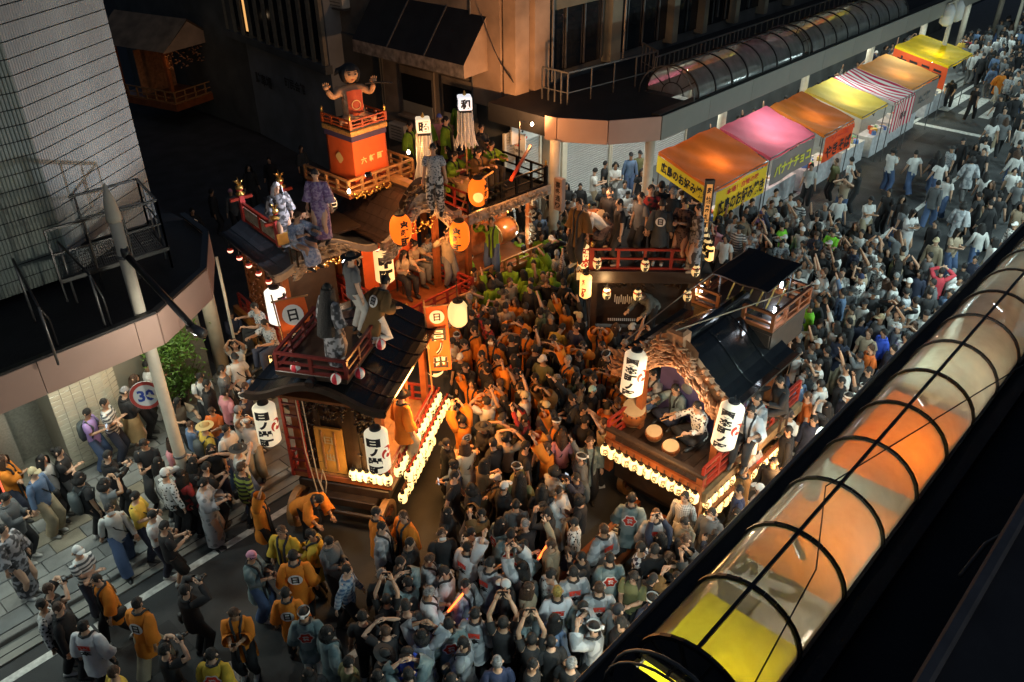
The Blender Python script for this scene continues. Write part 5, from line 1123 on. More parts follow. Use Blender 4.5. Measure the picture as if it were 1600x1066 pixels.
spotlamp(Vector((8.75, 12.5, 4.7)), (6.2, 16.4, 8.8), 330, (.82, .9, 1), 62, 'flood lamp on a mast behind the kneeling man, lighting the ribbed tower')
t = thing('lamp_mast', 'thin mast carrying the flood lamp beside the left-centre float', 'mast', (8.75, 12.5, 0)); MB().tube([(0, 0, 0), (0, 0, 4.64)], .02, 6).build('pole', M['black'], t)
# giant doll (generic child figure in a red apron)
def skinned(name, nodes, edges, m, parent, sub=2):
    me = bpy.data.meshes.new(name); me.from_pydata([n[0] for n in nodes], edges, []); o = bpy.data.objects.new(name, me); COL.objects.link(o)
    o.modifiers.new('skin', 'SKIN'); sv = me.skin_vertices[0].data
    for i, n in enumerate(nodes): sv[i].radius = (n[1], n[1]) if not isinstance(n[1], tuple) else n[1]
    sv[0].use_root = True
    md = o.modifiers.new('sub', 'SUBSURF'); md.levels = sub; md.render_levels = sub
    dg = bpy.context.evaluated_depsgraph_get(); m2 = bpy.data.meshes.new_from_object(o.evaluated_get(dg)); bpy.data.objects.remove(o); bpy.data.meshes.remove(me); m2.name = name
    m2.materials.clear(); m2.materials.append(m); m2.polygons.foreach_set('use_smooth', [True] * len(m2.polygons)); return link(m2, name, parent)
dl = at(563, 178, 6.05); dl = Vector((world(EX, tw.x, tw.y, 0).x, world(EX, tw.x, tw.y, 0).y, pzt + 1.4))
DL = thing('giant_doll', 'giant child doll in a red apron, arms out, on the draped tower', 'doll', dl, radians(-20)); DL.scale = (.86,) * 3
# faces local -Y
MSK = mat('doll_skin', (.55, .3, .16), .45, var=.04)
N_ = [((0, 0, .25), .24), ((0, 0, .55), .26), ((0, 0, .85), .24), ((0, -.02, 1.02), .1), ((-.3, -.02, .86), .11), ((-.56, -.1, .72), .095), ((-.72, -.2, .96), .07), ((.3, -.02, .86), .11), ((.52, -.16, .74), .095), ((.56, -.3, 1.0), .07), ((-.2, -.2, .1), .16), ((-.5, -.5, .12), .13), ((.2, -.2, .1), .16), ((.5, -.5, .12), .13)]
skinned('body', N_, [(0, 1), (1, 2), (2, 3), (2, 4), (4, 5), (5, 6), (2, 7), (7, 8), (8, 9), (0, 10), (10, 11), (0, 12), (12, 13)], MSK, DL)
for (hx, hy, hz, s) in ((-.74, -.21, 1.0, -1), (.57, -.31, 1.04, 1)):
    b = MB(); b.lathe([(.02, -.06), (.075, -.03), (.08, .04), (.05, .07)], (hx, hy, hz + .03), 10)
    for k in range(4): b.tube([(hx - .06 + .04 * k, hy, hz + .08), (hx - .075 + .05 * k, hy - .02, hz + .19 - .02 * abs(k - 1.5))], [.022, .016], 6)
    b.tube([(hx - s * .06, hy, hz + .0), (hx - s * .12, hy - .03, hz + .09)], [.024, .017], 6); b.build('hand', MSK, DL, True)
def headgrid(r, rz_, nose=True, nu=24, nv=16):
    b = MB(); P = []
    for j in range(nv + 1):
        th = pi * j / nv
        for i in range(nu):
            a = 2 * pi * i / nu; x = r * sin(th) * cos(a); y = r * sin(th) * sin(a); z = rz_ * cos(th)
            if z < 0: k = 1 + z / rz_ * .22; x *= k; y *= k * 1.02
            fr = max(0, -y / r)
            if nose and fr > .6 and abs(x) < r * .16 and -.28 * rz_ < z < .08 * rz_: y -= r * .14
            if nose and fr > .5 and abs(abs(x) - r * .35) < r * .17 and .02 * rz_ < z < .22 * rz_: y += r * .05
            P.append((x, y, z))
    b.add(P, [(j * nu + i, j * nu + (i + 1) % nu, (j + 1) * nu + (i + 1) % nu, (j + 1) * nu + i) for j in range(nv) for i in range(nu)]); return b
hd = headgrid(.27, .29).build('head', MSK, DL, True, (0, -.05, 1.28)); hd.scale = (.88, .88, .88)
b = MB()
for s in (-1, 1):
    b.add([(s * .1 + .045 * cos(2 * pi * i / 10), -.262, .03 + .022 * sin(2 * pi * i / 10)) for i in range(10)], [tuple(range(10))[::-1]], 0); b.box((s * .1, -.26, .1), (.09, .012, .018), 0, 0); b.lathe([(.01, -.03), (.045, 0), (.01, .03)], (s * .265, 0, -.02), 8, 2)
b.box((0, -.245, -.13), (.07, .012, .018), 0, 1); b.build('face', [M['ink'], M['redink'], MSK], hd)
b = MB(); P = []
for j in range(8):
    for i in range(20):
        a = 2 * pi * i / 20; fr = -sin(a); lim = pi * (.36 if fr > .6 else .84); th = lim * j / 7; r = .325; P.append((r * sin(th) * cos(a) * (1.08 if j > 5 else 1), r * sin(th) * sin(a) + .02, .32 * cos(th)))
b.add(P, [(j * 20 + i, j * 20 + (i + 1) % 20, (j + 1) * 20 + (i + 1) % 20, (j + 1) * 20 + i) for j in range(7) for i in range(20)]); b.tube([(-.1, .22, .12), (-.3, .26, .06), (-.42, .24, -.06)], [.1, .09, .02], 8); b.build('hair', M['ink'], hd, True)
b = MB(); b.grid(lambda u, v: (-.21 + .42 * u, -.27 - .06 * sin(pi * u) - .03 * sin(pi * v), .2 + .72 * v - .08 * abs(u - .5) * v), 8, 8); ap = b.build('apron', mat('apron_red', (.5, .07, .02), .6, var=.1), DL, True); q = MB(); ring(q, lambda x, y: (x, -.372 + .25 * x * x, .52 + y), .13, .018, n=20); q.build('ring_mark', M['goldtx'], ap)
b = MB(); b.tube([(.3, -.38, 1.05), (.6, -.42, 1.06), (1.05, -.4, .98)], .025, 7); b.build('staff', M['black'], DL)

# ------------------------------------------------------------------ float F, right rear with the black balcony
FX = thing('festival_float', 'festival float whose black balcony is crowded by green coats', 'float', (15.55, 14.75, 0), radians(-4), 'festival floats')
MB().box((0, 1.3, .7), (1.8, 2.8, .4), bev=.02).build('base_beam', M['dwood'], FX); MB().box((0, 1.1, 1.22), (2.5, 2.9, .14), bev=.02).build('deck', M['wood'], FX)
for x in (-.95, .95): wheel(FX, x, .2, .42); wheel(FX, x, 2.3, .42)
posts(FX, [(-1.15, .1), (1.15, .1), (-1.15, 2.0), (1.15, 2.0)], 1.28, 3.3, M['wood'], .14); panel(FX, (-1.1, 1.0), (1.1, 1.0), 1.3, 3.2, mat('stage_orange', (.5, .13, .03), .7, var=.3), 'stage_wall')
relief(FX, (-1.0, .05), (1.2, .05), 2.85, 3.2, 80, M['gold'], 61); relief(FX, (1.05, .02), (1.25, .02), 1.6, 3.0, 40, M['carve2'], 62, .08)
MB().box((0, .9, 3.35), (2.9, 2.5, .1), bev=.02).build('balcony_floor', M['lac'], FX); MB().box((0, -.38, 3.25), (3.0, .06, .3), bev=.02).build('carved_fascia', M['carve2'], FX); relief(FX, (-1.45, -.42), (1.45, -.42), 3.1, 3.4, 90, M['carve2'], 63)
rail(FX, [(-1.4, -.3), (1.4, -.3), (1.4, 2.0)], 3.4, .5, M['lac'], sp=.55, mids=(.5,), fin=True); rail(FX, [(1.4, 2.0), (-1.4, 2.0), (-1.4, -.3)], 3.4, .5, M['red'], sp=.6, mids=(.5,))
MB().bar((-.2, -.6, 4.05), (1.5, .4, 4.3), .07).build('red_beam', M['red'], FX)
rail(FX, [(-1.2, -.35), (1.25, -.35)], 1.29, .35, M['wood2'], sp=.5)
t = thing('bulb_lamp', 'added bare bulb on a short post at the right corner of the black balcony', 'lamp', world(FX, 1.75, .6, 4.8)); MB().lathe([(.015, -.04), (.045, 0), (.03, .04), (.012, .07)], seg=8).build('bulb', M['bulb'], t, True); MB().bar((0, 0, .07), (-.3, .2, .12), .025).build('arm', M['black'], t); MB().bar((-.3, .2, .12), (-.33, .2, -1.4), .03).build('post', M['black'], t)  # bulb, arm and post added to give the building corner a warm light
t = drum('wide_drum', 'large barrel drum on the lower stage below the black balcony', world(FX, .45, .4, 2.1), .34, .6, (.15, 1.45))
light('POINT', world(FX, .3, -.2, 2.8), 45, (1, .62, .3), .1, name='float_bulb_light'); light('POINT', world(FX, -.3, -.8, 4.3), 60, (1, .35, .07), .08, name='float_bulb_light'); light('POINT', world(FX, 1.75, .6, 4.75), 60, (1, .45, .16), .07, name='float_bulb_light'); o_ = light('SPOT', world(FX, 1.8, .65, 4.75), 520, (1, .45, .17), .06, spot=radians(120), name='float_bulb_light', blend=.8); aim(o_, (20.5, 19.5, 6.5)); light('POINT', world(FX, .9, .1, 1.9), 8, (.9, 1, .8), .06, name='float_bulb_light')  # point at the added bulb and wide spot beside it brighten the corner pilasters
# matoi standards: square lantern head with hanging white streamers
def matoi(name, label, p, txt, col, h=1.25):
    t = thing(name, label, 'standard', p, radians(-38)); MB().box((0, 0, 0), (.34, .34, .34), bev=.03).build('lantern_head', col, t); MB().box((0, 0, -.2), (.3, .3, .06)).build('collar', M['ink'], t); MB().tube([(0, 0, -.2), (0, 0, -1.9)], .022, 6).build('pole', M['wood2'], t)
    q = MB()
    for k, (u, o) in enumerate((((1, 0, 0), (0, -.173, 0)), ((0, -1, 0), (-.173, 0, 0)))): put_text(q, txt, plane_fn(o, u, (0, 0, 1), .006), .25, bold=.05)
    q.build('character', M['ink'], t); b = MB()
    for i in range(40):
        a = 2 * pi * i / 40; r0 = .1 + .04 * (i % 3); r1 = .16 + .05 * (i % 4); b.tube([(r0 * cos(a), r0 * sin(a), -.22), (r0 * 1.15 * cos(a), r0 * 1.15 * sin(a), -.22 - h * .5), (r1 * cos(a), r1 * sin(a), -.22 - h * (.9 + .1 * ((i * 7) % 5) / 5))], [.018, .016, .012], 4)
    stuff(b.build('streamers', M['white'], t)); MB().lathe([(.02, .17), (.05, .2), (.01, .3)], seg=8).build('finial', M['gold'], t)
matoi('fire_standard', 'white standard with long streamers and a black character above the doll float', at(661, 195, 5.75), '昭', paper('standard_head', (1, .8, .55), .55)); matoi('fire_standard', 'white standard lit blue with spreading streamers by the window', at(726, 160, 5.95), '和', paper('standard_head2', (.9, .92, 1), .6), .95)
# distant gabled float down the dark side street
GX = thing('distant_float', 'distant dim gabled float with a faint glow down the dark side street', 'float', (18.3, 38.6, 0), radians(14), 'festival floats')
b = MB(); b.add([(-1.6, -2.2, 3.5), (1.6, -2.2, 3.5), (0, -2.2, 4.6), (-1.6, 2.4, 3.5), (1.6, 2.4, 3.5), (0, 2.4, 4.6)], [(0, 2, 5, 3), (1, 4, 5, 2)]); b.build('roof', mat('dull_roof', (.2, .15, .1), .8, var=.4, vscale=1.5), GX); b = MB(); b.add([(-1.6, -2.15, 3.45), (1.6, -2.15, 3.45), (0, -2.15, 4.5)], [(0, 1, 2)]); b.build('gable', M['stain'], GX)
posts(GX, [(-1.1, -1.6), (1.1, -1.6), (-1.1, 1.6), (1.1, 1.6)], .9, 3.5, M['wood'], .16); MB().box((0, 0, 1), (2.6, 3.8, .3)).build('deck', M['wood'], GX); panel(GX, (-1, .5), (1, .5), 1.2, 3.2, M['carve'], 'stage_wall'); relief(GX, (-1.2, -1.7), (1.2, -1.7), 2.5, 3.4, 60, M['carve'], 71, .1)
rail(GX, [(-1.2, 1.8), (-1.2, -1.8), (1.2, -1.8)], 1.15, .5, M['wood2'], sp=.6)
light('POINT', (17.5, 36.2, 3.0), 2, (1, .55, .25), .1, name='float_bulb_light'); light('POINT', (17.0, 34.5, 4.6), 4, (1, .7, .4), .1, name='float_bulb_light')
# ================================================================== PEOPLE
# a figure faces +Y; one continuous body, clothes and hair as children; shared meshes per pose
V3 = Vector
POSES = dict(
    stand=dict(hands=((-.27, .03, .80), (.27, .03, .80))), relax=dict(hands=((-.25, -.02, .82), (.24, .06, .84)), feet=((-.12, .03), (.1, -.06)), hp=-8),
    walk=dict(hands=((-.26, .18, .88), (.26, -.14, .86)), feet=((-.08, -.26), (.08, .26)), lean=4),
    phone=dict(hands=((-.06, .3, 1.2), (.08, .3, 1.18)), hp=-28), up=dict(hands=((-.1, .24, 1.82), (.1, .24, 1.82)), hp=14, ew=.5), eye=dict(hands=((-.09, .24, 1.6), (.09, .24, 1.6)), ew=.55),
    raise_=dict(hands=((-.26, .04, .82), (.24, .2, 1.98)), hp=14), cross=dict(hands=((.08, .22, 1.12), (-.08, .23, 1.15)), ew=.6), point=dict(hands=((-.26, .05, .85), (.12, .56, 1.4))),
    bend=dict(lean=48, hands=((-.15, .62, .85), (.2, .66, .9)), hp=-20), sit=dict(hip=.46, feet=((-.12, .42), (.12, .44)), hands=((-.2, .46, .8), (.2, .46, .86)), ew=.45, lean=8, hp=-18),
    floor=dict(hip=.13, feet=((.18, .36), (-.18, .36)), hands=((-.2, .5, .46), (.22, .48, .55)), ew=.45, lean=10, hp=-15), flute=dict(hands=((.12, .17, 1.5), (.32, .12, 1.5)), ew=.3),
    hold=dict(hands=((-.02, .3, 1.25), (.06, .28, 1.0)), ew=.35), kneel=dict(hip=.4, feet=((-.14, -.3), (.14, -.28)), hands=((-.2, .2, .5), (.25, .3, .55)), lean=25, hp=-10),
)
def skel(pn):
    p = POSES[pn]; hip = p.get('hip', .9); ln = radians(p.get('lean', 0)); base = V3((0, 0, hip))
    def up(x, y, z):
        y2 = y * cos(ln) + z * sin(ln); z2 = z * cos(ln) - y * sin(ln); return base + V3((x, y2, z2))
    J = dict(up=up, hip=base, ln=ln, hp=radians(p.get('hp', 0)))
    J['head'] = up(0, .02 + .03 * sin(-J['hp']), .695); J['neck'] = up(0, 0, .53)
    J['sh'] = [up(s * .152, 0, .482) for s in (-1, 1)]; J['hipj'] = [base + V3((s * .09, 0, -.02)) for s in (-1, 1)]
    ft = p.get('feet', ((-.1, 0), (.1, 0))); J['an'] = [V3((f[0], f[1], .085)) for f in ft]
    def ik(a, b, l1, l2, hint):
        d = b - a; L = min(d.length, (l1 + l2) * .995); b = a + d.normalized() * L; c = (l1 * l1 + L * L - l2 * l2) / (2 * L); h = sqrt(max(0, l1 * l1 - c * c)); u = d.normalized(); w = (hint - u * hint.dot(u)); w = w.normalized() if w.length > 1e-5 else V3((0, 0, 1)); return a + u * c + w * h, b
    J['el'] = []; J['wr'] = []; J['kn'] = []
    ew = p.get('ew', .2)
    for i, s in enumerate((-1, 1)):
        e, w = ik(J['sh'][i], V3(p['hands'][i]), .275, .25, V3((s * ew, -.35, -.5))); J['el'].append(e); J['wr'].append(w)
        k, a = ik(J['hipj'][i], J['an'][i], .43, .42, V3((s * (.6 if pn == 'floor' else .08), 1 if pn != 'kneel' else .8, .35 if pn != 'kneel' else -.2))); J['kn'].append(k); J['an'][i] = a
    return J
SK = {}
def sk(pn):
    if pn not in SK: SK[pn] = skel(pn)
    return SK[pn]
TORSO = [(-.06, .125, .1), (.0, .165, .118), (.1, .15, .105), (.2, .14, .1), (.32, .165, .115), (.42, .185, .115), (.49, .15, .09), (.53, .06, .06)]
def torso_rings(b, J, rings, n=20, off=0, mi=0, cap=False, wave=0, skew=0):
    P = []; r0 = random.Random(len(rings))
    for j, (z, rx, ry) in enumerate(rings):
        for i in range(n):
            a = 2 * pi * i / n; k = 1 + (wave * sin(5 * a + j) * max(0, 1 - j / len(rings)) if wave else 0)
            P.append(J['up']((rx + off) * .89 * cos(a) * k, (ry + off) * sin(a) * k, z))
    fs = [(j * n + i, j * n + (i + 1) % n, (j + 1) * n + (i + 1) % n, (j + 1) * n + i) for j in range(len(rings) - 1) for i in range(n)]
    if cap: fs += [tuple(range(n))[::-1], tuple((len(rings) - 1) * n + i for i in range(n))]
    return b.add(P, fs, mi)
def headmat(J): return Matrix.Translation(J['head']) @ Matrix.Rotation(J['hp'] + (0 if J['ln'] < .5 else -J['ln'] * .4), 4, 'X')
def head_pts(nu=16, nv=12, r=.076, rz=.113):
    b = headgrid(r, rz, True, nu, nv)      # faces -Y: flip to +Y
    return [V3((-x, -y * 1.16, z)) for x, y, z in b.v], b.f
HAND_CACHE = {}
def hand(b, w, d, side, curl=.5):
    'palm, four unequal bent fingers and a thumb from the side of the palm'
    d = d.normalized(); u = d.cross(V3((0, 0, 1)));
    u = V3((1, 0, 0)) if u.length < .1 else u.normalized(); n = u.cross(d)
    b.tube([w - d * .02, w + d * .03, w + d * .085], [.026, .04, .036], 6, sq=.5)
    for k, L in enumerate((.07, .08, .075, .058)):
        o = w + d * .08 + u * (-.027 + .018 * k); b.tube([o, o + d * L * .55, o + d * L * .85 - n * L * curl], [.0098, .009, .007], 4)
    o = w + d * .025 + u * side * -.034; b.tube([o, o + d * .03 + u * side * -.022, o + d * .062 + u * side * -.02 - n * .015], [.0115, .0105, .008], 4)
def body_mesh(pn):
    J = sk(pn); b = MB()
    torso_rings(b, J, TORSO, cap=True)
    b.tube([J['up'](0, 0, .5), J['head'] + V3((0, 0, -.05))], [.056, .052], 10)
    H, F = head_pts(); hm = headmat(J); b.add([hm @ p for p in H], F)
    for s in (-1, 1): b.tube([hm @ V3((s * .075, -.005, -.03)), hm @ V3((s * .095, -.015, 0)), hm @ V3((s * .078, -.01, .035))], [.012, .02, .012], 5)
    for i in range(2):
        b.tube([J['up']((-.13, .13)[i], 0, .46), J['sh'][i], J['sh'][i].lerp(J['el'][i], .5), J['el'][i], J['el'][i].lerp(J['wr'][i], .4), J['wr'][i]], [.05, .058, .05, .04, .041, .027], 8)
        b.tube([J['hipj'][i] + V3((0, 0, .03)), J['hipj'][i].lerp(J['kn'][i], .4), J['kn'][i], J['kn'][i].lerp(J['an'][i], .35), J['an'][i]], [.092, .085, .056, .058, .04], 8)
    me = b.mesh('body', M['skin']); o = bpy.data.objects.new('body', me); COL.objects.link(o)
    md = o.modifiers.new('r', 'REMESH'); md.mode = 'VOXEL'; md.voxel_size = .0135
    sm = o.modifiers.new('s', 'SMOOTH'); sm.factor = .5; sm.iterations = 2
    dc = o.modifiers.new('d', 'DECIMATE'); dc.ratio = .2
    dg = bpy.context.evaluated_depsgraph_get(); m2 = bpy.data.meshes.new_from_object(o.evaluated_get(dg)); bpy.data.objects.remove(o); bpy.data.meshes.remove(me)
    g = MB(); g.add([v.co[:] for v in m2.vertices], [tuple(p.vertices) for p in m2.polygons]); bpy.data.meshes.remove(m2)
    for i, s in enumerate((-1, 1)): hand(g, J['wr'][i], J['wr'][i] - J['el'][i], s, .7 if pn in ('phone', 'up', 'eye', 'hold', 'flute', 'floor', 'sit') else .35)
    # eyes, brows, mouth
    for s in (-1, 1):
        g.add([hm @ V3((s * .029 + .012 * cos(2 * pi * k / 8), .0885, .012 + .0065 * sin(2 * pi * k / 8))) for k in range(8)], [tuple(range(8)) if 1 else ()], 1)
        g.add([hm @ V3((s * .029 + dx, .0905, .032 + dz)) for dx, dz in ((-.018, -.003), (.018, -.003), (.018, .004), (-.018, .004))], [(0, 1, 2, 3)], 1)
    g.add([hm @ V3((dx, .087, -.053 + dz)) for dx, dz in ((-.021, -.004), (.021, -.004), (.018, .005), (-.018, .005))], [(0, 1, 2, 3)], 2)
    return g.mesh('body', [M['skin'], M['ink'], mat('lip', (.35, .1, .08), .5)], True)
def low_body(pn):
    J = sk(pn); b = MB(); H, F = head_pts(9, 6); hm = headmat(J); b.add([hm @ p for p in H], F); b.tube([J['up'](0, 0, .5), J['head']], .054, 6)
    for i in range(2): b.tube([J['sh'][i], J['el'][i], J['wr'][i], J['wr'][i] + (J['wr'][i] - J['el'][i]).normalized() * .16], [.05, .042, .03, .02], 6)
    for i in range(2): b.tube([J['hipj'][i], J['kn'][i], J['an'][i]], [.085, .055, .04], 5)
    return b
def sleeve(b, J, i, frac, r0, r1, n=10, fold=.006):
    s, e, w = J['sh'][i], J['el'][i], J['wr'][i]; st = J['up']((-.1, .1)[i], 0, .462); s2 = s + V3((0, 0, -.012)) if J['ln'] < .5 else s; pts = [st, s2]; rr = [r0 * .62, r0 * .84]
    if frac <= .5: pts += [s.lerp(e, frac), s.lerp(e, frac * 2 * .98)]; rr += [r0 + (r1 - r0) * .5, r1]
    else:
        t = (frac - .5) * 2; pts += [s.lerp(e, .5), e, e.lerp(w, t * .5), e.lerp(w, t)]; rr += [r0 + (r1 - r0) * .3, r0 + (r1 - r0) * .6, r0 + (r1 - r0) * .8, r1]
    b.tube(pts, rr, n, cap=False)
def legs(b, J, frac, r, ra, n=10):
    for i in range(2):
        h, k, a = J['hipj'][i], J['kn'][i], J['an'][i]; pts = [h + V3((0, 0, .05)), h.lerp(k, .5), k]; rr = [r, r * .96, r * .8 + ra * .2]
        t = max(0, (frac - .5) * 2)
        if t: pts += [k.lerp(a, t * .5), k.lerp(a, t)]; rr += [(r + ra) * .5, ra]
        b.tube(pts, rr, n, cap=False)
def skirt(b, J, zlo, r, wave=.06, n=16, z0=.1):
    P = []; L = 6; hip = J['hip']; fl = sum((f for f in J['an']), V3()) / 2; kn = (J['kn'][0] + J['kn'][1]) / 2
    for j in range(L + 1):
        t = j / L; c = J['up'](0, 0, z0 * (1 - t)) if t < .3 else hip.lerp(V3((fl.x, fl.y, zlo)), (t - .15) / .85) if hip.z > .6 else hip.lerp(kn, min(1, t * 1.2)).lerp(V3((fl.x, fl.y, max(zlo, .1))), max(0, t - .6) * 2.4)
        for i in range(n):
            a = 2 * pi * i / n; q = (.186 + (max(r, .2) - .186) * t ** .8) * (1 + wave * t * sin(7 * a)); P.append(c + V3((q * cos(a), q * .8 * sin(a), 0)))
    b.add(P, [((j + 1) * n + i, (j + 1) * n + (i + 1) % n, j * n + (i + 1) % n, j * n + i) for j in range(L) for i in range(n)])
def scalez(r, k=1.0): return r
def garment(kind, pn):
    J = sk(pn); b = MB()
    T = [(-.1, .178, .13), (0, .182, .135), (.1, .17, .128), (.2, .163, .124), (.32, .183, .134), (.42, .2, .132), (.49, .165, .105), (.525, .078, .078)]
    if kind == 'tee': torso_rings(b, J, T, wave=.04); [sleeve(b, J, i, .36, .075, .083) for i in (0, 1)]
    elif kind == 'shirt': torso_rings(b, J, T, wave=.05); [sleeve(b, J, i, .95, .073, .05) for i in (0, 1)]
    elif kind == 'jacket':
        torso_rings(b, J, [(z, a + .018, c + .018) for z, a, c in [(-.16, .175, .13)] + T], wave=.04); [sleeve(b, J, i, .96, .082, .056) for i in (0, 1)]
        b.tube([J['up'](.085 * cos(2 * pi * i / 12), .085 * sin(2 * pi * i / 12) - .01, .53) for i in range(13)], .028, 5, cap=False)
    elif kind == 'happi':
        torso_rings(b, J, [(-.34, .225, .175), (-.2, .215, .165), (-.1, .205, .15), (0, .2, .145), (.1, .19, .14), (.2, .185, .138), (.32, .198, .143), (.42, .208, .14), (.49, .17, .11), (.53, .082, .08)], wave=.05)
        [sleeve(b, J, i, .82, .09, .115) for i in (0, 1)]
    elif kind == 'yukata':
        torso_rings(b, J, [(-.05, .19, .14)] + T[2:], wave=.02); [sleeve(b, J, i, .8, .088, .12) for i in (0, 1)]; skirt(b, J, .12, .2, .03)
    elif kind == 'dress': torso_rings(b, J, [(0, .18, .135)] + T[2:], wave=.02); [sleeve(b, J, i, .38, .074, .085) for i in (0, 1)]; skirt(b, J, .3, .3, .07)
    elif kind == 'pants': torso_rings(b, J, [(-.1, .16, .125), (-.03, .178, .13), (.06, .168, .122), (.12, .158, .115)]); legs(b, J, .97, .1, .07)
    elif kind == 'wide': torso_rings(b, J, [(-.1, .165, .13), (-.03, .18, .132), (.06, .168, .122), (.12, .158, .115)]); legs(b, J, .97, .108, .11)
    elif kind == 'shorts': torso_rings(b, J, [(-.1, .165, .13), (-.03, .18, .132), (.06, .168, .122), (.12, .158, .115)]); legs(b, J, .5, .108, .1)
    elif kind == 'skirt': skirt(b, J, .42 if J['hip'].z > .6 else .1, .26, .06)
    elif kind == 'collar':
        for s in (-1, 1):
            P = [J['up'](s * .075, -.05, .54), J['up'](s * .085, .05, .535), J['up'](s * .06, .125, .46), J['up'](s * .045, .152, .3), J['up'](s * .04, .155, .1), J['up'](s * .05, .168, -.1), J['up'](s * .06, .182, -.32)]
            b.tube(P, [.02, .022, .024, .024, .024, .024, .024], 5)
        b.tube([J['up'](-.075, -.05, .54), J['up'](0, -.088, .535), J['up'](.075, -.05, .54)], .022, 5)
    elif kind == 'shoe':
        P = [(-.05, .04, .0), (.02, .045, 0), (.13, .042, 0), (.19, .025, 0)]; prof = [(-.07, .03, .03), (-.045, .042, .05), (.02, .044, .05), (.1, .046, .036), (.165, .035, .028), (.185, .015, .02)]; n = 8; V = []
        for y, w, h in prof:
            for i in range(n): a = 2 * pi * i / n; V.append((w * cos(a), y, max(-.0, h + h * sin(a))))
        b.add(V, [(j * n + i, j * n + (i + 1) % n, (j + 1) * n + (i + 1) % n, (j + 1) * n + i) for j in range(len(prof) - 1) for i in range(n)] + [tuple(range(n))[::-1], tuple((len(prof) - 1) * n + i for i in range(n))])
    elif kind == 'pack':
        c = [(-.02, .11, .06), (.1, .15, .09), (.3, .15, .09), (.42, .12, .07)]; n = 10; V = []
        for z, rx, ry in c:
            for i in range(n): a = 2 * pi * i / n; V.append(J['up'](rx * cos(a), -.2 + ry * sin(a), z))
        b.add(V, [(j * n + i, j * n + (i + 1) % n, (j + 1) * n + (i + 1) % n, (j + 1) * n + i) for j in range(3) for i in range(n)] + [tuple(range(n))[::-1], tuple(3 * n + i for i in range(n))])
        for s in (-1, 1): b.tube([J['up'](s * .09, -.14, .4), J['up'](s * .11, 0, .53), J['up'](s * .11, .145, .38), J['up'](s * .13, .06, .1)], .02, 5)
    elif kind == 'bag':
        b.tube([J['up'](.14, -.02, .52), J['up'](.02, .155, .3), J['up'](-.18, .06, .02), J['up'](-.02, -.15, .25), J['up'](.14, -.02, .52)], .012, 5); c = J['up'](-.24, .0, -.06); b.box(c, (.1, .24, .2), bev=.02)
    elif kind == 'phone':
        c = (J['wr'][0] + J['wr'][1]) / 2 if pn not in ('raise_', 'point') else J['wr'][1]; d = (c - (J['el'][0] + J['el'][1]) / 2).normalized() if pn not in ('raise_', 'point') else V3((0, .3, 1)).normalized(); c = c + d * .09; b.box(c, (.15 if pn in ('up', 'eye') else .075, .012, .075 if pn in ('up', 'eye') else .15))
    elif kind == 'camera':
        c = (J['wr'][0] + J['wr'][1]) / 2 + V3((0, .03, .03)); b.box(c, (.13, .07, .09), bev=.01); b.tube([c, c + V3((0, .13, 0))], .035, 8)
    elif kind == 'baton':
        c = J['wr'][1]; d = V3((.1, .5, .85)).normalized(); b.tube([c, c + d * .5], .018, 7)
    elif kind == 'flute':
        b.tube([J['head'] + V3((-.03, .11, -.06)), J['wr'][1] + V3((.08, .05, .03))], .011, 6)
    elif kind == 'sticks':
        for i in range(2): b.tube([J['wr'][i] + V3((0, .02, .0)), J['wr'][i] + V3((.0, .3, .03))], .009, 5)
    elif kind == 'crest':
        f = lambda x, y: J['up'](-x, -.139 - .012 + .16 * (x * x) * 2, .3 + y); disc(b, f, .125, 1, 36, lobes=6); g = lambda x, y: V3(f(x, y)) + (J['up'](0, -.006, 0) - J['hip'])
        disc(b, g, .105, 0, 36, lobes=6)
        h2 = lambda x, y: V3(f(x, y)) + (J['up'](0, -.012, 0) - J['hip']); put_text(b, '祭', h2, .11, 0, 0, .02, 1)
    elif kind == 'crestb':
        f = lambda x, y: J['up'](-x, -.152 + .3 * (x * x), .3 + y); disc(b, f, .115, 1, 16); h2 = lambda x, y: V3(f(x, y)) + (J['up'](0, -.008, 0) - J['hip']); put_text(b, '日', h2, .15, 0, 0, .03, 0)
    elif kind == 'crestw':
        f = lambda x, y: J['up'](-x, -.152 + .3 * (x * x), .3 + y); put_text(b, '西', f, .11, 0, .06, .05, 0, .2); put_text(b, '本', f, .11, 0, -.06, .05, 1, .18)
    elif kind in ('short', 'long', 'bob', 'bun', 'cap', 'hat', 'band', 'towel', 'mane', 'hood'):
        hm = headmat(J); n = 16; r, rz = .0825, .121; P = []; rings = 8
        for j in range(rings):
            for i in range(n):
                a = 2 * pi * i / n; fr = sin(a)       # +Y = face
                lim = {'short': (.33, .60), 'cap': (.42, .5), 'hat': (.44, .5), 'band': (.33, .58), 'towel': (.42, .52)}.get(kind, (.34, .72)); lm = pi * (lim[0] + (lim[1] - lim[0]) * (1 - max(0, fr + .15) / 1.15) ** .6)
                th = lm * j / (rings - 1); k = 1 + (.055 * noise.noise(V3((cos(a) * 3, sin(a) * 3, j * .9))) * 2 if kind in ('short', 'bob', 'long', 'mane') else 0); y = r * sin(th) * sin(a) * 1.12 * k - .004; P.append(V3((r * sin(th) * cos(a) * k, y, rz * cos(th) * k + (.006 if kind in ('cap', 'hat') else 0))))
        fs = [(j * n + i, (j + 1) * n + i, (j + 1) * n + (i + 1) % n, j * n + (i + 1) % n) for j in range(rings - 1) for i in range(n)]
        b.add([hm @ p for p in P], fs)
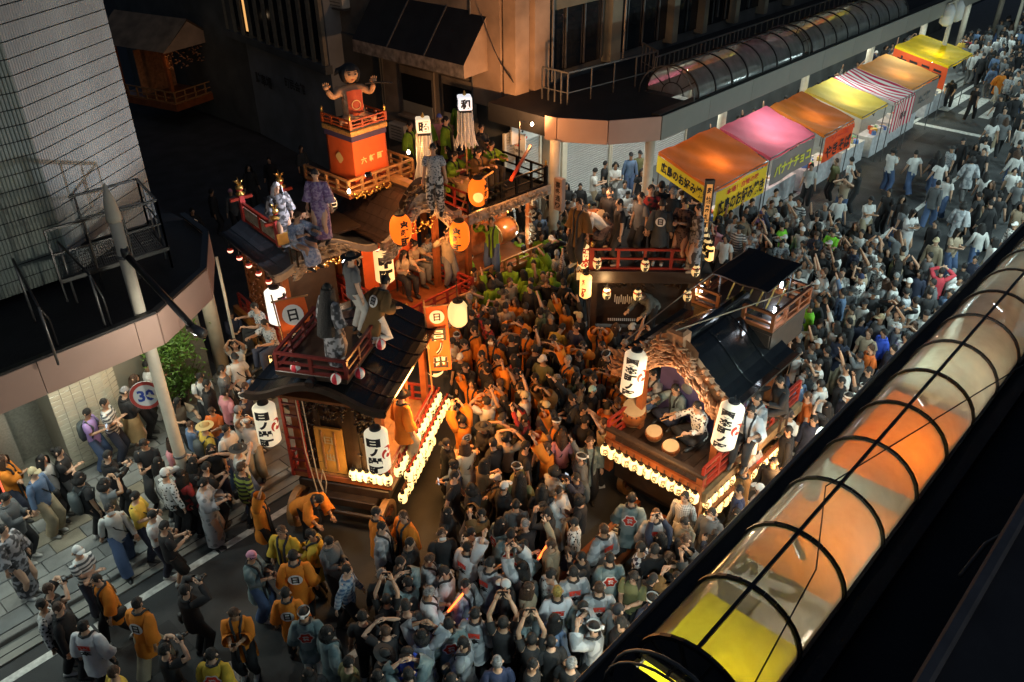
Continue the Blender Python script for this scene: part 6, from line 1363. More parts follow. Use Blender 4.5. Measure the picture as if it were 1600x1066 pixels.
        if kind in ('long', 'bob', 'mane'):
            drop = {'long': .36, 'bob': .14, 'mane': .85}[kind]; V = []; m = 11
            for j in range(6):
                t = j / 5
                for i in range(m):
                    a = pi * 1.5 + (i / (m - 1) - .5) * pi * (1.45 - .35 * t); q = .1 + .02 * sin(pi * t) + (.075 * t if kind == 'mane' else 0); V.append(hm @ V3((q * cos(a), q * 1.1 * sin(a) - .01, .03)) + V3((0, -.03 * t if kind != 'mane' else -.12 * t, -drop * t)) + V3((.006 * sin(5 * i), 0, .012 * sin(4 * i) * t)))
            b.add(V, [(j * m + i, (j + 1) * m + i, (j + 1) * m + i + 1, j * m + i + 1) for j in range(5) for i in range(m - 1)]); 
            b.add([v + V3((0, .03, 0)) for v in V], [(j * m + i, j * m + i + 1, (j + 1) * m + i + 1, (j + 1) * m + i) for j in range(5) for i in range(m - 1)])
        if kind == 'bun': c = hm @ V3((0, -.12, .05)); b.lathe([(.01, -.05), (.042, -.025), (.05, .01), (.03, .04), (.01, .05)], c, 8)
        if kind == 'cap': V = [hm @ V3((.075 * cos(pi * i / 8) * 1.0, .085 + .085 * sin(pi * i / 8), .055 - .02 * sin(pi * i / 8))) for i in range(9)]; b.add(V + [v - V3((0, 0, .012)) for v in V], [tuple(range(9)), tuple(range(9, 18))[::-1]] + [(i, i + 9, i + 10, i + 1) for i in range(8)])
        if kind == 'hat': V = [hm @ V3((q * cos(2 * pi * i / 16), q * 1.1 * sin(2 * pi * i / 16), .05 - (q - .09) * .25)) for q in (.09, .165) for i in range(16)]; b.add(V, [(i, (i + 1) % 16, 16 + (i + 1) % 16, 16 + i) for i in range(16)])
        if kind == 'hood': b.tube([J['up'](.1 * cos(2 * pi * i / 12), .09 * sin(2 * pi * i / 12) - .02, .53) for i in range(13)], .035, 6, cap=False)
    elif kind == 'headband':
        hm = headmat(J); n = 16; b.add([hm @ V3((.1 * cos(2 * pi * i / n), .112 * sin(2 * pi * i / n) - .006, z)) for z in (.035, .075) for i in range(n)], [(i, (i + 1) % n, n + (i + 1) % n, n + i) for i in range(n)]); b.box(hm @ V3((0, -.13, .05)), (.06, .05, .05), bev=.01)
    elif kind == 'mask':
        hm = headmat(J); b.add([hm @ V3((.058 * sin(u), .098 + .016 * cos(u * 1.5) * (1 - abs(v)), -.035 + .035 * v)) for v in (-1, 0, 1) for u in (-1.3, -.6, 0, .6, 1.3)], [(j * 5 + i, j * 5 + i + 1, (j + 1) * 5 + i + 1, (j + 1) * 5 + i) for j in range(2) for i in range(4)])
    return b
MESHC = {}
def rumple(b, kind):
    'folds: push the cloth about with two scales of noise'
    if kind in ('tee', 'shirt', 'jacket', 'happi', 'yukata', 'dress', 'pants', 'wide', 'shorts', 'skirt'):
        a = .011 if kind in ('tee', 'pants', 'shorts') else .016
        b.v = [tuple(V3(v) + noise.noise_vector(V3(v) * 6.5) * a + noise.noise_vector(V3((v[0], v[1], v[2] * .6)) * 17) * a * .55) for v in b.v]
    return b
def gm(kind, pn):
    k = (kind, pn)
    if k not in MESHC:
        if kind == 'body': MESHC[k] = body_mesh(pn)
        else: 
            ms = [M['redink'], M['white']] if kind == 'crest' else ([M['ink'], M['white']] if kind == 'crestb' else ([M['redink'], M['ink']] if kind == 'crestw' else [M['white']]))
            MESHC[k] = rumple(garment(kind, pn), kind).mesh(kind, ms, kind not in ('crest', 'crestb', 'crestw', 'phone'))
    return MESHC[k]
def wear(kind, pn, par, m, name):
    o = link(gm(kind, pn), name, par)
    if m is not None: o.material_slots[0].link = 'OBJECT'; o.material_slots[0].material = m
    return o
def fab(name, c, **k): return mat('cloth_' + name, c, .85, var=.14, vscale=5, bump=.75, bscale=8, **k)
# top codes: garment, words, material
TOPS = dict(
    w=('tee', 'white t-shirt', fab('white', (.55, .55, .53))), k=('tee', 'black t-shirt', fab('black', (.016, .016, .018))), g=('tee', 'grey t-shirt', fab('grey', (.13, .135, .14))), e=('tee', 'beige t-shirt', fab('beige', (.34, .27, .19))),
    v=('tee', 'purple t-shirt', fab('purple', (.33, .22, .5))), y=('tee', 'yellow t-shirt', fab('yellow', (.62, .42, .06))), o=('tee', 'olive t-shirt', fab('olive', (.14, .14, .06))), i=('tee', 'pink t-shirt', fab('pink', (.6, .25, .28))), r=('tee', 'orange t-shirt', fab('orange', (.6, .13, .02))),
    n=('tee', 'navy t-shirt', fab('navy', (.03, .04, .09))), L=('tee', 'bright green t-shirt', fab('lime', (.2, .6, .03))), S=('tee', 'striped t-shirt', fab('stripe', (.6, .6, .58), pattern='stripe', col2=(.08, .09, .1), pscale=4)),
    W=('shirt', 'white long-sleeved shirt', fab('white2', (.48, .48, .46))), K=('jacket', 'black jacket', fab('black2', (.014, .014, .016))), N=('jacket', 'navy jacket', fab('navy2', (.02, .026, .05))), B=('shirt', 'blue denim shirt', fab('denim', (.1, .16, .27))), E=('jacket', 'beige jacket', fab('beige2', (.26, .21, .14))), A=('jacket', 'grey jacket', fab('grey2', (.09, .095, .1))),
    R=('shirt', 'red and black top', fab('redblk', (.35, .03, .03), pattern='noise', col2=(.02, .02, .02), pscale=5)), P=('shirt', 'blue plaid shirt', fab('plaid', (.06, .12, .22), pattern='plaid', col2=(.4, .45, .5), pscale=4)), Q=('shirt', 'brown checked shirt', fab('check', (.1, .06, .05), pattern='plaid', col2=(.45, .36, .32), pscale=6)),
    F=('shirt', 'black and white patterned shirt', fab('patt', (.02, .02, .02), pattern='floral', col2=(.6, .6, .58), pscale=18)), f=('tee', 'grey floral shirt', fab('flor', (.08, .1, .12), pattern='floral', col2=(.36, .38, .4), pscale=24)), G2=('shirt', 'green and black striped sweater', fab('gstripe', (.2, .25, .04), pattern='stripe', col2=(.02, .02, .02), pscale=3)), X=('shirt', 'black and white checkered top', fab('chk', (.03, .03, .05), pattern='check', col2=(.6, .6, .62), pscale=13)),
    C=('shirt', 'red cardigan', fab('red', (.5, .05, .07))), U=('jacket', 'blue and white jacket', fab('blue', (.03, .08, .5))), Z=('shirt', 'white lattice shirt', fab('lat', (.55, .55, .53), pattern='plaid', col2=(.2, .2, .2), pscale=9)),
    O=('happi', 'orange festival coat', fab('h_orange', (.62, .19, .012))), Y=('happi', 'mustard yellow festival coat', fab('h_yellow', (.5, .34, .03))), T=('happi', 'blue-grey festival coat', fab('h_teal', (.1, .15, .16), pattern='noise', col2=(.19, .24, .245), pscale=5)), H=('happi', 'pale grey festival coat', fab('h_grey', (.2, .22, .24), pattern='noise', col2=(.4, .42, .44), pscale=6)), G=('happi', 'lime green festival coat', fab('h_green', (.17, .32, .015))), D=('happi', 'dark festival coat', fab('h_dark', (.03, .035, .04))), M=('happi', 'brown festival coat', fab('h_brown', (.13, .07, .02))), V=('happi', 'white festival coat', fab('h_white', (.58, .58, .6))),
    d=('dress', 'cream dress', fab('cream', (.55, .46, .34))), b=('dress', 'brown dress', fab('brown', (.13, .075, .03))), q=('yukata', 'dark patterned kimono', fab('kim', (.05, .05, .055), pattern='noise', col2=(.28, .28, .3), pscale=10)), a=('yukata', 'grey patterned kimono', fab('kim2', (.2, .21, .22), pattern='floral', col2=(.4, .4, .42), pscale=9)), p=('yukata', 'purple kimono', fab('kim3', (.16, .1, .24), pattern='noise', col2=(.3, .24, .38), pscale=17)), u=('yukata', 'pale blue kimono', fab('kim4', (.22, .28, .42), pattern='noise', col2=(.42, .46, .56), pscale=15)), h=('yukata', 'dark kimono with small flowers', fab('kim5', (.025, .015, .015), pattern='floral', col2=(.1, .06, .05), pscale=16)), s=('yukata', 'white kimono', fab('kim6', (.55, .55, .55))), j=('jacket', 'grey robe', fab('robe', (.1, .105, .1))))
BOT = dict(k=('pants', 'black trousers', fab('pk', (.015, .015, .017))), b=('wide', 'blue jeans', fab('jean', (.06, .1, .2))), n=('pants', 'navy trousers', fab('pn', (.03, .035, .06))), w=('pants', 'white trousers', fab('pw', (.55, .54, .5))), e=('wide', 'beige trousers', fab('pe', (.36, .3, .2))), s=('shorts', 'black shorts', fab('sk', (.02, .02, .02))), g=('pants', 'grey trousers', fab('pg', (.13, .13, .13))), t=('skirt', 'tan skirt', fab('st', (.3, .2, .09))), l=('skirt', 'dark skirt', fab('sl', (.025, .03, .035))), f=('pants', 'black and white patterned trousers', fab('pf', (.5, .5, .48), pattern='noise', col2=(.04, .04, .04), pscale=15)))
HAIRM = dict(k=mat('hair_black', (.009, .008, .008), .68, var=.5, vscale=30, bump=.9, bscale=55), b=mat('hair_brown', (.055, .026, .013), .65, var=.5, vscale=30, bump=.9, bscale=55), y=mat('hair_blond', (.3, .2, .04), .65, var=.5, vscale=30, bump=.9, bscale=55), g=mat('hair_grey', (.2, .2, .2), .65, var=.5, vscale=30, bump=.9, bscale=55), w=mat('hair_white', (.55, .56, .6), .7, var=.2))
HEAD = dict(k=('short', 'k', 'black-haired'), l=('long', 'k', 'long-haired'), o=('bob', 'k', 'bob-haired'), u=('bun', 'k', 'bun-haired'), b=('short', 'b', 'brown-haired'), B=('long', 'b', 'long brown-haired'), y=('short', 'y', 'blond'), g=('short', 'g', 'grey-haired'), m=('mane', 'k', 'very long-haired'), M=('mane', 'w', 'white-maned'),
    c=('cap', (.6, .6, .58), 'white-capped'), C=('cap', (.015, .015, .017), 'black-capped'), e=('cap', (.42, .36, .22), 'beige-capped'), G=('cap', (.2, .2, .21), 'grey-capped'), n=('cap', (.02, .03, .08), 'navy-capped'), h=('hat', (.5, .38, .16), 'straw-hatted'), d=('hat', (.02, .02, .02), 'black-hatted'), t=('towel', (.55, .25, .35), 'pink-kerchiefed'), T=('towel', (.6, .6, .6), 'white-kerchiefed'), H=('band', 'k', 'headband-wearing'), i=('towel', (.02, .02, .025), 'black-kerchiefed'), a=('towel', (.3, .5, .48), 'teal-capped'), N=('towel', (.1, .15, .5), 'blue-kerchiefed'))
POSEW = dict(stand='', relax='', walk='walking', phone='looking at a phone', up='holding a phone overhead', eye='taking a photo', raise_='with one arm raised', cross='with folded arms', point='pointing', bend='bending forward', sit='sitting', floor='sitting cross-legged', flute='playing a flute', hold='holding a pole', kneel='kneeling')
DIRS = dict(u=_fw, d=-_fw, r=_rt, l=-_rt)
def dirvec(c):
    v = V3()
    for x in c: v += DIRS[x]
    return v.normalized()
PEOPLE = []
SKINS = [mat('skin_%d' % i, c, .55, var=.05) for i, c in enumerate(((.5, .3, .2), (.46, .27, .17), (.55, .34, .23), (.4, .23, .14)))]
def head_mesh_obj(code, pn, o):
    kind, c, _ = HEAD[code]
    m = HAIRM[c] if isinstance(c, str) else mat('cap_%s' % code, c, .8)
    wear(kind, pn, o, m, 'hair' if kind in ('short', 'long', 'bob', 'bun', 'mane', 'band') else ('cap' if kind == 'cap' else ('hat' if kind == 'hat' else 'kerchief')))
    if kind in ('cap', 'hat', 'towel'): wear('short', pn, o, HAIRM['k'], 'hair').scale = (.985, .985, .997)
    if kind == 'band': wear('headband', pn, o, M['white'], 'headband')
def person(px, py, top, bot, head, pose, face, z=0.0, extra='', sc=1.0, place=None, yaw=0):
    pn = {'r': 'raise_'}.get(pose, pose); J = sk(pn); hz = J['head'].z * sc + z; p = at(px, py, hz)
    hx = J['head'].y * sc; d = dirvec(face) if isinstance(face, str) else V3(face); rz = atan2(d.y, d.x) - pi / 2 + yaw
    loc = V3((p.x - d.x * hx, p.y - d.y * hx, z)); return person_at(loc, top, bot, head, pn, rz, extra, sc, place, (px, py))
def person_at(loc, top, bot, head, pn, rz, extra='', sc=1.0, place=None, px=None):
    J = sk(pn); o = link(gm('body', pn), 'person', None, loc, rz); o.scale = (sc * R_.uniform(.97, 1.08), sc * R_.uniform(.97, 1.06), sc); sm = R_.choice(SKINS); o.material_slots[0].link = 'OBJECT'; o.material_slots[0].material = sm
    tk, tw_, tm = TOPS[top]; wear(tk, pn, o, tm, {'tee': 'shirt', 'happi': 'festival_coat', 'yukata': 'kimono'}.get(tk, tk))
    if tk == 'happi': wear('collar', pn, o, mat('coat_collar', (.02, .022, .025), .8), 'coat_collar')
    if tk not in ('yukata', 'dress'): bk, bw, bm = BOT[bot]; wear(bk, pn, o, bm, 'skirt' if bk == 'skirt' else ('shorts' if bk == 'shorts' else 'trousers'))
    head_mesh_obj(head, pn, o)
    shm = mat('shoe_white', (.5, .5, .48), .6) if R_.random() < .35 else mat('shoe_dark', (.02, .02, .02), .5)
    for i in range(2):
        a = J['an'][i]; s = wear('shoe', 'stand', o, shm, 'shoe'); s.location = (a.x, a.y, a.z - .085)
        if pn == 'kneel': s.rotation_euler = (radians(-60), 0, 0); s.location = (a.x, a.y, a.z - .02)
    words = []
    for e in extra.split():
        if e == 'crest': wear({'O': 'crestb', 'M': 'crestb', 'H': 'crestw', 'V': 'crestw', 'D': 'crestb'}.get(top, 'crest'), pn, o, None, 'back_crest')
        elif e == 'pack': wear('pack', pn, o, mat('pack_grey', (.06, .075, .08), .7), 'backpack'); words.append('with a backpack')
        elif e == 'bag': wear('bag', pn, o, mat('bag_black', (.015, .015, .015), .6), 'shoulder_bag'); words.append('with a shoulder bag')
        elif e == 'mask': wear('mask', pn, o, M['white'], 'face_mask'); words.append('in a face mask')
        elif e == 'camera': wear('camera', pn, o, M['black'], 'camera')
        elif e == 'baton': wear('baton', pn, o, mat('baton_glow', (.9, .2, .05), emit=(1, .12, .02), estr=4), 'glow_baton'); words.append('holding a red glow baton')
        elif e == 'bluestick': wear('baton', pn, o, mat('stick_glow', (.2, .2, .9), emit=(.1, .15, 1), estr=3), 'glow_stick'); words.append('holding a blue glow stick')
        elif e == 'flute': wear('flute', pn, o, M['wood2'], 'flute')
        elif e == 'sticks': wear('sticks', pn, o, M['wood2'], 'drumsticks'); words.append('with drumsticks')
    if pn in ('phone', 'up', 'eye', 'raise_') and not extra.startswith('nophone') and 'baton' not in extra and 'bluestick' not in extra and 'camera' not in extra: wear('phone', pn, o, M['black'] if pn != 'phone' else (mat('phone_screen', (.3, .35, .4), emit=(.7, .85, 1), estr=.5) if R_.random() < .4 else M['black']), 'phone')
    PEOPLE.append(dict(o=o, loc=V3(loc), top=top, bot=bot, head=head, pose=pn, words=words, place=place, px=px)); return o
# photo pixel of the head, top, bottom, head, pose, facing, extras
CROWD = '''
3 718 O n B cross r
52 738 B e e stand r bag
66 718 W k l stand r bag
92 706 k g u cross r
136 645 v b k phone r pack
163 630 S n k cross r
124 745 k k o stand ur pack
168 712 K k k phone ur
163 755 g k o eye ur camera
194 612 K t G phone ur
210 592 W k B cross r
229 570 w w k cross r
276 628 e k l sit dr @-.05
297 664 B k b phone ur *.82
320 667 y k h stand ur pack
323 600 K k k stand r
347 578 g k k cross r
352 613 i k k stand ur
331 642 r b b phone d *.86
372 641 W k G stand ur
367 558 w k C stand dr bag
361 490 N k k phone dr
268 690 i k B phone r
383 603 B b b eye ur *.9
224 693 k g k phone d
247 722 W k l point ur nophone
258 740 F k c stand ur
284 742 R k l stand ur
302 722 k k l stand r
322 730 k k k phone ur
317 754 a k u phone r
211 775 y n u phone r bag
238 805 w n k phone r
256 822 k s k phone ur
377 730 G2 k b stand ur bag
401 775 O k i r r nophone crest
172 795 W b k walk dr bag mask
121 862 S n c cross dr
150 905 O k k walk dl crest bag
5 828 q k k stand r
8 778 A k k phone r
76 920 k e b eye ur camera
66 945 F k k stand r
92 950 K k b stand r bag
130 978 V k k stand u crest
213 942 O e k walk u crest
178 1050 y k b stand ur
290 922 K k k eye ur bag camera
365 958 O k b phone d
258 1015 k k k eye ur camera
330 1022 Y k k walk u crest
440 830 Y k b stand d
393 868 T b t phone r
458 868 O k k stand u crest
486 834 Y k k phone l nophone
514 846 A k k phone dr nophone
446 926 O k k stand u crest
543 890 P k k walk r
497 782 O k k bend dr
475 958 T w H stand u crest
512 986 T k o stand ur
566 962 k k k stand u
597 897 K k g stand u
626 878 K k k stand r
600 1022 k k d phone r
637 1020 U k k phone dl nophone
545 1034 o k k stand ur
590 1056 K k l stand u
588 800 O k k stand r
597 823 H k k stand r
630 806 O k b stand dl
641 848 K k k stand r
671 873 H k b phone r nophone crest
690 834 k k b stand d mask
700 800 K k l stand r
735 832 F k C stand dl
731 854 V k k r ur nophone crest
728 914 H k k stand dr
671 926 V k g phone r baton crest
659 992 H k o eye u nophone
701 974 T k k stand u bluestick crest
742 958 H k k stand u crest
786 972 k k k up u
777 1034 n k g stand u
705 1062 o k o stand u
783 816 T k l stand ur crest
798 834 T k k stand u crest
818 852 T k k phone ur baton crest
766 880 H k k phone ur nophone crest
790 914 K k c stand l
826 918 E k B stand r
871 924 V k y stand u crest
861 896 F k k stand ur
896 893 H k k stand u crest
831 998 k k k up u
861 1002 k k k stand u
833 1038 k k k stand r
893 1036 k k g stand ur
868 968 B k l stand ur
911 948 T k k stand ur
936 918 H k b stand u crest
966 952 g k i stand ur
986 778 T k k walk u crest
1025 803 H k b stand u crest
943 827 H k b stand ul crest
953 872 T k k stand u crest
1001 855 X k k stand ul
1023 858 K k k stand u bag
1070 776 Z k k stand dl
1070 815 E k k phone dl
1072 842 K k b phone dl nophone
1112 802 A k k stand dl mask
1046 870 K k B phone dl nophone
1020 905 K k C stand dl
990 900 o k l phone dl
970 972 K k k stand ul
706 534 w k C phone dr
725 536 O k k phone l nophone
752 554 O e k walk l
776 560 O k k phone l nophone
763 603 O k u phone l nophone
781 598 O k b r ul nophone
760 627 w e k eye ul
803 560 R k l stand l
806 582 O k k stand l
836 590 O k k stand l
819 618 w k e r ul bag
853 634 g k e stand ul pack
835 545 k k k r ul
798 530 k k k eye ul
722 655 O e k up ul nophone crest
726 697 d k B phone ul nophone bag
711 743 k k k walk r
792 684 e k u eye ur
770 692 K k k stand ul
822 697 k k k stand r
846 674 e k k stand ul
878 680 i k B stand u bag
756 724 b k l phone ur nophone
788 760 K k c stand ur
812 745 o k m stand u
806 788 A k k stand u
866 735 W k o phone ur
847 764 k k l stand u
874 768 s w k cross dr
914 656 k k k stand ur
922 690 T k b stand d
907 606 e k k stand r mask
926 610 K k a stand r
950 634 r k k stand ur
912 638 K k k stand r
741 424 f k k stand dr
738 453 o k b eye d camera
766 414 G k k r u nophone crest
769 392 G k k stand ur
797 416 G k k cross d
834 412 G k k stand d
866 415 Q k g r u nophone
893 405 D s k stand ul crest
786 458 e k d stand u
797 440 e k b stand dr
828 450 K k k stand dl
790 478 e k k stand u
821 479 M k k stand ul crest
789 512 O k k phone l nophone
741 516 O k k stand l
768 488 K k k eye ul
736 490 K k k stand l
880 514 y k k bend ur
905 494 K k e r ul nophone
850 476 A k k stand dl
900 512 n k k stand dl
818 388 G k k stand u crest
836 393 G k k stand u crest
846 368 G k k stand d
812 372 G k k stand dl
866 366 G k l phone d nophone
735 402 G k k stand r
750 376 G k k stand dr
870 396 e k g stand u
828 344 o k u phone dl nophone
843 352 K k k stand u
857 344 B k k stand ul
872 350 k k k stand dl
1178 695 H k b stand ul crest
1162 733 M k b phone ul nophone
1155 766 n k k stand l
1208 722 K k k stand dl
1187 764 w k c stand ul
1234 648 w k k phone dl
1232 673 K k k stand l
1292 548 K k k stand l mask
1268 544 A k b stand l
1282 600 w k k stand ul
1262 619 r k b stand l
1250 595 B k g stand ul
1270 515 E k o point l baton
1278 470 k k k stand l
1266 478 L k k stand l
1352 474 W k C stand dl
1327 503 K k k stand l
1331 482 e k k stand l
1358 520 e k b stand dl
1361 544 r k b stand l
1343 556 A k k eye l
1323 576 w k k r l
1357 580 K k k stand l
1315 596 K k k stand l
1396 545 N k k stand l
1376 497 g k e stand l
1381 520 U k k stand l
1125 355 i k l eye l
1134 372 w k o stand dl
1163 340 E e k stand dl
1190 334 v k N stand d
1149 342 w k k stand d
1213 300 w k k stand d
1206 318 e k b stand d
1226 325 w k l stand u bag
1250 315 S k k stand dl mask
1277 338 w k C stand u bag
1290 322 g k g stand dl mask
1254 360 W k T stand dl
1208 357 k k k stand dl
1222 352 L k k stand ul
1172 374 f k G stand ul
1302 362 L k k phone dl
1286 396 K k b stand dl
1338 352 k k B stand dl
1361 356 k k l stand dl
1404 364 g k B eye ul
1462 350 K k k walk dl mask
1463 377 E k e stand dl
1497 362 e b l phone d
1411 390 e n k r ul
1400 402 o k k stand l
1453 400 g b k stand l
1472 424 C k k eye ur
1458 442 A k k stand l mask
1350 424 e k k eye ul
1345 434 F k n stand ul
1385 440 g k B stand ul bag
1398 444 W k k stand ul
1431 470 w n k stand ul mask
1366 458 k k d stand d
1268 260 w k k stand dl
1307 252 o k b stand l
1331 250 w k k stand ul
1342 268 k k k eye l
1322 280 e b u eye dl
1397 235 w b o phone ur
1432 239 w b k walk u bag
1314 310 w k b stand d
1361 312 w e C cross d mask
1390 300 k k k stand dl
1410 310 k k l stand d
1413 322 g b l stand ul bag
1427 332 s k l phone d
1466 240 k b l walk u
1472 250 w b l walk u
1506 220 K k C walk dl
1526 228 k k l walk dl
1537 236 k k k walk dl
1553 188 w k l walk u
1572 188 g k B walk u
1591 238 W e B walk u bag
1530 305 k k k walk ul
1548 318 K k k walk ul
1563 306 k k k walk u
1535 354 W b l walk u
1554 376 w e l stand l
1597 322 e k l walk dl
1484 128 k k k bend dl
1528 136 k k k walk ur
1567 113 O w k walk d
1565 152 k k d walk u
1582 152 K k d walk u
1571 44 k k k walk dl mask
1581 86 A k k stand d mask
1594 84 K k k stand d mask
1525 64 w g k stand d
1506 62 y k k stand d
1514 60 R k k stand dl
1590 150 K k k walk u
1560 60 W k k walk u
930 267 w e k phone r
946 256 k k k stand r
962 258 w g o cross d
986 243 B b C stand d
1000 240 o k C stand d
985 258 k k k stand d *.78
885 290 K k l stand d
907 291 K k k stand d *.9
877 308 g k k stand d
1003 268 k k l stand d
1063 250 u k l stand dl *1.12
1040 300 K k k stand dl
1052 318 N k k stand dl bluestick
'''
FLOATP = '''
548 402 g w d stand ur @A
603 440 M w k kneel ur crest @A
512 452 q k m stand ur @A
492 272 p k i stand d @4.05
463 338 u k b sit dr @3.75
432 292 q w M stand dr @3.6
676 232 f f k relax d @4.35
640 196 G k k stand dr @3.45
663 186 G k k stand d @3.45
686 184 i k N stand d @3.45
697 188 G k k stand r @3.45
718 162 G n k stand ur @3.6
709 243 G t k sit dr @3.45
747 238 M k k sit dr @3.45
768 226 G k k sit dr @3.45
752 200 K k k hold dr @3.45
735 190 G k k stand r @3.45
632 396 e k l sit dr sticks @1.32
647 382 e g u sit dr sticks @1.32
668 372 f g k sit dr @1.32
699 362 E g k flute dr flute @1.32
768 345 G b k flute d flute @1.3
398 480 f k k sit dl @1.3
413 505 f n k sit dl @1.3
1022 585 H b k floor dl sticks @1.7
1056 608 T n k floor dl sticks @1.7
1092 636 F k k floor dl sticks @1.7
1073 592 j k k kneel dl @1.7
1184 622 H k k sit dl crest @1.7
1172 640 V k k sit dl crest @1.7
1218 594 K k k sit l @1.7
627 618 O e d stand ur @A0
912 330 W k k bend l sticks @D
905 318 M k k stand dl @D
948 340 h k k sit l sticks @D
952 300 K k k stand dl @D
968 318 k k k stand l @D
1002 308 g k k stand dl @D
1035 318 D k k stand u crest @D
1018 296 R k k stand d @D
1070 316 h k k phone dl nophone @D
1092 326 q k k stand l @D
1052 300 K k g stand u @D
1034 290 K k k stand u @D
1000 462 j k k bend dl @1.0
388 262 K k m stand dr @0
360 300 A k t stand dr @0
300 330 K k k stand dr @0
420 250 K k k stand d @0
470 232 D k k stand dr @0
330 300 K k k stand r @0
'''
def parse(line):
    t = line.split(); z = None; sc = 1.0; ex = []
    for w in t[7:]:
        if w[0] == '@': z = w[1:]
        elif w[0] == '*': sc = float(w[1:])
        else: ex.append(w)
    return float(t[0]), float(t[1]), t[2], t[3], t[4], t[5], t[6], z, ' '.join(ex), sc
def groundz(x, y): return .13 if (13.1 < y < 19 and (x < 8.2 or x > 19.4)) or y < 3.85 else .004
ZL = dict(A=ZA + .02, A0=1.19, D=ZD + .02)
SPEC = []
for ln in CROWD.strip().split('\n') + FLOATP.strip().split('\n'):
    px, py, top, bot, head, pose, face, z, ex, sc = parse(ln)
    onfl = z is not None and z != '-.05'
    if z is None or z == '-.05':
        p = at(px, py, 1.6 * sc); zz = groundz(p.x, p.y) + (float(z) if z else 0)
    else: zz = ZL[z] if z in ZL else float(z)
    sc *= R_.uniform(.96, 1.02); yaw = R_.uniform(-.25, .25)
    if onfl and zz > .6: person(px, py, top, bot, head, pose, face, zz, ex, sc, place='float', yaw=yaw)
    else:
        pn = {'r': 'raise_'}.get(pose, pose); J = sk(pn); p = at(px, py, J['head'].z * sc + zz); d = dirvec(face); hx = J['head'].y * sc
        SPEC.append(((px, py), V3((p.x - d.x * hx, p.y - d.y * hx, zz)), top, bot, head, pn, atan2(d.y, d.x) - pi / 2 + yaw, ex, sc, p))
# seats for those who sit on decks
def seat(px, py, z, lab, w=.36):
    l = next((q['loc'] for q in PEOPLE if q['px'] == (px, py)), None) or next(q[1] for q in SPEC if q[0] == (px, py)); t = thing('stool', lab, 'stool', (l.x, l.y, l.z)); MB().box((0, -.02, .4), (w, .32, .05), bev=.01).build('seat', M['dwood'], t)
    for sx in (-1, 1):
        for sy in (-1, 1): MB().box((sx * w * .4, sy * .12, .19), (.04, .04, .38)).build('leg', M['dwood'], t)
for px, py, lab in ((709, 243, 'low stool under the seated person in a lime coat on the black balcony'), (747, 238, 'low stool under the seated person in a brown coat on the balcony'), (768, 226, 'low stool under the rightmost seated person on the balcony'), (632, 396, 'stool under the leftmost musician on the doll float deck'), (647, 382, 'stool under the second musician on the doll float deck'), (668, 372, 'stool under the third musician on the doll float deck'), (398, 480, 'stool under the seated child behind the ringed lantern'), (413, 505, 'stool under the seated person below the ringed lantern'), (1184, 622, 'stool under the seated person at the right rail of the drummers\' float'), (1172, 640, 'stool under the seated person beside the right tall lantern'), (1218, 594, 'stool under the dark seated person at the rear of the drummers\' float'), (948, 340, 'stool under the kimono drummer on the dark float'), (276, 628, 'low stool under the seated woman by the shrub'), (463, 338, 'stool under the pale blue robed performer')): seat(px, py, 0, lab)

# ------------------------------------------------------------------ fill the dense crowd
FOOT = []
for f, (x0, x1, y0, y1) in ((AX, (-1.35, 1.45, .2, 3.5)), (CX_, (-1.3, 1.45, -.25, 3.9)), (DX, (-1.4, 1.4, -.15, 2.3)), (BX, (-1.5, 1.4, -.3, 3.4)), (EX, (-1.3, 1.45, -.65, 3.3)), (FX, (-1.5, 1.5, -.4, 2.6))): FOOT.append((f, x0, x1, y0, y1))
def blocked(x, y):
    for f, x0, x1, y0, y1 in FOOT:
        a = -f.rotation_euler.z; dx, dy = x - f.location.x, y - f.location.y; lx, ly = dx * cos(a) - dy * sin(a), dx * sin(a) + dy * cos(a)
        if x0 - .12 < lx < x1 + .12 and y0 - .12 < ly < y1 + .12: return True
    return False
def inside(p, poly):
    c = False; n = len(poly)
    for i in range(n):
        (x1, y1), (x2, y2) = poly[i], poly[i - 1]
        if (y1 > p[1]) != (y2 > p[1]) and p[0] < (x2 - x1) * (p[1] - y1) / (y2 - y1) + x1: c = not c
    return c
occ = [(q[1].x, q[1].y) for q in SPEC]
DARK = list('kkkkKKKNNKAoDkBEnFknMw'); FEST = list('OOOkKKkoROKeMkKDk'); GREEN = list('GGGGKkDGo'); COOL = list('wwWwkkKKwkNAWgfNwBkHkFSg'); HAP = list('THTkKHVkHTVHTwkF')
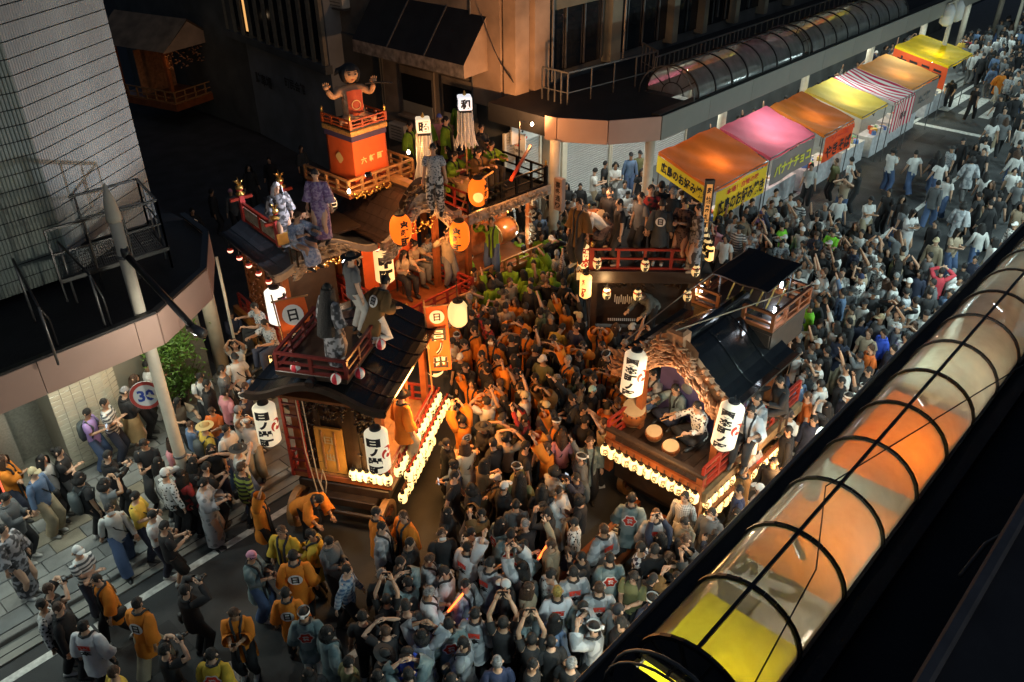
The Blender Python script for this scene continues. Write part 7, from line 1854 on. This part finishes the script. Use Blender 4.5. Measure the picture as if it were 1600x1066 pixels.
ZONES = [([(690, 500), (870, 430), (950, 520), (985, 560), (960, 690), (850, 700), (760, 640)], FEST, 62, .46, AX), ([(850, 500), (935, 500), (990, 540), (950, 640), (860, 600)], DARK, 34, .44, CX_),
         ([(730, 340), (890, 400), (900, 480), (740, 500), (715, 420)], GREEN, 34, .45, EX), ([(690, 680), (920, 620), (930, 760), (880, 860), (740, 850)], DARK, 40, .46, AX),
         ([(600, 830), (930, 790), (1000, 860), (960, 960), (880, 1060), (600, 1060)], HAP, 46, .48, AX), ([(480, 960), (640, 940), (640, 1066), (480, 1066)], DARK, 12, .5, AX), ([(1050, 800), (1180, 740), (1230, 690), (1110, 860), (1000, 960), (980, 900)], DARK, 26, .44, CX_),
         ([(1250, 480), (1330, 440), (1420, 470), (1440, 520), (1330, 620), (1240, 680), (1240, 560)], COOL, 60, .46, CX_), ([(1130, 330), (1230, 300), (1330, 340), (1440, 420), (1440, 480), (1290, 470), (1200, 400)], COOL, 66, .47, DX),
         ([(900, 470), (1000, 480), (1010, 540), (930, 560)], DARK, 18, .44, DX), ([(860, 290), (940, 330), (900, 420), (860, 390)], DARK, 16, .45, DX), ([(930, 300), (1080, 270), (1140, 330), (1110, 380)], COOL, 16, .5, DX),
         ([(1440, 260), (1600, 150), (1600, 420), (1520, 400)], COOL, 20, 1.0, None), ([(1440, 420), (1530, 390), (1480, 470), (1400, 540)], COOL, 22, .5, None), ([(1500, 60), (1600, 20), (1600, 140), (1560, 120)], COOL, 44, .7, None), ([(1110, 210), (1300, 120), (1420, 60), (1440, 75), (1200, 190)], COOL, 38, .55, DX), ([(300, 600), (370, 540), (400, 700), (330, 760), (290, 700)], COOL, 14, .5, AX), ([(330, 250), (470, 210), (520, 240), (360, 330)], DARK, 14, .7, BX), ([(760, 300), (850, 320), (840, 350)], DARK, 8, .5, FX)]
FILL = []
for poly, pal, n, sep, focus in ZONES:
    n = int(n * 1.4); sep = sep * .9 if sep < .6 else sep
    xs = [p[0] for p in poly]; ys = [p[1] for p in poly]; got = 0
    for _ in range(n * 60):
        if got >= n: break
        q = (R_.uniform(min(xs), max(xs)), R_.uniform(min(ys), max(ys)))
        if not inside(q, poly): continue
        p = at(q[0], q[1], 1.6)
        if blocked(p.x, p.y) or p.y < 3.75 or (p.y > 17.4) or any(hypot(p.x - a, p.y - b) < sep for a, b in occ): continue
        occ.append((p.x, p.y)); got += 1
        if focus: d = V3(focus.location) - p; ang = atan2(d.y, d.x) + R_.gauss(0, .5)
        else: ang = R_.choice((0, pi)) + R_.gauss(0, .4)
        top = R_.choice(pal); head = R_.choice('kkkkkkklllboouBgCcHd'); pose = R_.choice(['stand', 'stand', 'relax', 'phone', 'cross', 'up', 'eye', 'raise_'] if focus else ['walk', 'walk', 'stand']); FILL.append((q, V3((p.x, p.y, groundz(p.x, p.y))), top, R_.choice('kkkknbge'), head, pose, ang - pi / 2, ('nophone' if R_.random() < .35 else '') + R_.choice(['', '', '', ' bag', ' bag', ' pack', ' mask', ' mask']), R_.uniform(.9, 1.04), p))
# those that show largest become individuals, up to the limit; the rest form one crowd mass
FILL = SPEC + FILL
FILL.sort(key=lambda f: (f[1] - CAMP).length)
room = max(0, 300 - len(PEOPLE))
for q, l, top, bot, head, pose, rz, ex, sc, _p in FILL[:room]: person_at(l, top, bot, head, pose, rz, ex, sc, None, q)
cm = MB(); cmats = []; cidx = {}
def mi_of(m):
    if m.name not in cidx: cidx[m.name] = len(cmats); cmats.append(m)
    return cidx[m.name]
LOWC = {}
def low(kind, pn):
    if (kind, pn) not in LOWC: LOWC[(kind, pn)] = low_body(pn) if kind == 'body' else garment(kind, pn)
    return LOWC[(kind, pn)]
for q, l, top, bot, head, pose, rz, ex, sc, _p in FILL[room:]:
    s = sc; c_, s_ = cos(rz) * s, sin(rz) * s; tk, _, tm = TOPS[top]; bk, _, bm = BOT[bot]; hk, hc, _ = HEAD[head]
    parts = [('body', R_.choice(SKINS)), (tk, tm), (hk, HAIRM[hc] if isinstance(hc, str) else mat('cap_%s' % head, hc, .8))]
    if tk not in ('yukata', 'dress'): parts.append((bk, bm))
    for k, m in parts:
        g = low(k, pose); cm.add([(l.x + x * c_ - y * s_, l.y + x * s_ + y * c_, l.z + z * s) for x, y, z in g.v], g.f, mi_of(m))
if cm.v: stuff(cm.build('crowd', cmats, None, True))

# ------------------------------------------------------------------ labels that single each person out
def region(P):
    x, y = P['px'] or (0, 0); l = P['loc']
    if P['place'] == 'float':
        for f, nm in ((AX, 'on the left-centre float'), (CX_, 'on the drummers\' float'), (DX, 'on the dark float'), (BX, 'on the black tiled float'), (EX, 'on the doll float'), (FX, 'on the black balcony')):
            a = -f.rotation_euler.z; dx, dy = l.x - f.location.x, l.y - f.location.y; lx, ly = dx * cos(a) - dy * sin(a), dx * sin(a) + dy * cos(a)
            if l.z > .5 and -1.6 < lx < 1.6 and -.8 < ly < 3.5: return nm
        return 'in the dark side street'
    if x < 420 and y < 700: return 'by the shrub and sign post' if x > 190 else 'by the granite wall'
    if x < 420 and y < 860: return 'on the left pavement'
    if x < 400: return 'at the bottom left'
    if x < 560: return 'behind the left-centre float'
    if y > 930: return 'at the bottom centre'
    if x < 760 and y > 780: return 'below the lantern rows'
    if y > 760: return 'by the pulling beams' if x < 1000 or y < 880 else 'by the near canopy'
    if x > 1090 and y > 640: return 'beside the low right lantern row'
    if x > 1480: return 'near the crosswalk' if y < 200 else 'on the open road'
    if x > 1240 and y < 345: return 'in front of the stalls'
    if x > 1090 and y < 460: return 'behind the black awning'
    if x > 1200: return 'by the long vault'
    if x > 840 and y < 350: return 'by the roller shutters'
    if y < 470: return 'among the green coats'
    if x < 800 and y < 660: return 'between the front floats'
    if x > 880: return 'left of the drummers\' float'
    return 'in the middle of the crowd'
def desc(P, lv):
    hw = HEAD[P['head']][2]; tw_ = TOPS[P['top']][1]; bw = '' if TOPS[P['top']][0] in ('dress', 'yukata') else BOT[P['bot']][1]; pw = POSEW[P['pose']]; w = P['words']
    s = ['%s person in %s' % (hw, tw_)]
    if lv >= 1 and bw: s[0] += ' and ' + bw
    if w: s.append(w[0])
    elif pw: s.append(pw)
    return ' '.join(s)
used = {}
fams = {}
for P in PEOPLE:
    P['reg'] = region(P); P['lab'] = desc(P, 0) + ' ' + P['reg']; fams.setdefault(P['lab'], []).append(P)
def short(P): return 'person in %s' % TOPS[P['top']][1]
final = {}
for lab, L in fams.items():
    if len(L) == 1: final[lab] = L[0]; L[0]['fin'] = lab; continue
    for P in L:
        q = sorted((o for o in PEOPLE if o is not P and o['reg'] == P['reg'] and o['top'] != P['top']), key=lambda o: (o['loc'] - P['loc']).length)
        opts = [desc(P, 1) + ' ' + P['reg']]
        for o in q[:5]:
            d = o['loc'] - P['loc']; rx, fy = d.dot(_rt), d.dot(_fw); rel = ('left of' if rx > 0 else 'right of') if abs(rx) > abs(fy) else ('in front of' if fy > 0 else 'behind')
            w_ = '%s %s %s' % (desc(P, 0), rel, short(o).replace('person in ', 'the one in ')); opts.append(w_ + ' ' + P['reg'] if len((w_ + ' ' + P['reg']).split()) <= 16 else w_)
        P['opts'] = opts
    for P in L:
        for o in P['opts']:
            if o not in final and sum(o in Q['opts'] for Q in L) == 1 and len(o.split()) <= 16: final[o] = P; P['fin'] = o; break
    R2 = [P for P in L if 'fin' not in P]; R2.sort(key=lambda P: P['px'][0])
    for k, P in enumerate(R2):
        nm = ['leftmost', 'second from left', 'third from left', 'fourth from left', 'fifth from left', 'sixth from left', 'seventh from left', 'eighth from left'][min(k, 7)]
        if k == len(R2) - 1 and k: nm = 'rightmost'
        o = '%s, %s' % (desc(P, 0) + ' ' + P['reg'], nm); final[o] = P; P['fin'] = o
for P in PEOPLE:
    s = P['fin']; w = s.split()
    if len(w) > 16: s = ' '.join(w[:16])
    tag(P['o'], s, 'person', 'people on the floats' if P['place'] == 'float' else 'people watching in the street')
print('PEOPLE', len(PEOPLE), 'FILL', len(FILL), 'TRIS', sum(len(o.data.loop_triangles) if 0 else len(o.data.polygons) for o in bpy.data.objects if o.type == 'MESH'))
